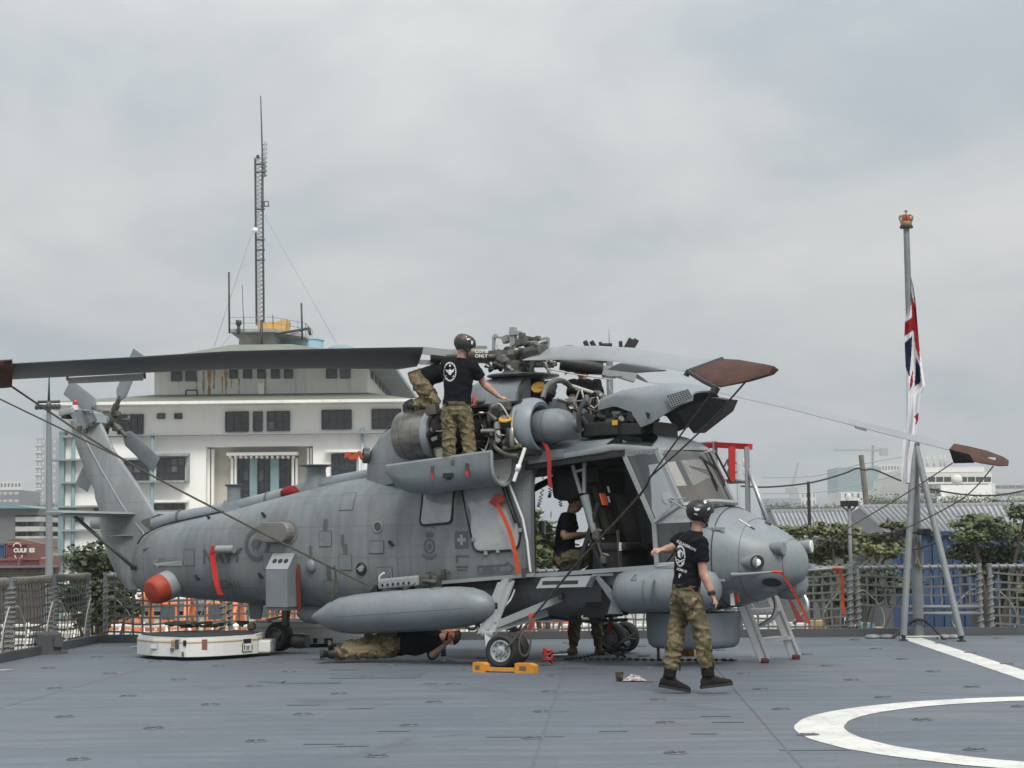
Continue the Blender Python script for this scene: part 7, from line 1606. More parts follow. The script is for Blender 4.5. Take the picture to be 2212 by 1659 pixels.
# ---------------------------------------------------------------- tie-down ropes
def rope(pts, r, label, m=None, sm=6):
 P = smooth_pts([at(*p) for p in pts], sm); mb = MB(); mb.tube(P, r * .66, 6); return mb.build('tie_down_rope', m or mat('rope_brown_grey', (.085, .075, .06), .9, var=.25, vscale=20, bump=.4, bscale=120), label=label, cat='rope', group='blade tie-down ropes')
rope([(1542, 842, 17.2), (1470, 940, 18.2), (1405, 1030, 19.0)], .014, 'grey tie-down rope from brown blade cover to the knot, left strand', sm=3)
rope([(1612, 823, 17.15), (1520, 925, 18.0), (1405, 1030, 19.0)], .014, 'grey tie-down rope from brown blade cover to the knot, right strand', sm=3)
rope([(1405, 1030, 19.0), (1375, 1078, 19.3), (1252, 1211, 20.4), (1152, 1332, 21.1), (1091, 1404, 21.2)], .021, 'thick brown tie-down rope running from knot down to main wheel hub')
rope([(24, 830, 23.0), (40, 845, 23.0), (268, 993, 22.9), (494, 1114, 22.8), (688, 1212, 22.7), (800, 1266, 22.55)], .02, 'grey tie-down rope from left blade cover tip to the tank rack')
rope([(-60, 830, 22.5), (0, 862, 22.6), (130, 925, 22.7), (268, 993, 22.85)], .017, 'second grey rope joining from left edge below the long blade')
rope([(2058, 1000, 23.2), (1954, 1068, 23.3), (1870, 1118, 23.4), (1759, 1185, 23.2)], .014, 'grey rope from right blade cover down to helicopter nose')
rope([(2146, 1007, 23.4), (2086, 1072, 23.4), (1985, 1128, 23.5), (1928, 1150, 23.6), (1878, 1157, 23.6), (1830, 1154, 23.7)], .014, 'grey rope from tip of right blade cover sagging past flagstaff')
rope([(722, 1222, 22.6), (724, 1252, 22.6), (718, 1290, 22.55), (716, 1298, 22.55), (722, 1290, 22.5), (727, 1255, 22.5), (724, 1226, 22.5)], .016, 'loose brown rope loop hanging over the grey fuel tank', sm=4)
rope([(1152, 1335, 20.9), (1135, 1352, 20.85), (1122, 1385, 20.8), (1125, 1412, 20.8), (1138, 1415, 20.8), (1146, 1390, 20.8), (1143, 1352, 20.85), (1150, 1336, 20.9)], .018, 'coiled brown rope hanging beside main wheel', sm=4)
# ================================================================= people
from mathutils.bvhtree import BVHTree
def camo():
 m = bpy.data.materials.new('camouflage_cloth'); m.use_nodes = True; nt = m.node_tree; n = nt.nodes; L = nt.links; b = n['Principled BSDF']; tc = n.new('ShaderNodeTexCoord')
 def noise(s, d, off, dist=.8):
  mp = n.new('ShaderNodeMapping'); mp.inputs['Location'].default_value = (off, off * 2, 0); mp.inputs['Scale'].default_value = (1, 1, .75); L.new(tc.outputs['Object'], mp.inputs[0])
  t = n.new('ShaderNodeTexNoise'); t.inputs['Scale'].default_value = s; t.inputs['Detail'].default_value = d; t.inputs['Distortion'].default_value = dist; L.new(mp.outputs[0], t.inputs['Vector']); return t.outputs['Fac']
 cur = None
 def layer(f, thr, col, prev, soft=.02):
  r = n.new('ShaderNodeMapRange'); r.inputs['From Min'].default_value = thr; r.inputs['From Max'].default_value = thr + soft; L.new(f, r.inputs[0])
  x = n.new('ShaderNodeMix'); x.data_type = 'RGBA'; L.new(r.outputs[0], x.inputs['Factor']); x.inputs['B'].default_value = (*col, 1)
  if isinstance(prev, tuple): x.inputs['A'].default_value = (*prev, 1)
  else: L.new(prev, x.inputs['A'])
  return x.outputs['Result']
 c = layer(noise(5, 3, 1), .50, (.092, .082, .038), (.165, .132, .072), .12)
 c = layer(noise(7, 4, 5), .56, (.058, .056, .022), c, .05); c = layer(noise(10, 4, 9), .60, (.060, .036, .020), c); c = layer(noise(16, 3, 13), .64, (.27, .22, .135), c)
 L.new(c, b.inputs['Base Color']); b.inputs['Roughness'].default_value = .9
 return m
M_camo = camo()
M_tee = mat('black_tshirt', (.005, .0056, .009), .92, var=.3, vscale=9)
M_skin = mat('skin', (.36, .20, .14), .55, var=.16, vscale=22, col2=(.42, .245, .18), bump=.15, bscale=90)
M_skin.node_tree.nodes['Principled BSDF'].inputs['Subsurface Weight'].default_value = .08; M_skin.node_tree.nodes['Principled BSDF'].inputs['Subsurface Radius'].default_value = (.01, .004, .002)
M_boot = mat('dark_brown_boot', (.014, .0125, .0115), .85, var=.3, vscale=14, bump=.3, bscale=60)
M_bootb = mat('brown_boot', (.10, .058, .03), .75, var=.25, vscale=14)
M_helm = mat('black_helmet', (.012, .012, .013), .42, var=.2, vscale=9)
M_helmg = mat('dark_olive_helmet', (.030, .031, .026), .5, var=.3, vscale=12)
M_hair = mat('dark_hair', (.018, .012, .009), .8, var=.3, vscale=40)
M_sock = mat('print_pale', (.62, .63, .65), .8, var=.15, vscale=30)
def remesh(mb, vox, smooth=6, wr=0.0, wscale=9.0, seed=0):
 """union of overlapping shapes as one continuous surface; wr adds cloth folds"""
 me = bpy.data.meshes.new('tmp'); me.from_pydata([tuple(v) for v in mb.v], [], mb.f); me.update()
 bm = bmesh.new(); bm.from_mesh(me); bmesh.ops.recalc_face_normals(bm, faces=bm.faces); bm.to_mesh(me); bm.free()
 o = bpy.data.objects.new('tmp', me); COL.objects.link(o)
 r = o.modifiers.new('r', 'REMESH'); r.mode = 'VOXEL'; r.voxel_size = vox; s = o.modifiers.new('s', 'SMOOTH'); s.iterations = smooth; s.factor = .5
 dg = bpy.context.evaluated_depsgraph_get(); ev = o.evaluated_get(dg).to_mesh()
 V = [v.co.copy() for v in ev.vertices]; N = [v.normal.copy() for v in ev.vertices]; Fc = [list(p.vertices) for p in ev.polygons]
 o.evaluated_get(dg).to_mesh_clear(); bpy.data.objects.remove(o); bpy.data.meshes.remove(me)
 if wr:
  off = Vector((seed * 3.1, seed * 1.7, 0))
  for i, v in enumerate(V):
   q = Vector((v.x * wscale + v.z * wscale * .6, v.y * wscale, v.z * wscale * 1.5)) + off
   a = mnoise.noise(q); rid = (1 - abs(a)) ** 4; b_ = mnoise.noise(q * 2.3 + Vector((5, 0, 0)))
   V[i] = v + N[i] * (wr * (rid * 1.3 - .45 + .35 * b_))
 out = MB(); out.v = V; out.f = Fc; out.sm = [True] * len(Fc); out.mi = [0] * len(Fc); return out
def ell_ring(c, ax, ay, rx, ry, n=20): return [c + ax * (math.cos(2 * math.pi * k / n) * rx) + ay * (math.sin(2 * math.pi * k / n) * ry) for k in range(n)]
def hand(mb, w, d, pn, curl=.5, s=1.0, thumb=1):
 """palm at wrist w pointing d, palm normal pn; fingers curl towards the palm normal"""
 d = d.normalized(); pn = (pn - d * pn.dot(d)).normalized(); sd = d.cross(pn) * thumb
 mb.tube([w - d * .02, w + d * .03 * s, w + d * .085 * s], [.027 * s, .036 * s, .040 * s], 10, flat=.55, up=pn)
 for k in range(4):
  b = w + d * (.088 - .006 * abs(k - 1.2)) * s + sd * (.030 - .020 * k) * s; L_ = (.072, .080, .074, .058)[k] * s; p = [b - d * .02]; dr = d.copy(); cur = b
  p.append(cur)
  for j in range(3):
   dr = (Matrix.Rotation(curl * (.75 if j == 0 else 1.0), 3, pn.cross(d) * -1 if False else d.cross(pn)) @ dr) if curl else dr
   cur = cur + dr * (L_ * (.46, .32, .24)[j]); p.append(cur)
  mb.tube(p, [.0105 * s, .0105 * s, .010 * s, .009 * s, .0075 * s], 7)
 b = w + d * .03 * s + sd * .028 * s; td_ = (d * .7 + sd * .75 + pn * .25).normalized(); mb.tube([b - td_ * .015, b + td_ * .03 * s, b + td_ * .03 * s + (d * .8 + pn * .5).normalized() * .032 * s], [.014 * s, .012 * s, .009 * s], 7)
def person(label, J, face, boots=None, seed=0, helmet=None, curl=(.5, .5), hair=True, belt=True, vox=.0075):
 root = (J['anL'] + J['anR']) / 2 if 'root' not in J else J['root']
 t = empty('person', root, 0, label, 'person', 'maintenance crew in dark shirts and camouflage trousers')
 ac = (J['shR'] - J['shL']).normalized(); hc = (J['hipR'] - J['hipL']).normalized(); hip = (J['hipL'] + J['hipR']) / 2; sh = (J['shL'] + J['shR']) / 2; neck = J['neck']
 spine = (sh - hip).normalized(); fw_s = spine.cross(ac).normalized() * -1; fw_h = spine.cross(hc).normalized() * -1
 sw = (J['shR'] - J['shL']).length / 2
 def P(name, mb, m, par=None): return mb.build(name, m, par or t, world=True)
 # --- body
 b = MB(); face = face.normalized(); hd = J['head']; upv = (hd - neck).normalized(); sdv = upv.cross(face).normalized(); fup = face.cross(sdv).normalized()
 fup = fup if fup.dot(upv) > 0 else -fup
 rings = []
 for z, rx, ry, f in ((-.118, .035, .030, .045), (-.105, .052, .055, .03), (-.07, .064, .078, .016), (-.02, .072, .092, .004), (.035, .076, .098, -.004), (.08, .07, .09, -.01), (.105, .052, .066, -.012), (.12, .02, .025, -.012)): rings.append(ell_ring(hd + fup * z + face * f, sdv, face, rx, ry, 18))
 b.loft(rings, True, True)
 b.tube([hd + face * .092 + fup * .012, hd + face * .112 - fup * .025, hd + face * .095 - fup * .034], [.010, .016, .011], 7)
 for s in (-1, 1): b.tube([hd + sdv * s * .074 - face * .005 + fup * .02, hd + sdv * s * .083 - face * .012, hd + sdv * s * .075 - face * .002 - fup * .03], [.015, .02, .012], 7, flat=.5)
 b.tube([hd + face * .088 - fup * .066, hd + face * .088 - fup * .062], .014, 6)
 b.tube([neck - spine * .05, neck.lerp(hd, .35) - face * .006, hd - fup * .05 - face * .015], [.062, .056, .055], 12)
 b.loft([ell_ring(hip, hc, fw_h, .13, .095), ell_ring(hip.lerp(sh, .5), ac, fw_s, .12, .085), ell_ring(hip.lerp(sh, .9), ac, fw_s, sw * .8, .085), ell_ring(neck, ac, fw_s, .055, .05)], True, True)
 for s, hk in (('L', 0), ('R', 1)):
  b.tube(smooth_pts([J['sh' + s], J['el' + s]], 1), [.055, .043], 12)
  e, w = J['el' + s], J['wr' + s]; b.tube([e + (J['sh' + s] - e) * .08, e, e.lerp(w, .25), e.lerp(w, .7), w], [.044, .045, .047, .035, .028], 12)
  hd_ = J.get('hd' + s) or (w - e); pn = J.get('pn' + s) or Vector((0, 0, -1)); hand(b, w, hd_, pn, curl[hk], 1.0, 1 if s == 'L' else -1)
  b.tube([J['hip' + s], J['kn' + s], J['an' + s]], [.07, .05, .04], 10)
 body = P('body', remesh(b, vox, 4), M_skin)
 for s in (-1, 1): mb = MB(); mb.sphere(hd + sdv * s * .032 + face * .088 + fup * .012, .011, 8); P('eye', mb, M_white, body);
 for s in (-1, 1): mb = MB(); mb.sphere(hd + sdv * s * .032 + face * .097 + fup * .012, .0045, 6); P('iris', mb, M_hair, body)
 mb = MB(); mb.tube([hd + face * .094 - fup * .066 - sdv * .022, hd + face * .102 - fup * .066, hd + face * .094 - fup * .066 + sdv * .022], .005, 6); P('mouth', mb, mat('lips', (.3, .12, .1), .6), body)
 if hair:
  mb = MB(); rings = []
  for z, k in ((-.055, .55), (-.02, .98), (.04, 1.06), (.09, 1.05), (.115, .8), (.128, .3)):
   rings.append([hd + fup * z + sdv * (math.cos(a) * .078 * k) + face * (math.sin(a) * .10 * k * (.45 if math.sin(a) > 0 and z < .07 else 1) - .012) for a in [2 * math.pi * i / 18 for i in range(18)]])
  mb.loft(rings, True, True); P('hair', mb, M_hair)
 # --- shirt
 s_ = MB(); hem = hip + spine * .02
 s_.loft([ell_ring(hem, hc, fw_h, .185, .135), ell_ring(hem.lerp(sh, .25), hc.lerp(ac, .3).normalized(), fw_h.lerp(fw_s, .3).normalized(), .172, .125), ell_ring(hem.lerp(sh, .55), ac, fw_s, .185, .128), ell_ring(hem.lerp(sh, .8), ac, fw_s, sw * 1.02, .125), ell_ring(sh + spine * .015, ac, fw_s, sw * .95, .095), ell_ring(sh.lerp(neck, .65) + spine * .01, ac, fw_s, .10, .075), ell_ring(neck + spine * .002, ac, fw_s, .066, .06)], True, True)
 for s in 'LR': a, e = J['sh' + s], J['el' + s]; s_.tube([sh.lerp(a, .75), a, a.lerp(e, .35), a.lerp(e, .66)], [.07, .083, .078, .080], 14)
 shirt = P('shirt', remesh(s_, .013, 8, .009, 7, seed), M_tee)
 # --- trousers
 tr = MB(); tr.loft([ell_ring(hip + spine * .05, hc, fw_h, .165, .12), ell_ring(hip - spine * .02, hc, fw_h, .178, .13), ell_ring(hip - spine * .10, hc, fw_h, .165, .125)], True, True)
 for s in 'LR':
  h_, k, a = J['hip' + s], J['kn' + s], J['an' + s]; ak = a + (k - a).normalized() * .10
  tr.tube([h_.lerp(hip, .25), h_.lerp(k, .2), h_.lerp(k, .55), k, k.lerp(ak, .3), k.lerp(ak, .75), ak], [.105, .108, .096, .084, .082, .08, .072], 16)
 P('trousers', remesh(tr, .013, 6, .016, 9, seed + 5), M_camo)
 if belt: mb = MB(); R = ell_ring(hip + spine * .045, hc, fw_h, .178, .135, 28); mb.loft([[p - spine * .02 for p in R], [p + spine * .02 for p in R]], False, True); P('belt', mb, mat('belt_tan', (.10, .075, .045), .8))
 # --- boots
 for s in 'LR':
  a, k, toe = J['an' + s], J['kn' + s], J['toe' + s]; heel = J.get('heel' + s); shin = (k - a).normalized()
  fd = (toe - a); sole_n = J.get('sn' + s) or Vector((0, 0, 1)); fd = (fd - sole_n * fd.dot(sole_n)).normalized(); sd = fd.cross(sole_n).normalized(); z0 = a - sole_n * .075
  bt = MB(); bt.tube([a + shin * .19, a + shin * .10, a + shin * .02], [.068, .063, .062], 14)
  rings = []
  for x, w, h in ((-.085, .030, .06), (-.06, .040, .10), (.0, .044, .125), (.06, .045, .10), (.11, .051, .075), (.16, .052, .06), (.20, .042, .05), (.225, .02, .035)):
   R = []
   for i in range(14): an = 2 * math.pi * i / 14; R.append(z0 + fd * x + sd * (math.cos(an) * w) + sole_n * (max(-.5, math.sin(an)) * h * .62 + h * .38))
   rings.append(R)
  bt.loft(rings, True, True); bo = P('boot', remesh(bt, .010, 4, .004, 16, seed), boots or M_boot)
  mb = MB(); O = [(-.092, .03), (-.08, .043), (0, .045), (.07, .047), (.13, .056), (.19, .053), (.228, .03)]; pl = [z0 + fd * x + sd * w for x, w in O] + [z0 + fd * x - sd * w for x, w in reversed(O)]; mb.prism([p - sole_n * .012 for p in pl], sole_n * .028); P('sole', mb, M_black, bo)
 # --- helmet
 if helmet:
  mb = MB(); rings = []
  for z, k, fx in ((-.045, .80, 0), (-.01, 1.05, 0), (.035, 1.15, 0), (.075, 1.13, 0), (.115, .98, 0), (.143, .68, 0), (.156, .2, 0)):
   rings.append([hd + fup * (z + (.045 if math.sin(a) > .35 and z < 0 else 0)) + sdv * (math.cos(a) * .106 * k) + face * (math.sin(a) * .130 * k - .008) for a in [2 * math.pi * i / 26 for i in range(26)]])
  mb.loft(rings, True, True); he = P('helmet', mb, helmet)
  for s in (-1, 1): mb = MB(); mb.lathe([(.042, 0), (.045, .02), (.035, .035), (.002, .038)], hd + sdv * s * .072 - fup * .02 - face * .01, sdv * s, 16); P('ear_cup', mb, helmet, he)
  mb = MB(); mb.tube([hd + sdv * .082 - fup * .03, hd + sdv * .06 - fup * .10 + face * .05, hd - fup * .125 + face * .06, hd - sdv * .06 - fup * .10 + face * .05, hd - sdv * .082 - fup * .03], .008, 5); P('chin_strap', mb, helmet, he)
  J['_helm'] = (he, hd, fup, sdv, face)
 J['_t'], J['_shirt'], J['_body'] = t, shirt, body
 return t
def helm_patch(J, polys, m, name='helmet_patch', k=1.0):
 he, hd, fup, sdv, face = J['_helm']; inv = root_matrix(he).inverted()
 bv = BVHTree.FromPolygons([root_matrix(he) @ v.co for v in he.data.vertices], [list(p.vertices) for p in he.data.polygons])
 print_on(bv, polys, m, name, he)
def print_on(bv, polys, m, name, par, off=.004):
 """flat print laid on a surface: outline points are picture measures, dropped on to the cloth"""
 mb = MB()
 for poly in polys:
  P = []
  for px, py in poly:
   d = ray(px, py).normalized(); h = bv.ray_cast(CAM, d)
   if h[0] is None: P = []; break
   nn = h[1] if h[1].dot(d) < 0 else -h[1]; P.append(h[0] + nn * off)
  if len(P) >= 3: mb.add(P, [list(range(len(P)))])
 if mb.f: return mb.build(name, m, par, world=True)
def bvh(o): M = root_matrix(o); return BVHTree.FromPolygons([M @ v.co for v in o.data.vertices], [list(p.vertices) for p in o.data.polygons])
def tpoly(txt, px, py, size, sx=1.0, rot=0.0, bold=.03, skew=0.0):
 tm = text_mb(txt, 1.0, bold=bold); c, s = math.cos(rot), math.sin(rot); out = []
 for f in tm.f:
  q = []
  for i in f: x, y = tm.v[i].x * size * sx, -tm.v[i].y * size; q.append((px + x * c - y * s, py + x * s + y * c))
  out.append(q)
 return out
def ringpoly(cx, cy, rx, ry, w, n=26, dash=False):
 out = []
 for k in range(n):
  if dash and k % 2 and 0: continue
  a0, a1 = 2 * math.pi * k / n, 2 * math.pi * (k + (.72 if dash else 1)) / n
  out.append([(cx + math.cos(a) * r_ * rx, cy + math.sin(a) * r_ * ry) for a, r_ in ((a0, 1), (a1, 1), (a1, 1 - w), (a0, 1 - w))])
 return out
# ---- walking man in front of the nose
Y1 = 17.62
W1 = dict(head=at(1513, 1113, Y1), neck=at(1504, 1147, Y1), shL=at(1476, 1164, Y1 + .19), shR=at(1512, 1170, Y1 - .18), elL=at(1447, 1186, Y1 + .17), wrL=at(1431, 1187.5, Y1 - .02), elR=at(1519, 1238, Y1 - .20), wrR=at(1540, 1288, Y1 - .24),
   hipL=at(1474, 1279, Y1 + .09), hipR=at(1488, 1280, Y1 - .09), knL=at(1462, 1362, Y1 + .08), knR=at(1514, 1360, Y1 - .06), anL=at(1445, 1468, Y1 + .08), anR=at(1531, 1466, Y1 - .05), toeL=at(1482, 1494, Y1 + .06), toeR=at(1583, 1480, Y1 - .02))
W1['hdR'] = at(1552, 1318, Y1 - .25) - W1['wrR']; W1['pnR'] = Vector((-1, .1, -.2)); W1['hdL'] = Vector((-1, -.1, -.05)); W1['pnL'] = Vector((.1, .3, -1)); W1['snL'] = Vector((.18, 0, 1)).normalized(); W1['snR'] = Vector((-.10, 0, 1)).normalized()
W1['root'] = Vector((W1['anL'].x * .5 + W1['anR'].x * .5, Y1, 0))
person('man in black printed T-shirt and camouflage trousers walking in front of helicopter nose', W1, Vector((.80, .55, .02)), seed=1, helmet=M_helm, curl=(1.0, .75))
bv = bvh(W1['_shirt'])
print_on(bv, tpoly('SQUADRON', 1461, 1171, 8.2, 1.0, .45, .02), M_sock, 'shirt_lettering', W1['_shirt'])
print_on(bv, ringpoly(1470, 1201, 11, 24, .22, 24, True), M_sock, 'shirt_emblem_ring', W1['_shirt'])
print_on(bv, [[(1464, 1192), (1470, 1186), (1476, 1192), (1475, 1202), (1470, 1206), (1465, 1202)], [(1463, 1207), (1476, 1215), (1475, 1217), (1462, 1209)], [(1477, 1207), (1464, 1215), (1465, 1217), (1478, 1209)], [(1461, 1186), (1465, 1190), (1463, 1197), (1460, 1192)], [(1479, 1188), (1476, 1192), (1478, 1199), (1480, 1194)]], M_sock, 'shirt_emblem', W1['_shirt'])
print_on(bv, tpoly('FORCE', 1462, 1231, 7.2, 1.0, .3, .02), M_sock, 'shirt_lettering', W1['_shirt']); print_on(bv, tpoly('F', 1466, 1248, 13, 1.0, .05, .03), M_sock, 'shirt_lettering', W1['_shirt'])
helm_patch(W1, [[(1499, 1096), (1512, 1099), (1511, 1102), (1506, 1104), (1501, 1102)], [(1500, 1108), (1507, 1110), (1507, 1112.5), (1500, 1111)], [(1519, 1083), (1525, 1081), (1527, 1086), (1522, 1089)], [(1527, 1099), (1533, 1096), (1533, 1100), (1528, 1103)]], M_sock, 'reflective_strip')
mb = MB(); d = (W1['wrR'] - W1['elR']).normalized(); c = W1['wrR'] - d * .035; mb.lathe([(.036, -.018), (.039, -.01), (.039, .01), (.036, .018)], c, d, 18, caps=False); wt = mb.build('watch_strap', M_black, W1['_t'], world=True); mb = MB(); mb.rbox(c + Vector((.02, -.035, 0)), (.035, .02, .035), .006); mb.build('watch_face', M_helm, wt, world=True)
hx = W1['wrR'] + W1['hdR'].normalized() * .10 + Vector((-.03, -.01, -.01)); mb = MB(); mb.rbox((0, 0, 0), (.05, .05, .09), .012); to = mb.build('hand_tool', M_black, label='small black tool held in the hand of the walking man', cat='tool'); to.location = hx
for s in 'LR':
 mb = MB(); a = W1['an' + s] + (W1['kn' + s] - W1['an' + s]).normalized() * .19; mb.tube([a + Vector((.06, -.03, .0)), a + Vector((.075, -.04, -.05)), a + Vector((.07, -.035, -.10))], .009, 5); mb.build('boot_lace', M_black, W1['_t'], world=True); mb = MB(); mb.tube([a + Vector((-.07, -.01, .01)), a + Vector((-.085, -.015, -.04))], .008, 5); mb.build('boot_lace', M_black, W1['_t'], world=True)
# ---- man standing on the dropped nacelle door
Y2 = 22.15
W2 = dict(head=at(1003, 749, Y2), neck=at(996, 774, Y2), shL=at(966, 786, Y2 + .05), shR=at(1021, 790, Y2 - .02), elL=at(965, 826, Y2 + .25), wrL=at(985, 852, Y2 + .38), elR=at(1046, 830, Y2 + .08), wrR=at(1078, 857, Y2 + .05),
   hipL=at(971, 880, Y2 + .02), hipR=at(1000, 880, Y2), knL=at(970, 948, Y2), knR=at(1012, 948, Y2), anL=at(972, 1022, Y2 + .05), anR=at(1018, 1020, Y2 + .02), toeL=at(976, 1028, Y2 + .3), toeR=at(1022, 1026, Y2 + .3))
W2['hdR'] = at(1095, 862, Y2 + .05) - W2['wrR']; W2['pnR'] = Vector((0, .1, -1)); W2['root'] = (W2['anL'] + W2['anR']) / 2
person('man in black T-shirt with winged skull print standing on open engine door', W2, Vector((.75, .65, -.25)), seed=2, helmet=M_helmg, curl=(.5, .12))
bv = bvh(W2['_shirt'])
print_on(bv, ringpoly(972, 803, 14, 21, .16, 26, True), M_sock, 'shirt_emblem_ring', W2['_shirt'])
print_on(bv, [[(962, 797), (970, 801), (970, 806), (965, 804)], [(982, 796), (975, 801), (975, 806), (980, 803)], [(969, 800), (972.5, 797), (976, 800), (976, 806), (974.5, 810), (970.5, 810), (969, 806)], [(964, 811), (981, 817), (980.5, 819), (963.5, 813)], [(981, 811), (964, 817), (964.5, 819), (981.5, 813)], [(970.5, 789), (972.5, 787), (974.5, 789), (974.5, 792), (970.5, 792)]], M_sock, 'shirt_emblem', W2['_shirt'])
helm_patch(W2, [[(1006, 726), (1013, 724), (1016, 733), (1009, 735)], [(1018, 735), (1022, 738), (1020, 745), (1017, 742)]], M_sock, 'helmet_patch'); helm_patch(W2, [[(990, 725), (1003, 722), (1004, 728), (992, 731)]], M_redfab, 'helmet_red_patch')
mb = MB(); p = at(1020, 873, Y2 - .1); mb.tube([p, p + Vector((.02, -.02, .12))], .012, 6); mb.tube([p + Vector((.03, -.02, -.05)), p + Vector((.05, -.02, .10))], .012, 6); mb.build('pocket_tools', M_redfab, W2['_t'], world=True)
# ---- man kneeling on the pylon, bent forward
Y3 = 23.1
W3 = dict(head=at(1008, 800, Y3), neck=at(990, 800, Y3), shL=at(968, 797, Y3 + .18), shR=at(966, 800, Y3 - .18), elL=at(985, 840, Y3 + .22), wrL=at(1000, 868, Y3 + .2), elR=at(990, 842, Y3 - .12), wrR=at(1006, 866, Y3 - .1),
   hipL=at(905, 818, Y3 + .13), hipR=at(904, 822, Y3 - .13), knL=at(940, 868, Y3 + .16), knR=at(937, 872, Y3 - .14), anL=at(882, 874, Y3 + .14), anR=at(877, 877, Y3 - .12), toeL=at(872, 898, Y3 + .14), toeR=at(866, 901, Y3 - .12))
W3['snL'] = W3['snR'] = Vector((-.95, 0, .3)).normalized(); W3['root'] = (W3['knL'] + W3['knR']) / 2
person('man kneeling and bent forward on top of helicopter behind the standing man', W3, Vector((.8, .1, -.6)), boots=M_black, seed=3)
# ---- man at the far side of the rotor head
Y4 = 23.75
W4 = dict(head=at(1256, 797, Y4), neck=at(1260, 819, Y4), shL=at(1288, 828, Y4 + .05), shR=at(1237, 827, Y4 - .05), elL=at(1296, 867, Y4 - .15), wrL=at(1280, 887, Y4 - .35), elR=at(1236, 867, Y4 - .15), wrR=at(1246, 890, Y4 - .35), hipL=at(1280, 920, Y4 + .05), hipR=at(1249, 920, Y4), knL=at(1282, 990, Y4), knR=at(1248, 990, Y4), anL=at(1283, 1057, Y4 + .1), anR=at(1248, 1057, Y4 + .1), toeL=at(1284, 1065, Y4 - .2), toeR=at(1247, 1065, Y4 - .2))
person('man in dark T-shirt with bowed head working on far side of rotor head', W4, Vector((-.15, -.7, -.65)), seed=4, helmet=M_helm)
# ---- man sitting in the cabin doorway
Y5 = 22.6
W5 = dict(head=at(1243, 1084, Y5), neck=at(1233, 1108, Y5 + .02), shL=at(1232, 1117, Y5 + .2), shR=at(1222, 1117, Y5 - .17), elL=at(1240, 1160, Y5 + .25), wrL=at(1272, 1155, Y5 + .15), elR=at(1217, 1160, Y5 - .22), wrR=at(1258, 1153, Y5 - .15), hipL=at(1218, 1205, Y5 + .12), hipR=at(1216, 1205, Y5 - .12), knL=at(1282, 1192, Y5 + .18), knR=at(1283, 1203, Y5 - .14), anL=at(1246, 1215, Y5 + .16), anR=at(1240, 1218, Y5 - .16), toeL=at(1222, 1220, Y5 + .16), toeR=at(1212, 1222, Y5 - .16))
W5['snL'] = W5['snR'] = Vector((-.2, 0, 1)).normalized(); W5['root'] = (W5['hipL'] + W5['hipR']) / 2
person('man crouching inside the dark cabin doorway of helicopter', W5, Vector((.85, -.1, -.35)), boots=M_black, seed=5, vox=.009)
# ---- man standing behind the helicopter, legs seen under the belly
Y6 = 23.75
W6 = dict(head=at(1352, 1176, Y6), neck=at(1338, 1194, Y6), shL=at(1316, 1188, Y6), shR=at(1340, 1225, Y6), elL=at(1322, 1235, Y6 - .1), wrL=at(1350, 1255, Y6 - .2), elR=at(1345, 1262, Y6 - .1), wrR=at(1372, 1262, Y6 - .2), hipL=at(1250, 1266, Y6), hipR=at(1280, 1266, Y6), knL=at(1243, 1332, Y6), knR=at(1288, 1332, Y6), anL=at(1238, 1398, Y6 + .05), anR=at(1293, 1398, Y6 + .05), toeL=at(1226, 1408, Y6 - .2), toeR=at(1302, 1408, Y6 - .2))
for k in ('head', 'neck', 'shL', 'shR', 'elL', 'wrL', 'elR', 'wrR', 'hipL', 'hipR'): W6[k] = W6[k] + Vector((.0, .12, 0))
person('man behind helicopter whose dark legs and brown boots show under the belly', W6, Vector((.2, -1, 0)), boots=M_bootb, seed=6, helmet=M_helm)
# ---- man lying on the deck under the tank
g = lambda px, py, Y, dz=0: at(px, py, Y) + Vector((0, 0, dz))
Y7 = 22.75
W7 = dict(head=at(974, 1372, Y7), neck=at(952, 1378, Y7), shL=at(938, 1362, Y7 + .06), shR=at(936, 1408, Y7 - .06), elL=at(950, 1395, Y7 + .2), wrL=at(966, 1388, Y7 - .05), elR=at(934, 1416, Y7 - .22), wrR=at(962, 1392, Y7 - .26), hipL=at(856, 1372, Y7 + .05), hipR=at(854, 1402, Y7 - .05), knL=at(800, 1390, Y7 + .0), knR=at(790, 1408, Y7 - .1), anL=at(724, 1402, Y7 + .05), anR=at(706, 1413, Y7 - .08), toeL=at(690, 1398, Y7 - .16), toeR=at(676, 1406, Y7 - .25))
W7['snL'] = W7['snR'] = Vector((1, .12, .06)).normalized(); W7['toeL'] = W7['anL'] + Vector((-.06, -.2, .08)); W7['toeR'] = W7['anR'] + Vector((-.06, -.2, .02)); W7['root'] = Vector((W7['hipR'].x, Y7, 0)); W7['pnR'] = Vector((0, .3, .9))
person('man lying on the deck under the fuel tank with boots to the left', W7, Vector((.4, .55, .7)), boots=M_black, seed=7, curl=(.5, .6))
mb = MB(); mb.rbox(W7['head'] + Vector((.01, -.09, -.02)), (.09, .07, .12), .03); mb.build('orange_ear_muff', mat('muff_orange', (.55, .11, .02), .5), W7['_t'], world=True)
# ================================================================= things on the deck
def wb(name, mb, m, par): return mb.build(name, m, par, world=True)
def off(v, dx=0, dy=0, dz=0): return Vector((v.x + dx, v.y + dy, v.z + dz))
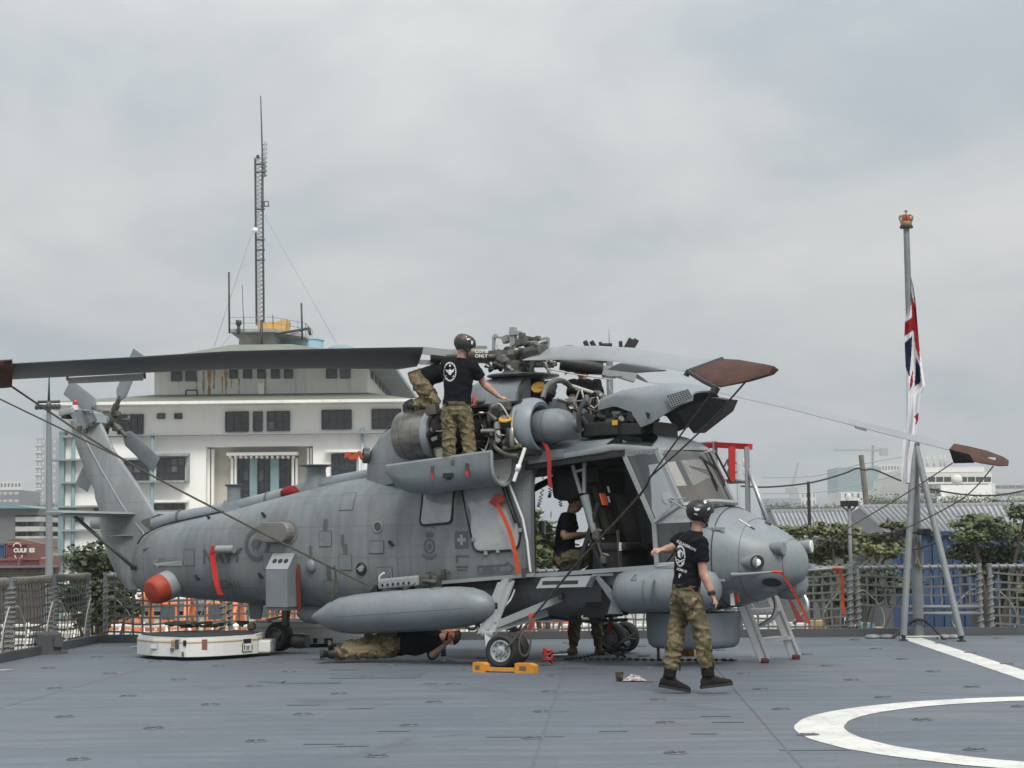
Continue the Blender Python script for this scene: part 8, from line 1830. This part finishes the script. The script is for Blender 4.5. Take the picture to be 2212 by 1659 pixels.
# ---- white battery carts
M_cart = mat('cart_white', (.70, .70, .68), .4, var=.05, vscale=3, spots=.15); M_gold = mat('cart_gold_stripe', (.42, .28, .07), .5, var=.1); M_rubm = mat('cart_black_top', (.02, .02, .021), .8, var=.3, vscale=10); M_silver = mat('cart_silver', (.45, .46, .46), .4, .3, var=.1)
def cart(front, depth, h, label, m, z0=.05):
 F = [on(x, y, z0) for x, y in front]; c = sum(F, Vector()) / len(F); t = empty('towing_cart', (c.x, c.y + depth / 2, 0), 0, label, 'cart')
 F2 = smooth_pts(F, 3); back = [off(F[-1], .02, depth * .55), off(F[-1], -.25, depth * .9), off(F[0], .45, depth * .95), off(F[0], .02, depth * .5)]
 ring = F2 + back; mb = MB(); mb.prism(ring, (0, 0, h)); wb('hull', mb, m, t)
 cc = sum(ring, Vector()) / len(ring)
 def band(z, hh, k, name, mm): mb = MB(); R = [cc + (p - cc) * k for p in ring]; mb.prism([off(p, 0, 0, z) for p in R], (0, 0, hh)); wb(name, mb, mm, t)
 band(h - .04, .015, 1.006, 'stripe', M_gold); band(h, .035, .985, 'rim', m); band(h + .035, .012, .93, 'top_mat', M_rubm); band(-.035, .035, .8, 'underside', M_black)
 return t, F, ring
t, F, ring = cart([(296, 1412), (330, 1416.5), (370, 1418), (402, 1419.5), (462, 1417.5), (520, 1414), (556, 1411)], 1.0, .215, 'white low towing cart with gold stripe under the tail', M_cart)
def stick(px, py, w, h, m, name, dz=0, d=.012, zfix=None):
 best = None
 for a, b in zip(F, F[1:]):
  for k in range(21):
   q = a.lerp(b, k / 20); u = Vector((q.x, q.y)); s = 1106 + FPX * (q.x / q.y)
   if best is None or abs(s - px) < best[0]: best = (abs(s - px), q, (b - a).normalized())
 q, u = best[1], best[2]; n_ = Vector((u.y, -u.x, 0)); z = at(px, py, q.y).z; c = Vector((q.x, q.y, z)) + n_ * d; mb = MB(); mb.box((0, 0, 0), (w, .012, h)); mb.xf(Matrix.Translation(c) @ Matrix.Rotation(math.atan2(u.y, u.x), 4, 'Z')); return wb(name, mb, m, t)
stick(335, 1396, .13, .075, M_hl, 'label'); stick(335, 1396, .115, .06, M_cart, 'label_face', d=.016); stick(387, 1392, .11, .12, M_egr, 'control_panel'); stick(375, 1389, .05, .07, M_gold, 'socket'); stick(400, 1389, .05, .07, M_black, 'socket'); stick(374, 1403, .06, .04, M_brownroof, 'badge'); stick(440, 1392, .07, .13, mat('latch_brown', (.22, .10, .06), .5), 'latch', d=.02); stick(396, 1413, .05, .06, M_brownroof, 'tow_eye'); stick(532, 1384.5, .13, .055, M_black, 'display')
stick(532, 1398, .18, .11, M_black, 'warning_label_edge'); stick(532, 1398, .17, .10, M_cart, 'warning_label', d=.016)
for px in (524, 540): stick(px, 1398, .014, .06, M_black, 'warning_bolt', d=.02)
for k in range(3): stick(532, 1396 + k * 3, .06, .008, M_hm, 'warning_text', d=.02)
mb = MB(); p = on(569, 1409.5, .05); mb.rbox((p.x, p.y + .25, .13), (.19, .55, .16), .02); wb('rear_step', mb, M_cart, t)
rc = random.Random(5)
for k in range(9):        # heap of dark straps and chain on top
 a = Vector((at(400, 1378, 24.8).x + rc.uniform(-.35, .8), 25.0 + rc.uniform(-.3, .3), .36)); P = [off(a, rc.uniform(-.2, .2), rc.uniform(-.12, .12), rc.uniform(0, .07)) for _ in range(5)]; mb = MB(); mb.tube(smooth_pts(P, 4), .02, 5); wb('strap_heap', mb, M_rubm if k % 3 else M_egr, t)
mb = MB(); p = at(541, 1367, 24.6); mb.lathe([(.03, -.05), (.06, -.03), (.06, .04), (.02, .07)], (p.x, p.y + .1, .37), n=12); wb('control_knob', mb, M_egr, t)
t, F, ring = cart([(535, 1388), (600, 1391), (660, 1391), (720, 1390), (800, 1388), (850, 1384)], 1.0, .26, 'second towing cart, silver and white, behind the tail wheel and the lying man', M_silver)
for px in (678, 701, 711): stick(px, 1384, .06, .07, M_black, 'socket')
stick(793, 1371, .13, .06, M_black, 'display')
mb = MB(); p = at(648, 1384, 25.0); mb.lathe([(.10, -.1), (.11, 0), (.09, .12)], p, (.9, -.3, 0), 16); wb('drive_motor', mb, M_egr, t)
# ---- wheel chocks
M_ch = mat('chock_orange', (.62, .25, .02), .5, var=.1, vscale=12, spots=.3)
def chock(a, b, label, s=1.0):
 c = (a + b) / 2; t = empty('wheel_chock', c, math.atan2((b - a).y, (b - a).x), label, 'chock', 'orange wheel chocks'); L_ = (b - a).length
 for k, x in enumerate((-L_ / 2 + .08 * s, L_ / 2 - .12 * s)):
  w = (.16 if k == 0 else .24) * s; mb = MB(); mb.prism([(x - w / 2, -.06 * s, 0), (x + w / 2, -.06 * s, 0), (x + w / 2, -.06 * s, .085 * s), (x + w / 4, -.06 * s, .11 * s), (x - w / 2, -.06 * s, .11 * s)], (0, .13 * s, 0)); bl = mb.build('chock_block', M_ch, t)
  mb = MB(); mb.box((x - .02, -.061 * s, .055 * s), (w * .35, .006, .05 * s)); mb.build('block_hollow', M_brownroof, bl)
 mb = MB(); mb.box((0, -.02, .035 * s), (L_ - .2 * s, .05, .035)); mb.box((0, .05, .035 * s), (L_ - .2 * s, .03, .03)); mb.build('chock_bar', M_ch, t)
chock(on(1026, 1451), on(1158, 1454), 'orange chock at the near main wheel'); chock(on(1476, 1417), on(1500, 1417), 'small orange chock at far main wheel behind the walking man', .9)
# ---- cup, rag, can, tool, cord
p = on(1338, 1472); mb = MB(); mb.lathe([(.036, 0), (.044, .10), (.041, .10), (.034, .008), (.002, .008)], p, n=20); o = mb.build('plastic_cup', glass('cup_plastic', (.75, .62, .42), .05, .2), label='small clear cup of brown liquid on the deck', cat='cup'); mb = MB(); mb.lathe([(.033, .006), (.0375, .045), (.002, .046)], p, n=18); wb('liquid', mb, mat('brown_oil', (.10, .045, .01), .2), o)
mb = MB(); c = on(1370, 1472); n = 14; V = []
for i in range(n):
 for j in range(8): x, y = (i / (n - 1) - .5) * .24, (j / 7 - .5) * .16; q = Vector((x, y, 0)); V.append(c + q + Vector((.02 * mnoise.noise(q * 20), 0, .012 + .07 * max(0, 1 - (x / .12) ** 2) * max(0, 1 - (y / .08) ** 2) * (.5 + abs(mnoise.noise(q * 26))))))
mb.add(V, [(i * 8 + j, (i + 1) * 8 + j, (i + 1) * 8 + j + 1, i * 8 + j + 1) for i in range(n - 1) for j in range(7)], True); mb.build('cleaning_rag', mat('rag_white_red', (.66, .64, .62), .9, var=.1, vscale=22, col2=(.12, .08, .07)), label='crumpled white rag lying beside the cup', cat='rag')
p = on(958, 1428); t = empty('spray_can', p, 0, 'white and blue spray can standing beside the lying man', 'can'); mb = MB(); mb.lathe([(.031, 0), (.033, .01), (.033, .20), (.026, .22)], n=18); mb.build('can_body', M_white, t); mb = MB(); mb.lathe([(.0335, .06), (.0335, .15)], n=18, caps=False); mb.build('blue_label', M_contb, t); mb = MB(); mb.lathe([(.02, .22), (.02, .25), (.014, .27), (.002, .272)], n=12); mb.build('can_cap', M_black, t)
p = on(1207, 1424); t = empty('inspection_lamp', p, .1, 'shiny silver lamp lying on deck behind main wheel', 'lamp'); mb = MB(); mb.lathe([(.03, -.08), (.035, -.05), (.035, .06), (.05, .08), (.05, .11)], (0, 0, .055), (1, .1, 0), 16); mb.build('barrel', mat('polished_silver', (.7, .7, .68), .2, .8), t); mb = MB(); mb.lathe([(.04, 0), (.04, .04)], (-.12, 0, .055), (1, .1, 0), 14); mb.build('end_cap', M_black, t)
def coil(px, py, label, m, n, w, r, seed):
 rr = random.Random(seed); p = on(px, py); mb = MB(); P = []
 for k in range(n * 6): a = k * 1.05; P.append(p + Vector((math.cos(a) * w * rr.uniform(.5, 1), math.sin(a) * w * .7 * rr.uniform(.5, 1), .02 + .05 * rr.random() + .16 * k / (n * 6))))
 mb.tube(smooth_pts(P, 3), r, 5); return mb.build('cord_coil', m, label=label, cat='cord')
coil(1182, 1438, 'red cord bundle beside the main wheels', M_redfab, 5, .07, .012, 2)
# ---- tie-down chains and tensioner
def chain(pts, label):
 P = smooth_pts([on(x, y) + Vector((0, 0, .025 + dz)) for x, y, dz in pts], 10); mb = MB(); acc = 0; k = 0; q = P[0]
 for a, b in zip(P, P[1:]):
  L_ = (b - a).length; n = max(1, int(round(L_ / .045)))
  for i in range(n): u, v = a.lerp(b, i / n), a.lerp(b, (i + 1.15) / n); mb.bar(u, v, .034 if k % 2 else .012, .012 if k % 2 else .034); k += 1
 return mb.build('tie_down_chain', M_dark, label=label, cat='chain', group='tie-down chains')
chain([(1220, 1428, 0), (1260, 1424, 0), (1300, 1422, .05), (1335, 1420, .14), (1372, 1416, .26)], 'dark chain rising from deck to the far main wheel'); chain([(1262, 1428, 0), (1340, 1428, 0), (1420, 1430, 0), (1500, 1430, 0), (1588, 1430, 0)], 'dark chain lying flat across the deck behind the walking man')
p = on(1348, 1420) + Vector((0, 0, .15)); t = empty('chain_tensioner', p, .2, 'steel chain tensioner hanging under the belly', 'tensioner'); mb = MB(); mb.tube([(-.12, 0, -.03), (.12, 0, .04)], .03, 10); mb.build('barrel', M_silver, t); mb = MB(); mb.rbox((-.12, 0, -.03), (.1, .08, .1), .02); mb.rbox((.12, 0, .04), (.08, .07, .1), .02); mb.bar((-.1, 0, -.05), (-.08, 0, -.15), .03); mb.build('hook', M_dark, t)
coil(1340, 1424, 'heap of dark chain on the deck below the tensioner', M_dark, 3, .10, .016, 8)
ribbon_pts = None
# ---- red flags hanging under the helicopter
for (px, y0, y1, Y, l) in ((1318, 1310, 1365, 22.6, 'red warning ribbon hanging under the belly near standing legs'), (1147, 1325, 1362, 21.3, 'red warning ribbon hanging at the main leg brace')):
 a = at(px, y0, Y); b = at(px - 4, y1, Y); P = smooth_pts([a, a.lerp(b, .5) + Vector((.02, -.02, 0)), b], 4); mb = MB(); n = len(P)
 for s in (0, .004): mb.add([off(p, -.03, s) for p in P] + [off(p, .03, s) for p in P], [(k, k + 1, n + k + 1, n + k) for k in range(n - 1)], True)
 mb.build('warning_ribbon', M_redfab, label=l, cat='ribbon')
P = [at(1697, 1280, 22.1), at(1722, 1345, 22.0), at(1738, 1345, 22.05), at(1700, 1279, 22.15)]; mb = MB(); mb.prism(P, (0, .006, 0)); mb.build('warning_ribbon', mat('dark_red_ribbon', (.14, .012, .012), .8), label='broad dark red ribbon hanging from under the nose', cat='ribbon')
# ---- maintenance ladder with guard rail
M_alu = mat('ladder_aluminium', (.50, .51, .51), .38, .6, var=.08, vscale=5); M_redpad = mat('red_padding', (.50, .02, .025), .55, var=.08)
f0, f1 = on(1652, 1432), on(1719, 1424); t = empty('maintenance_ladder', (f0 + f1) / 2, 0, 'aluminium work ladder with red padded guard rail beyond helicopter nose', 'ladder')
ln = Vector((-.36, .03, 1.0)); rails = []
for f in (f0, f1):
 mb = MB(); top = f + ln * 1.75; mb.bar(off(f, 0, 0, .03), top, .055, .14, up=(1, 0, 0)); wb('side_rail', mb, M_alu, t); mb = MB(); mb.rbox(off(f, 0, 0, .03), (.09, .16, .06), .015); wb('foot', mb, M_brownroof if 0 else mat('foot_red', (.09, .015, .015), .6), t)
 for s in (-.05, .05): mb = MB(); mb.bar(off(f, .032, s, .05), off(top, .032, s), .02, .02); wb('rail_edge', mb, M_alu, t)
for z in (.27, .62, .98, 1.34): a, b = f0 + ln * z, f1 + ln * z; mb = MB(); mb.bar(a, b, .14, .045); wb('step', mb, M_alu, t)
q = f0.lerp(f1, .5) + ln * 1.75; mb = MB(); mb.box((q.x - .35, q.y + .1, q.z), (.9, .9, .05)); wb('platform', mb, M_alu, t)
for pts in ([(1671, 1288, 22.0), (1676, 1310, 21.95), (1668, 1335, 21.95), (1640, 1352, 22.0)], [(1735, 1285, 22.5), (1743, 1302, 22.45), (1740, 1320, 22.45), (1715, 1346, 22.6)]): mb = MB(); mb.tube(smooth_pts([at(*p) for p in pts], 5), .028, 8); wb('stabiliser_loop', mb, M_alu, t)
for px, y0, Y in ((1544, 953, 23.4), (1613, 965, 22.9)): a = at(px, y0, Y); mb = MB(); mb.bar(a, Vector((a.x, a.y, q.z)), .06, .06); wb('guard_post', mb, mat('post_grey', (.27, .28, .285), .5, .3), t)
for (a, b, w) in (((1500, 966, 23.7), (1546, 962, 23.4), .06), ((1546, 961, 23.4), (1621, 965, 22.9), .075), ((1581, 965, 23.1), (1581, 1043, 23.1), .085), ((1545, 1040, 23.4), (1585, 1040, 23.1), .06)): mb = MB(); mb.bar(at(*a), at(*b), w, w); wb('red_padding', mb, M_redpad, t)
mb = MB(); mb.tube([at(1500, 958, 23.7), at(1546, 955, 23.4)], .02, 8); wb('guard_rail', mb, M_alu, t); mb = MB(); mb.tube([at(1585, 1040, 23.1), at(1613, 1039, 22.9)], .03, 8); wb('guard_rail', mb, M_alu, t); mb = MB(); mb.tube([at(1617, 1012, 22.9), at(1658, 1126, 22.6)], .03, 8); wb('brace', mb, M_alu, t)
# ---- sensor mast beyond the ladder, thin lamp mast, floodlight bracket mast behind the rotor head
t = empty('sensor_mast', on(1602, 1372), 0, 'thin mast with small white sensors right of the red guard rail', 'mast'); p = t.location.copy(); z1 = at(1602, 975, p.y).z; mb = MB(); mb.tube([p, Vector((p.x, p.y, z1))], .025, 8); wb('mast', mb, M_hl, t)
for k, (dx, y) in enumerate(((-.12, 1000), (.12, 1000), (-.12, 1020), (.12, 1020))): mb = MB(); mb.rbox((p.x + dx, p.y, at(1600, y, p.y).z), (.09, .09, .11), .02); mb.bar((p.x, p.y, at(1600, y, p.y).z), (p.x + dx, p.y, at(1600, y, p.y).z), .02); wb('sensor', mb, M_white if k % 2 else M_black, t)
t = empty('deck_lamp', on(1842, 1372), 0, 'thin pole with white domed lamp at deck edge left of flagstaff', 'lamp'); p = t.location.copy(); mb = MB(); z1 = at(1837, 1092, p.y).z; mb.tube([p, Vector((p.x, p.y, z1))], .028, 8); wb('pole', mb, M_post, t); mb = MB(); mb.box((p.x, p.y, z1 + .03), (.26, .1, .09)); mb.bar((p.x - .12, p.y, z1), (p.x, p.y, z1 - .1), .02); mb.bar((p.x + .12, p.y, z1), (p.x, p.y, z1 - .1), .02); wb('bracket', mb, M_black, t); mb = MB(); mb.lathe([(.05, 0), (.055, .06), (.04, .10), (.002, .115)], (p.x, p.y, z1 + .07), n=16); wb('dome', mb, M_white, t)
t = empty('floodlight_bracket', on(1326, 1374), 0, 'grey mast with cluster of black floodlights behind rotor head', 'light mast'); p = t.location.copy(); z1 = at(1318, 752, p.y).z; mb = MB(); mb.tube([p, Vector((p.x, p.y, z1))], .055, 10); wb('mast', mb, M_post, t); mb = MB(); mb.tube([Vector((p.x - .36, p.y, z1)), Vector((p.x + .34, p.y, z1))], .025, 8); mb.tube([Vector((p.x, p.y, z1)), Vector((p.x, p.y, z1 + .30))], .008, 5); wb('cross_bar', mb, M_hl, t)
for dx, a, s in ((-.36, .4, 1), (-.25, .5, 1), (-.14, .1, .7), (.18, .05, .8), (.30, -.5, 1.4), (.38, -.55, 1.3)): mb = MB(); mb.rbox((p.x + dx, p.y - .05, z1 + .04), (.07 * s, .1, .16 * s), .015, rot3('Y', -a)); wb('floodlight', mb, M_black, t)
# ---- flagstaff with ensign
b0 = on(1985, 1378); t = empty('flagstaff', b0, 0, 'tall grey flagstaff on tripod legs topped by a gold crown', 'flagstaff'); zt = at(1957, 494, b0.y).z; zj = at(1977, 960, b0.y).z
mb = MB(); mb.tube([b0, off(b0, 0, 0, zj)], .08, 14); mb.tube([off(b0, 0, 0, zj), off(b0, 0, 0, zt)], [.055, .045], 14); wb('pole', mb, M_post, t)
for f in (on(1952, 1384), on(2077, 1386)):
 mb = MB(); mb.tube([off(f, 0, 0, .07), off(b0, .0 if f.x < 6 else .02, -.07, zj)], .05, 12); lg = wb('leg', mb, M_post, t); mb = MB(); mb.box((f.x, f.y, .05), (.05, .04, .10)); mb.box((f.x, f.y, .01), (.11, .09, .02)); wb('leg_foot', mb, M_dark, lg)
mb = MB(); mb.tube([off(b0, -.06, -.08, zj - .02), off(b0, .06, -.08, zj + .03)], .06, 10); wb('leg_joint', mb, M_post, t)
M_gold2 = mat('crown_gold', (.26, .18, .09), .5, .3, var=.2, vscale=20); cz = zt
mb = MB(); mb.lathe([(.05, 0), (.10, .01), (.10, .04), (.085, .05)], off(b0, 0, 0, cz), n=18); cr = wb('crown_base', mb, M_dark, t); mb = MB(); mb.lathe([(.082, .05), (.086, .07), (.086, .10), (.078, .11)], off(b0, 0, 0, cz), n=18, caps=False)
for k in range(8): a = k * math.pi / 4; P = [off(b0, math.cos(a) * r, math.sin(a) * r, cz + z) for r, z in ((.082, .10), (.105, .16), (.09, .20), (.03, .20), (.0, .19))]; mb.tube(smooth_pts(P, 3), .009, 5)
mb.sphere(off(b0, 0, 0, cz + .215), .022, 8); mb.bar(off(b0, 0, 0, cz + .22), off(b0, 0, 0, cz + .29), .016); mb.bar(off(b0, -.03, 0, cz + .265), off(b0, .03, 0, cz + .265), .016); wb('crown', mb, M_gold2, cr); mb = MB(); mb.sphere(off(b0, 0, 0, cz + .14), .075, 12); wb('crown_cap', mb, M_redfab, cr)
mb = MB(); P = [off(b0, .03, -.09, 1.9), off(b0, .0, -.1, 1.4), off(b0, .02, -.1, .95)]; mb.tube(smooth_pts([off(b0, -.05, -.09, 1.5), off(b0, -.02, -.12, 1.2), off(b0, .04, -.12, 1.05), off(b0, .06, -.11, 1.25), off(b0, .0, -.12, 1.45), off(b0, -.04, -.12, 1.1)], 5), .018, 6); mb.tube([off(b0, -.06, -.06, zj - .1), off(b0, -.06, -.09, 1.4)], .01, 5); wb('halyard', mb, M_rope, t)
mb = MB(); mb.tube(smooth_pts([at(1915, 1152, 26.8), at(1950, 1152, 26.7), at(1985, 1150, 26.6), at(2010, 1149, 26.6), at(2035, 1160, 26.7)], 4), .022, 6); mb.tube(smooth_pts([at(1925, 1155, 26.8), at(1950, 1180, 26.7), at(1975, 1186, 26.6), at(2005, 1178, 26.7), at(2030, 1170, 26.8)], 4), .016, 6); mb.rbox(at(1996, 1149, 26.6), (.2, .1, .1), .02); mb.rbox(at(1948, 1149, 26.6), (.2, .1, .1), .02); wb('cable_bundle', mb, M_black, t)
mb = MB(); mb.tube(smooth_pts([on(1925, 1380), at(1960, 1350, 26.8), at(1985, 1338, 26.7), at(2010, 1350, 26.7), on(2040, 1382), on(2060, 1380)], 5), .02, 6); wb('base_cable', mb, M_black, t)
for px in (1885, 1917, 2040, 2062): p = on(px, 1379); mb = MB(); mb.lathe([(.11, 0), (.12, .02), (.1, .05), (.03, .06)], p, n=16); mb.build('cable_gland', M_post, flight_deck)
mb = MB(); mb.box(off(on(1985, 1382), 0, 0, .05), (.6, .03, .015)); mb.box(off(on(1985, 1382), .3, 0, .03), (.02, .03, .06)); mb.box(off(on(1985, 1382), -.3, 0, .03), (.02, .03, .06)); wb('base_bracket', mb, M_white, t)
def zf(x, y): return 1892.7 + x * .3641, 438.9 + y * .3641
LE_ = [(440, 204), (560, 203), (640, 188), (700, 170), (800, 167), (1000, 176), (1250, 178), (1400, 163), (1550, 144), (1660, 152)]; RE_ = [(440, 208), (500, 222), (600, 236), (690, 243), (850, 256), (950, 270), (1060, 287), (1090, 291), (1125, 268), (1200, 256), (1300, 248), (1400, 232), (1520, 210), (1660, 200)]
regs = [(1, [(206, 500), (214, 560), (236, 622), (242, 690), (258, 870), (260, 950), (248, 905), (232, 850), (222, 760), (215, 690), (208, 600)]), (1, [(160, 712), (222, 672), (226, 750), (160, 796)]), (2, [(160, 838), (214, 786), (210, 880), (198, 1035), (178, 985)]), (2, [(238, 918), (262, 972), (264, 1062), (226, 1090)]), (1, [(219, 985), (217, 1082), (194, 1112), (204, 1035)]), (1, [(224, 1266), (252, 1243), (250, 1290), (230, 1322), (238, 1288)]), (2, [(219, 478), (225, 488), (234, 588), (227, 566)])]
def inside(x, y, poly):
 c = False; j = len(poly) - 1
 for i in range(len(poly)):
  if (poly[i][1] > y) != (poly[j][1] > y) and x < (poly[j][0] - poly[i][0]) * (y - poly[i][1]) / (poly[j][1] - poly[i][1]) + poly[i][0]: c = not c
  j = i
 return c
nx, ny = 26, 150; V = []; Fc = []; MI = []; YF = b0.y - .62
for sgn in (0, 1):
 for j in range(ny + 1):
  zy = lerp(440, 1660, j / ny); l, r = interp(LE_, zy), interp(RE_, zy)
  for i in range(nx + 1):
   u = i / nx; px, py = zf(lerp(l, r, u), zy); fold = .05 * math.sin(u * 9 + j * .035) * min(1, j / 30) + .025 * math.sin(u * 17 - j * .05); V.append(at(px, py, YF + fold + sgn * .012))
base = (ny + 1) * (nx + 1)
for sgn in (0, 1):
 for j in range(ny):
  for i in range(nx):
   a = sgn * base + j * (nx + 1) + i; f = [a, a + 1, a + nx + 2, a + nx + 1]; Fc.append(f if sgn else f[::-1]); zy = lerp(440, 1660, (j + .5) / ny); zx = lerp(interp(LE_, zy), interp(RE_, zy), (i + .5) / nx); k = 0
   for m_, poly in regs:
    if inside(zx, zy, poly): k = m_
   MI.append(k)
mb = MB(); mb.v = V; mb.f = Fc; mb.sm = [True] * len(Fc); mb.mi = MI
mb.build('ensign_flag', [mat('flag_white', (.72, .72, .74), .85), mat('flag_red', (.30, .015, .02), .85), mat('flag_navy', (.012, .015, .045), .85)], label='limp white naval ensign with red cross and dark blue panels hanging on flagstaff', cat='flag')
# ================================================================= haze
hz = MB(); hz.box((0, 950, 78), (2600, 2100, 168));
M_haze = bpy.data.materials.new('haze_air'); M_haze.use_nodes = True
_n = M_haze.node_tree.nodes; _n.remove(_n['Principled BSDF'])
_v = _n.new('ShaderNodeVolumePrincipled'); _v.inputs['Color'].default_value = (.86, .91, .95, 1); _v.inputs['Density'].default_value = .00042; _v.inputs['Anisotropy'].default_value = .2
M_haze.node_tree.links.new(_v.outputs[0], _n['Material Output'].inputs['Volume'])
hz.build('haze', M_haze, kind='stuff', label='thin pale haze in the air over the harbour', cat='haze')
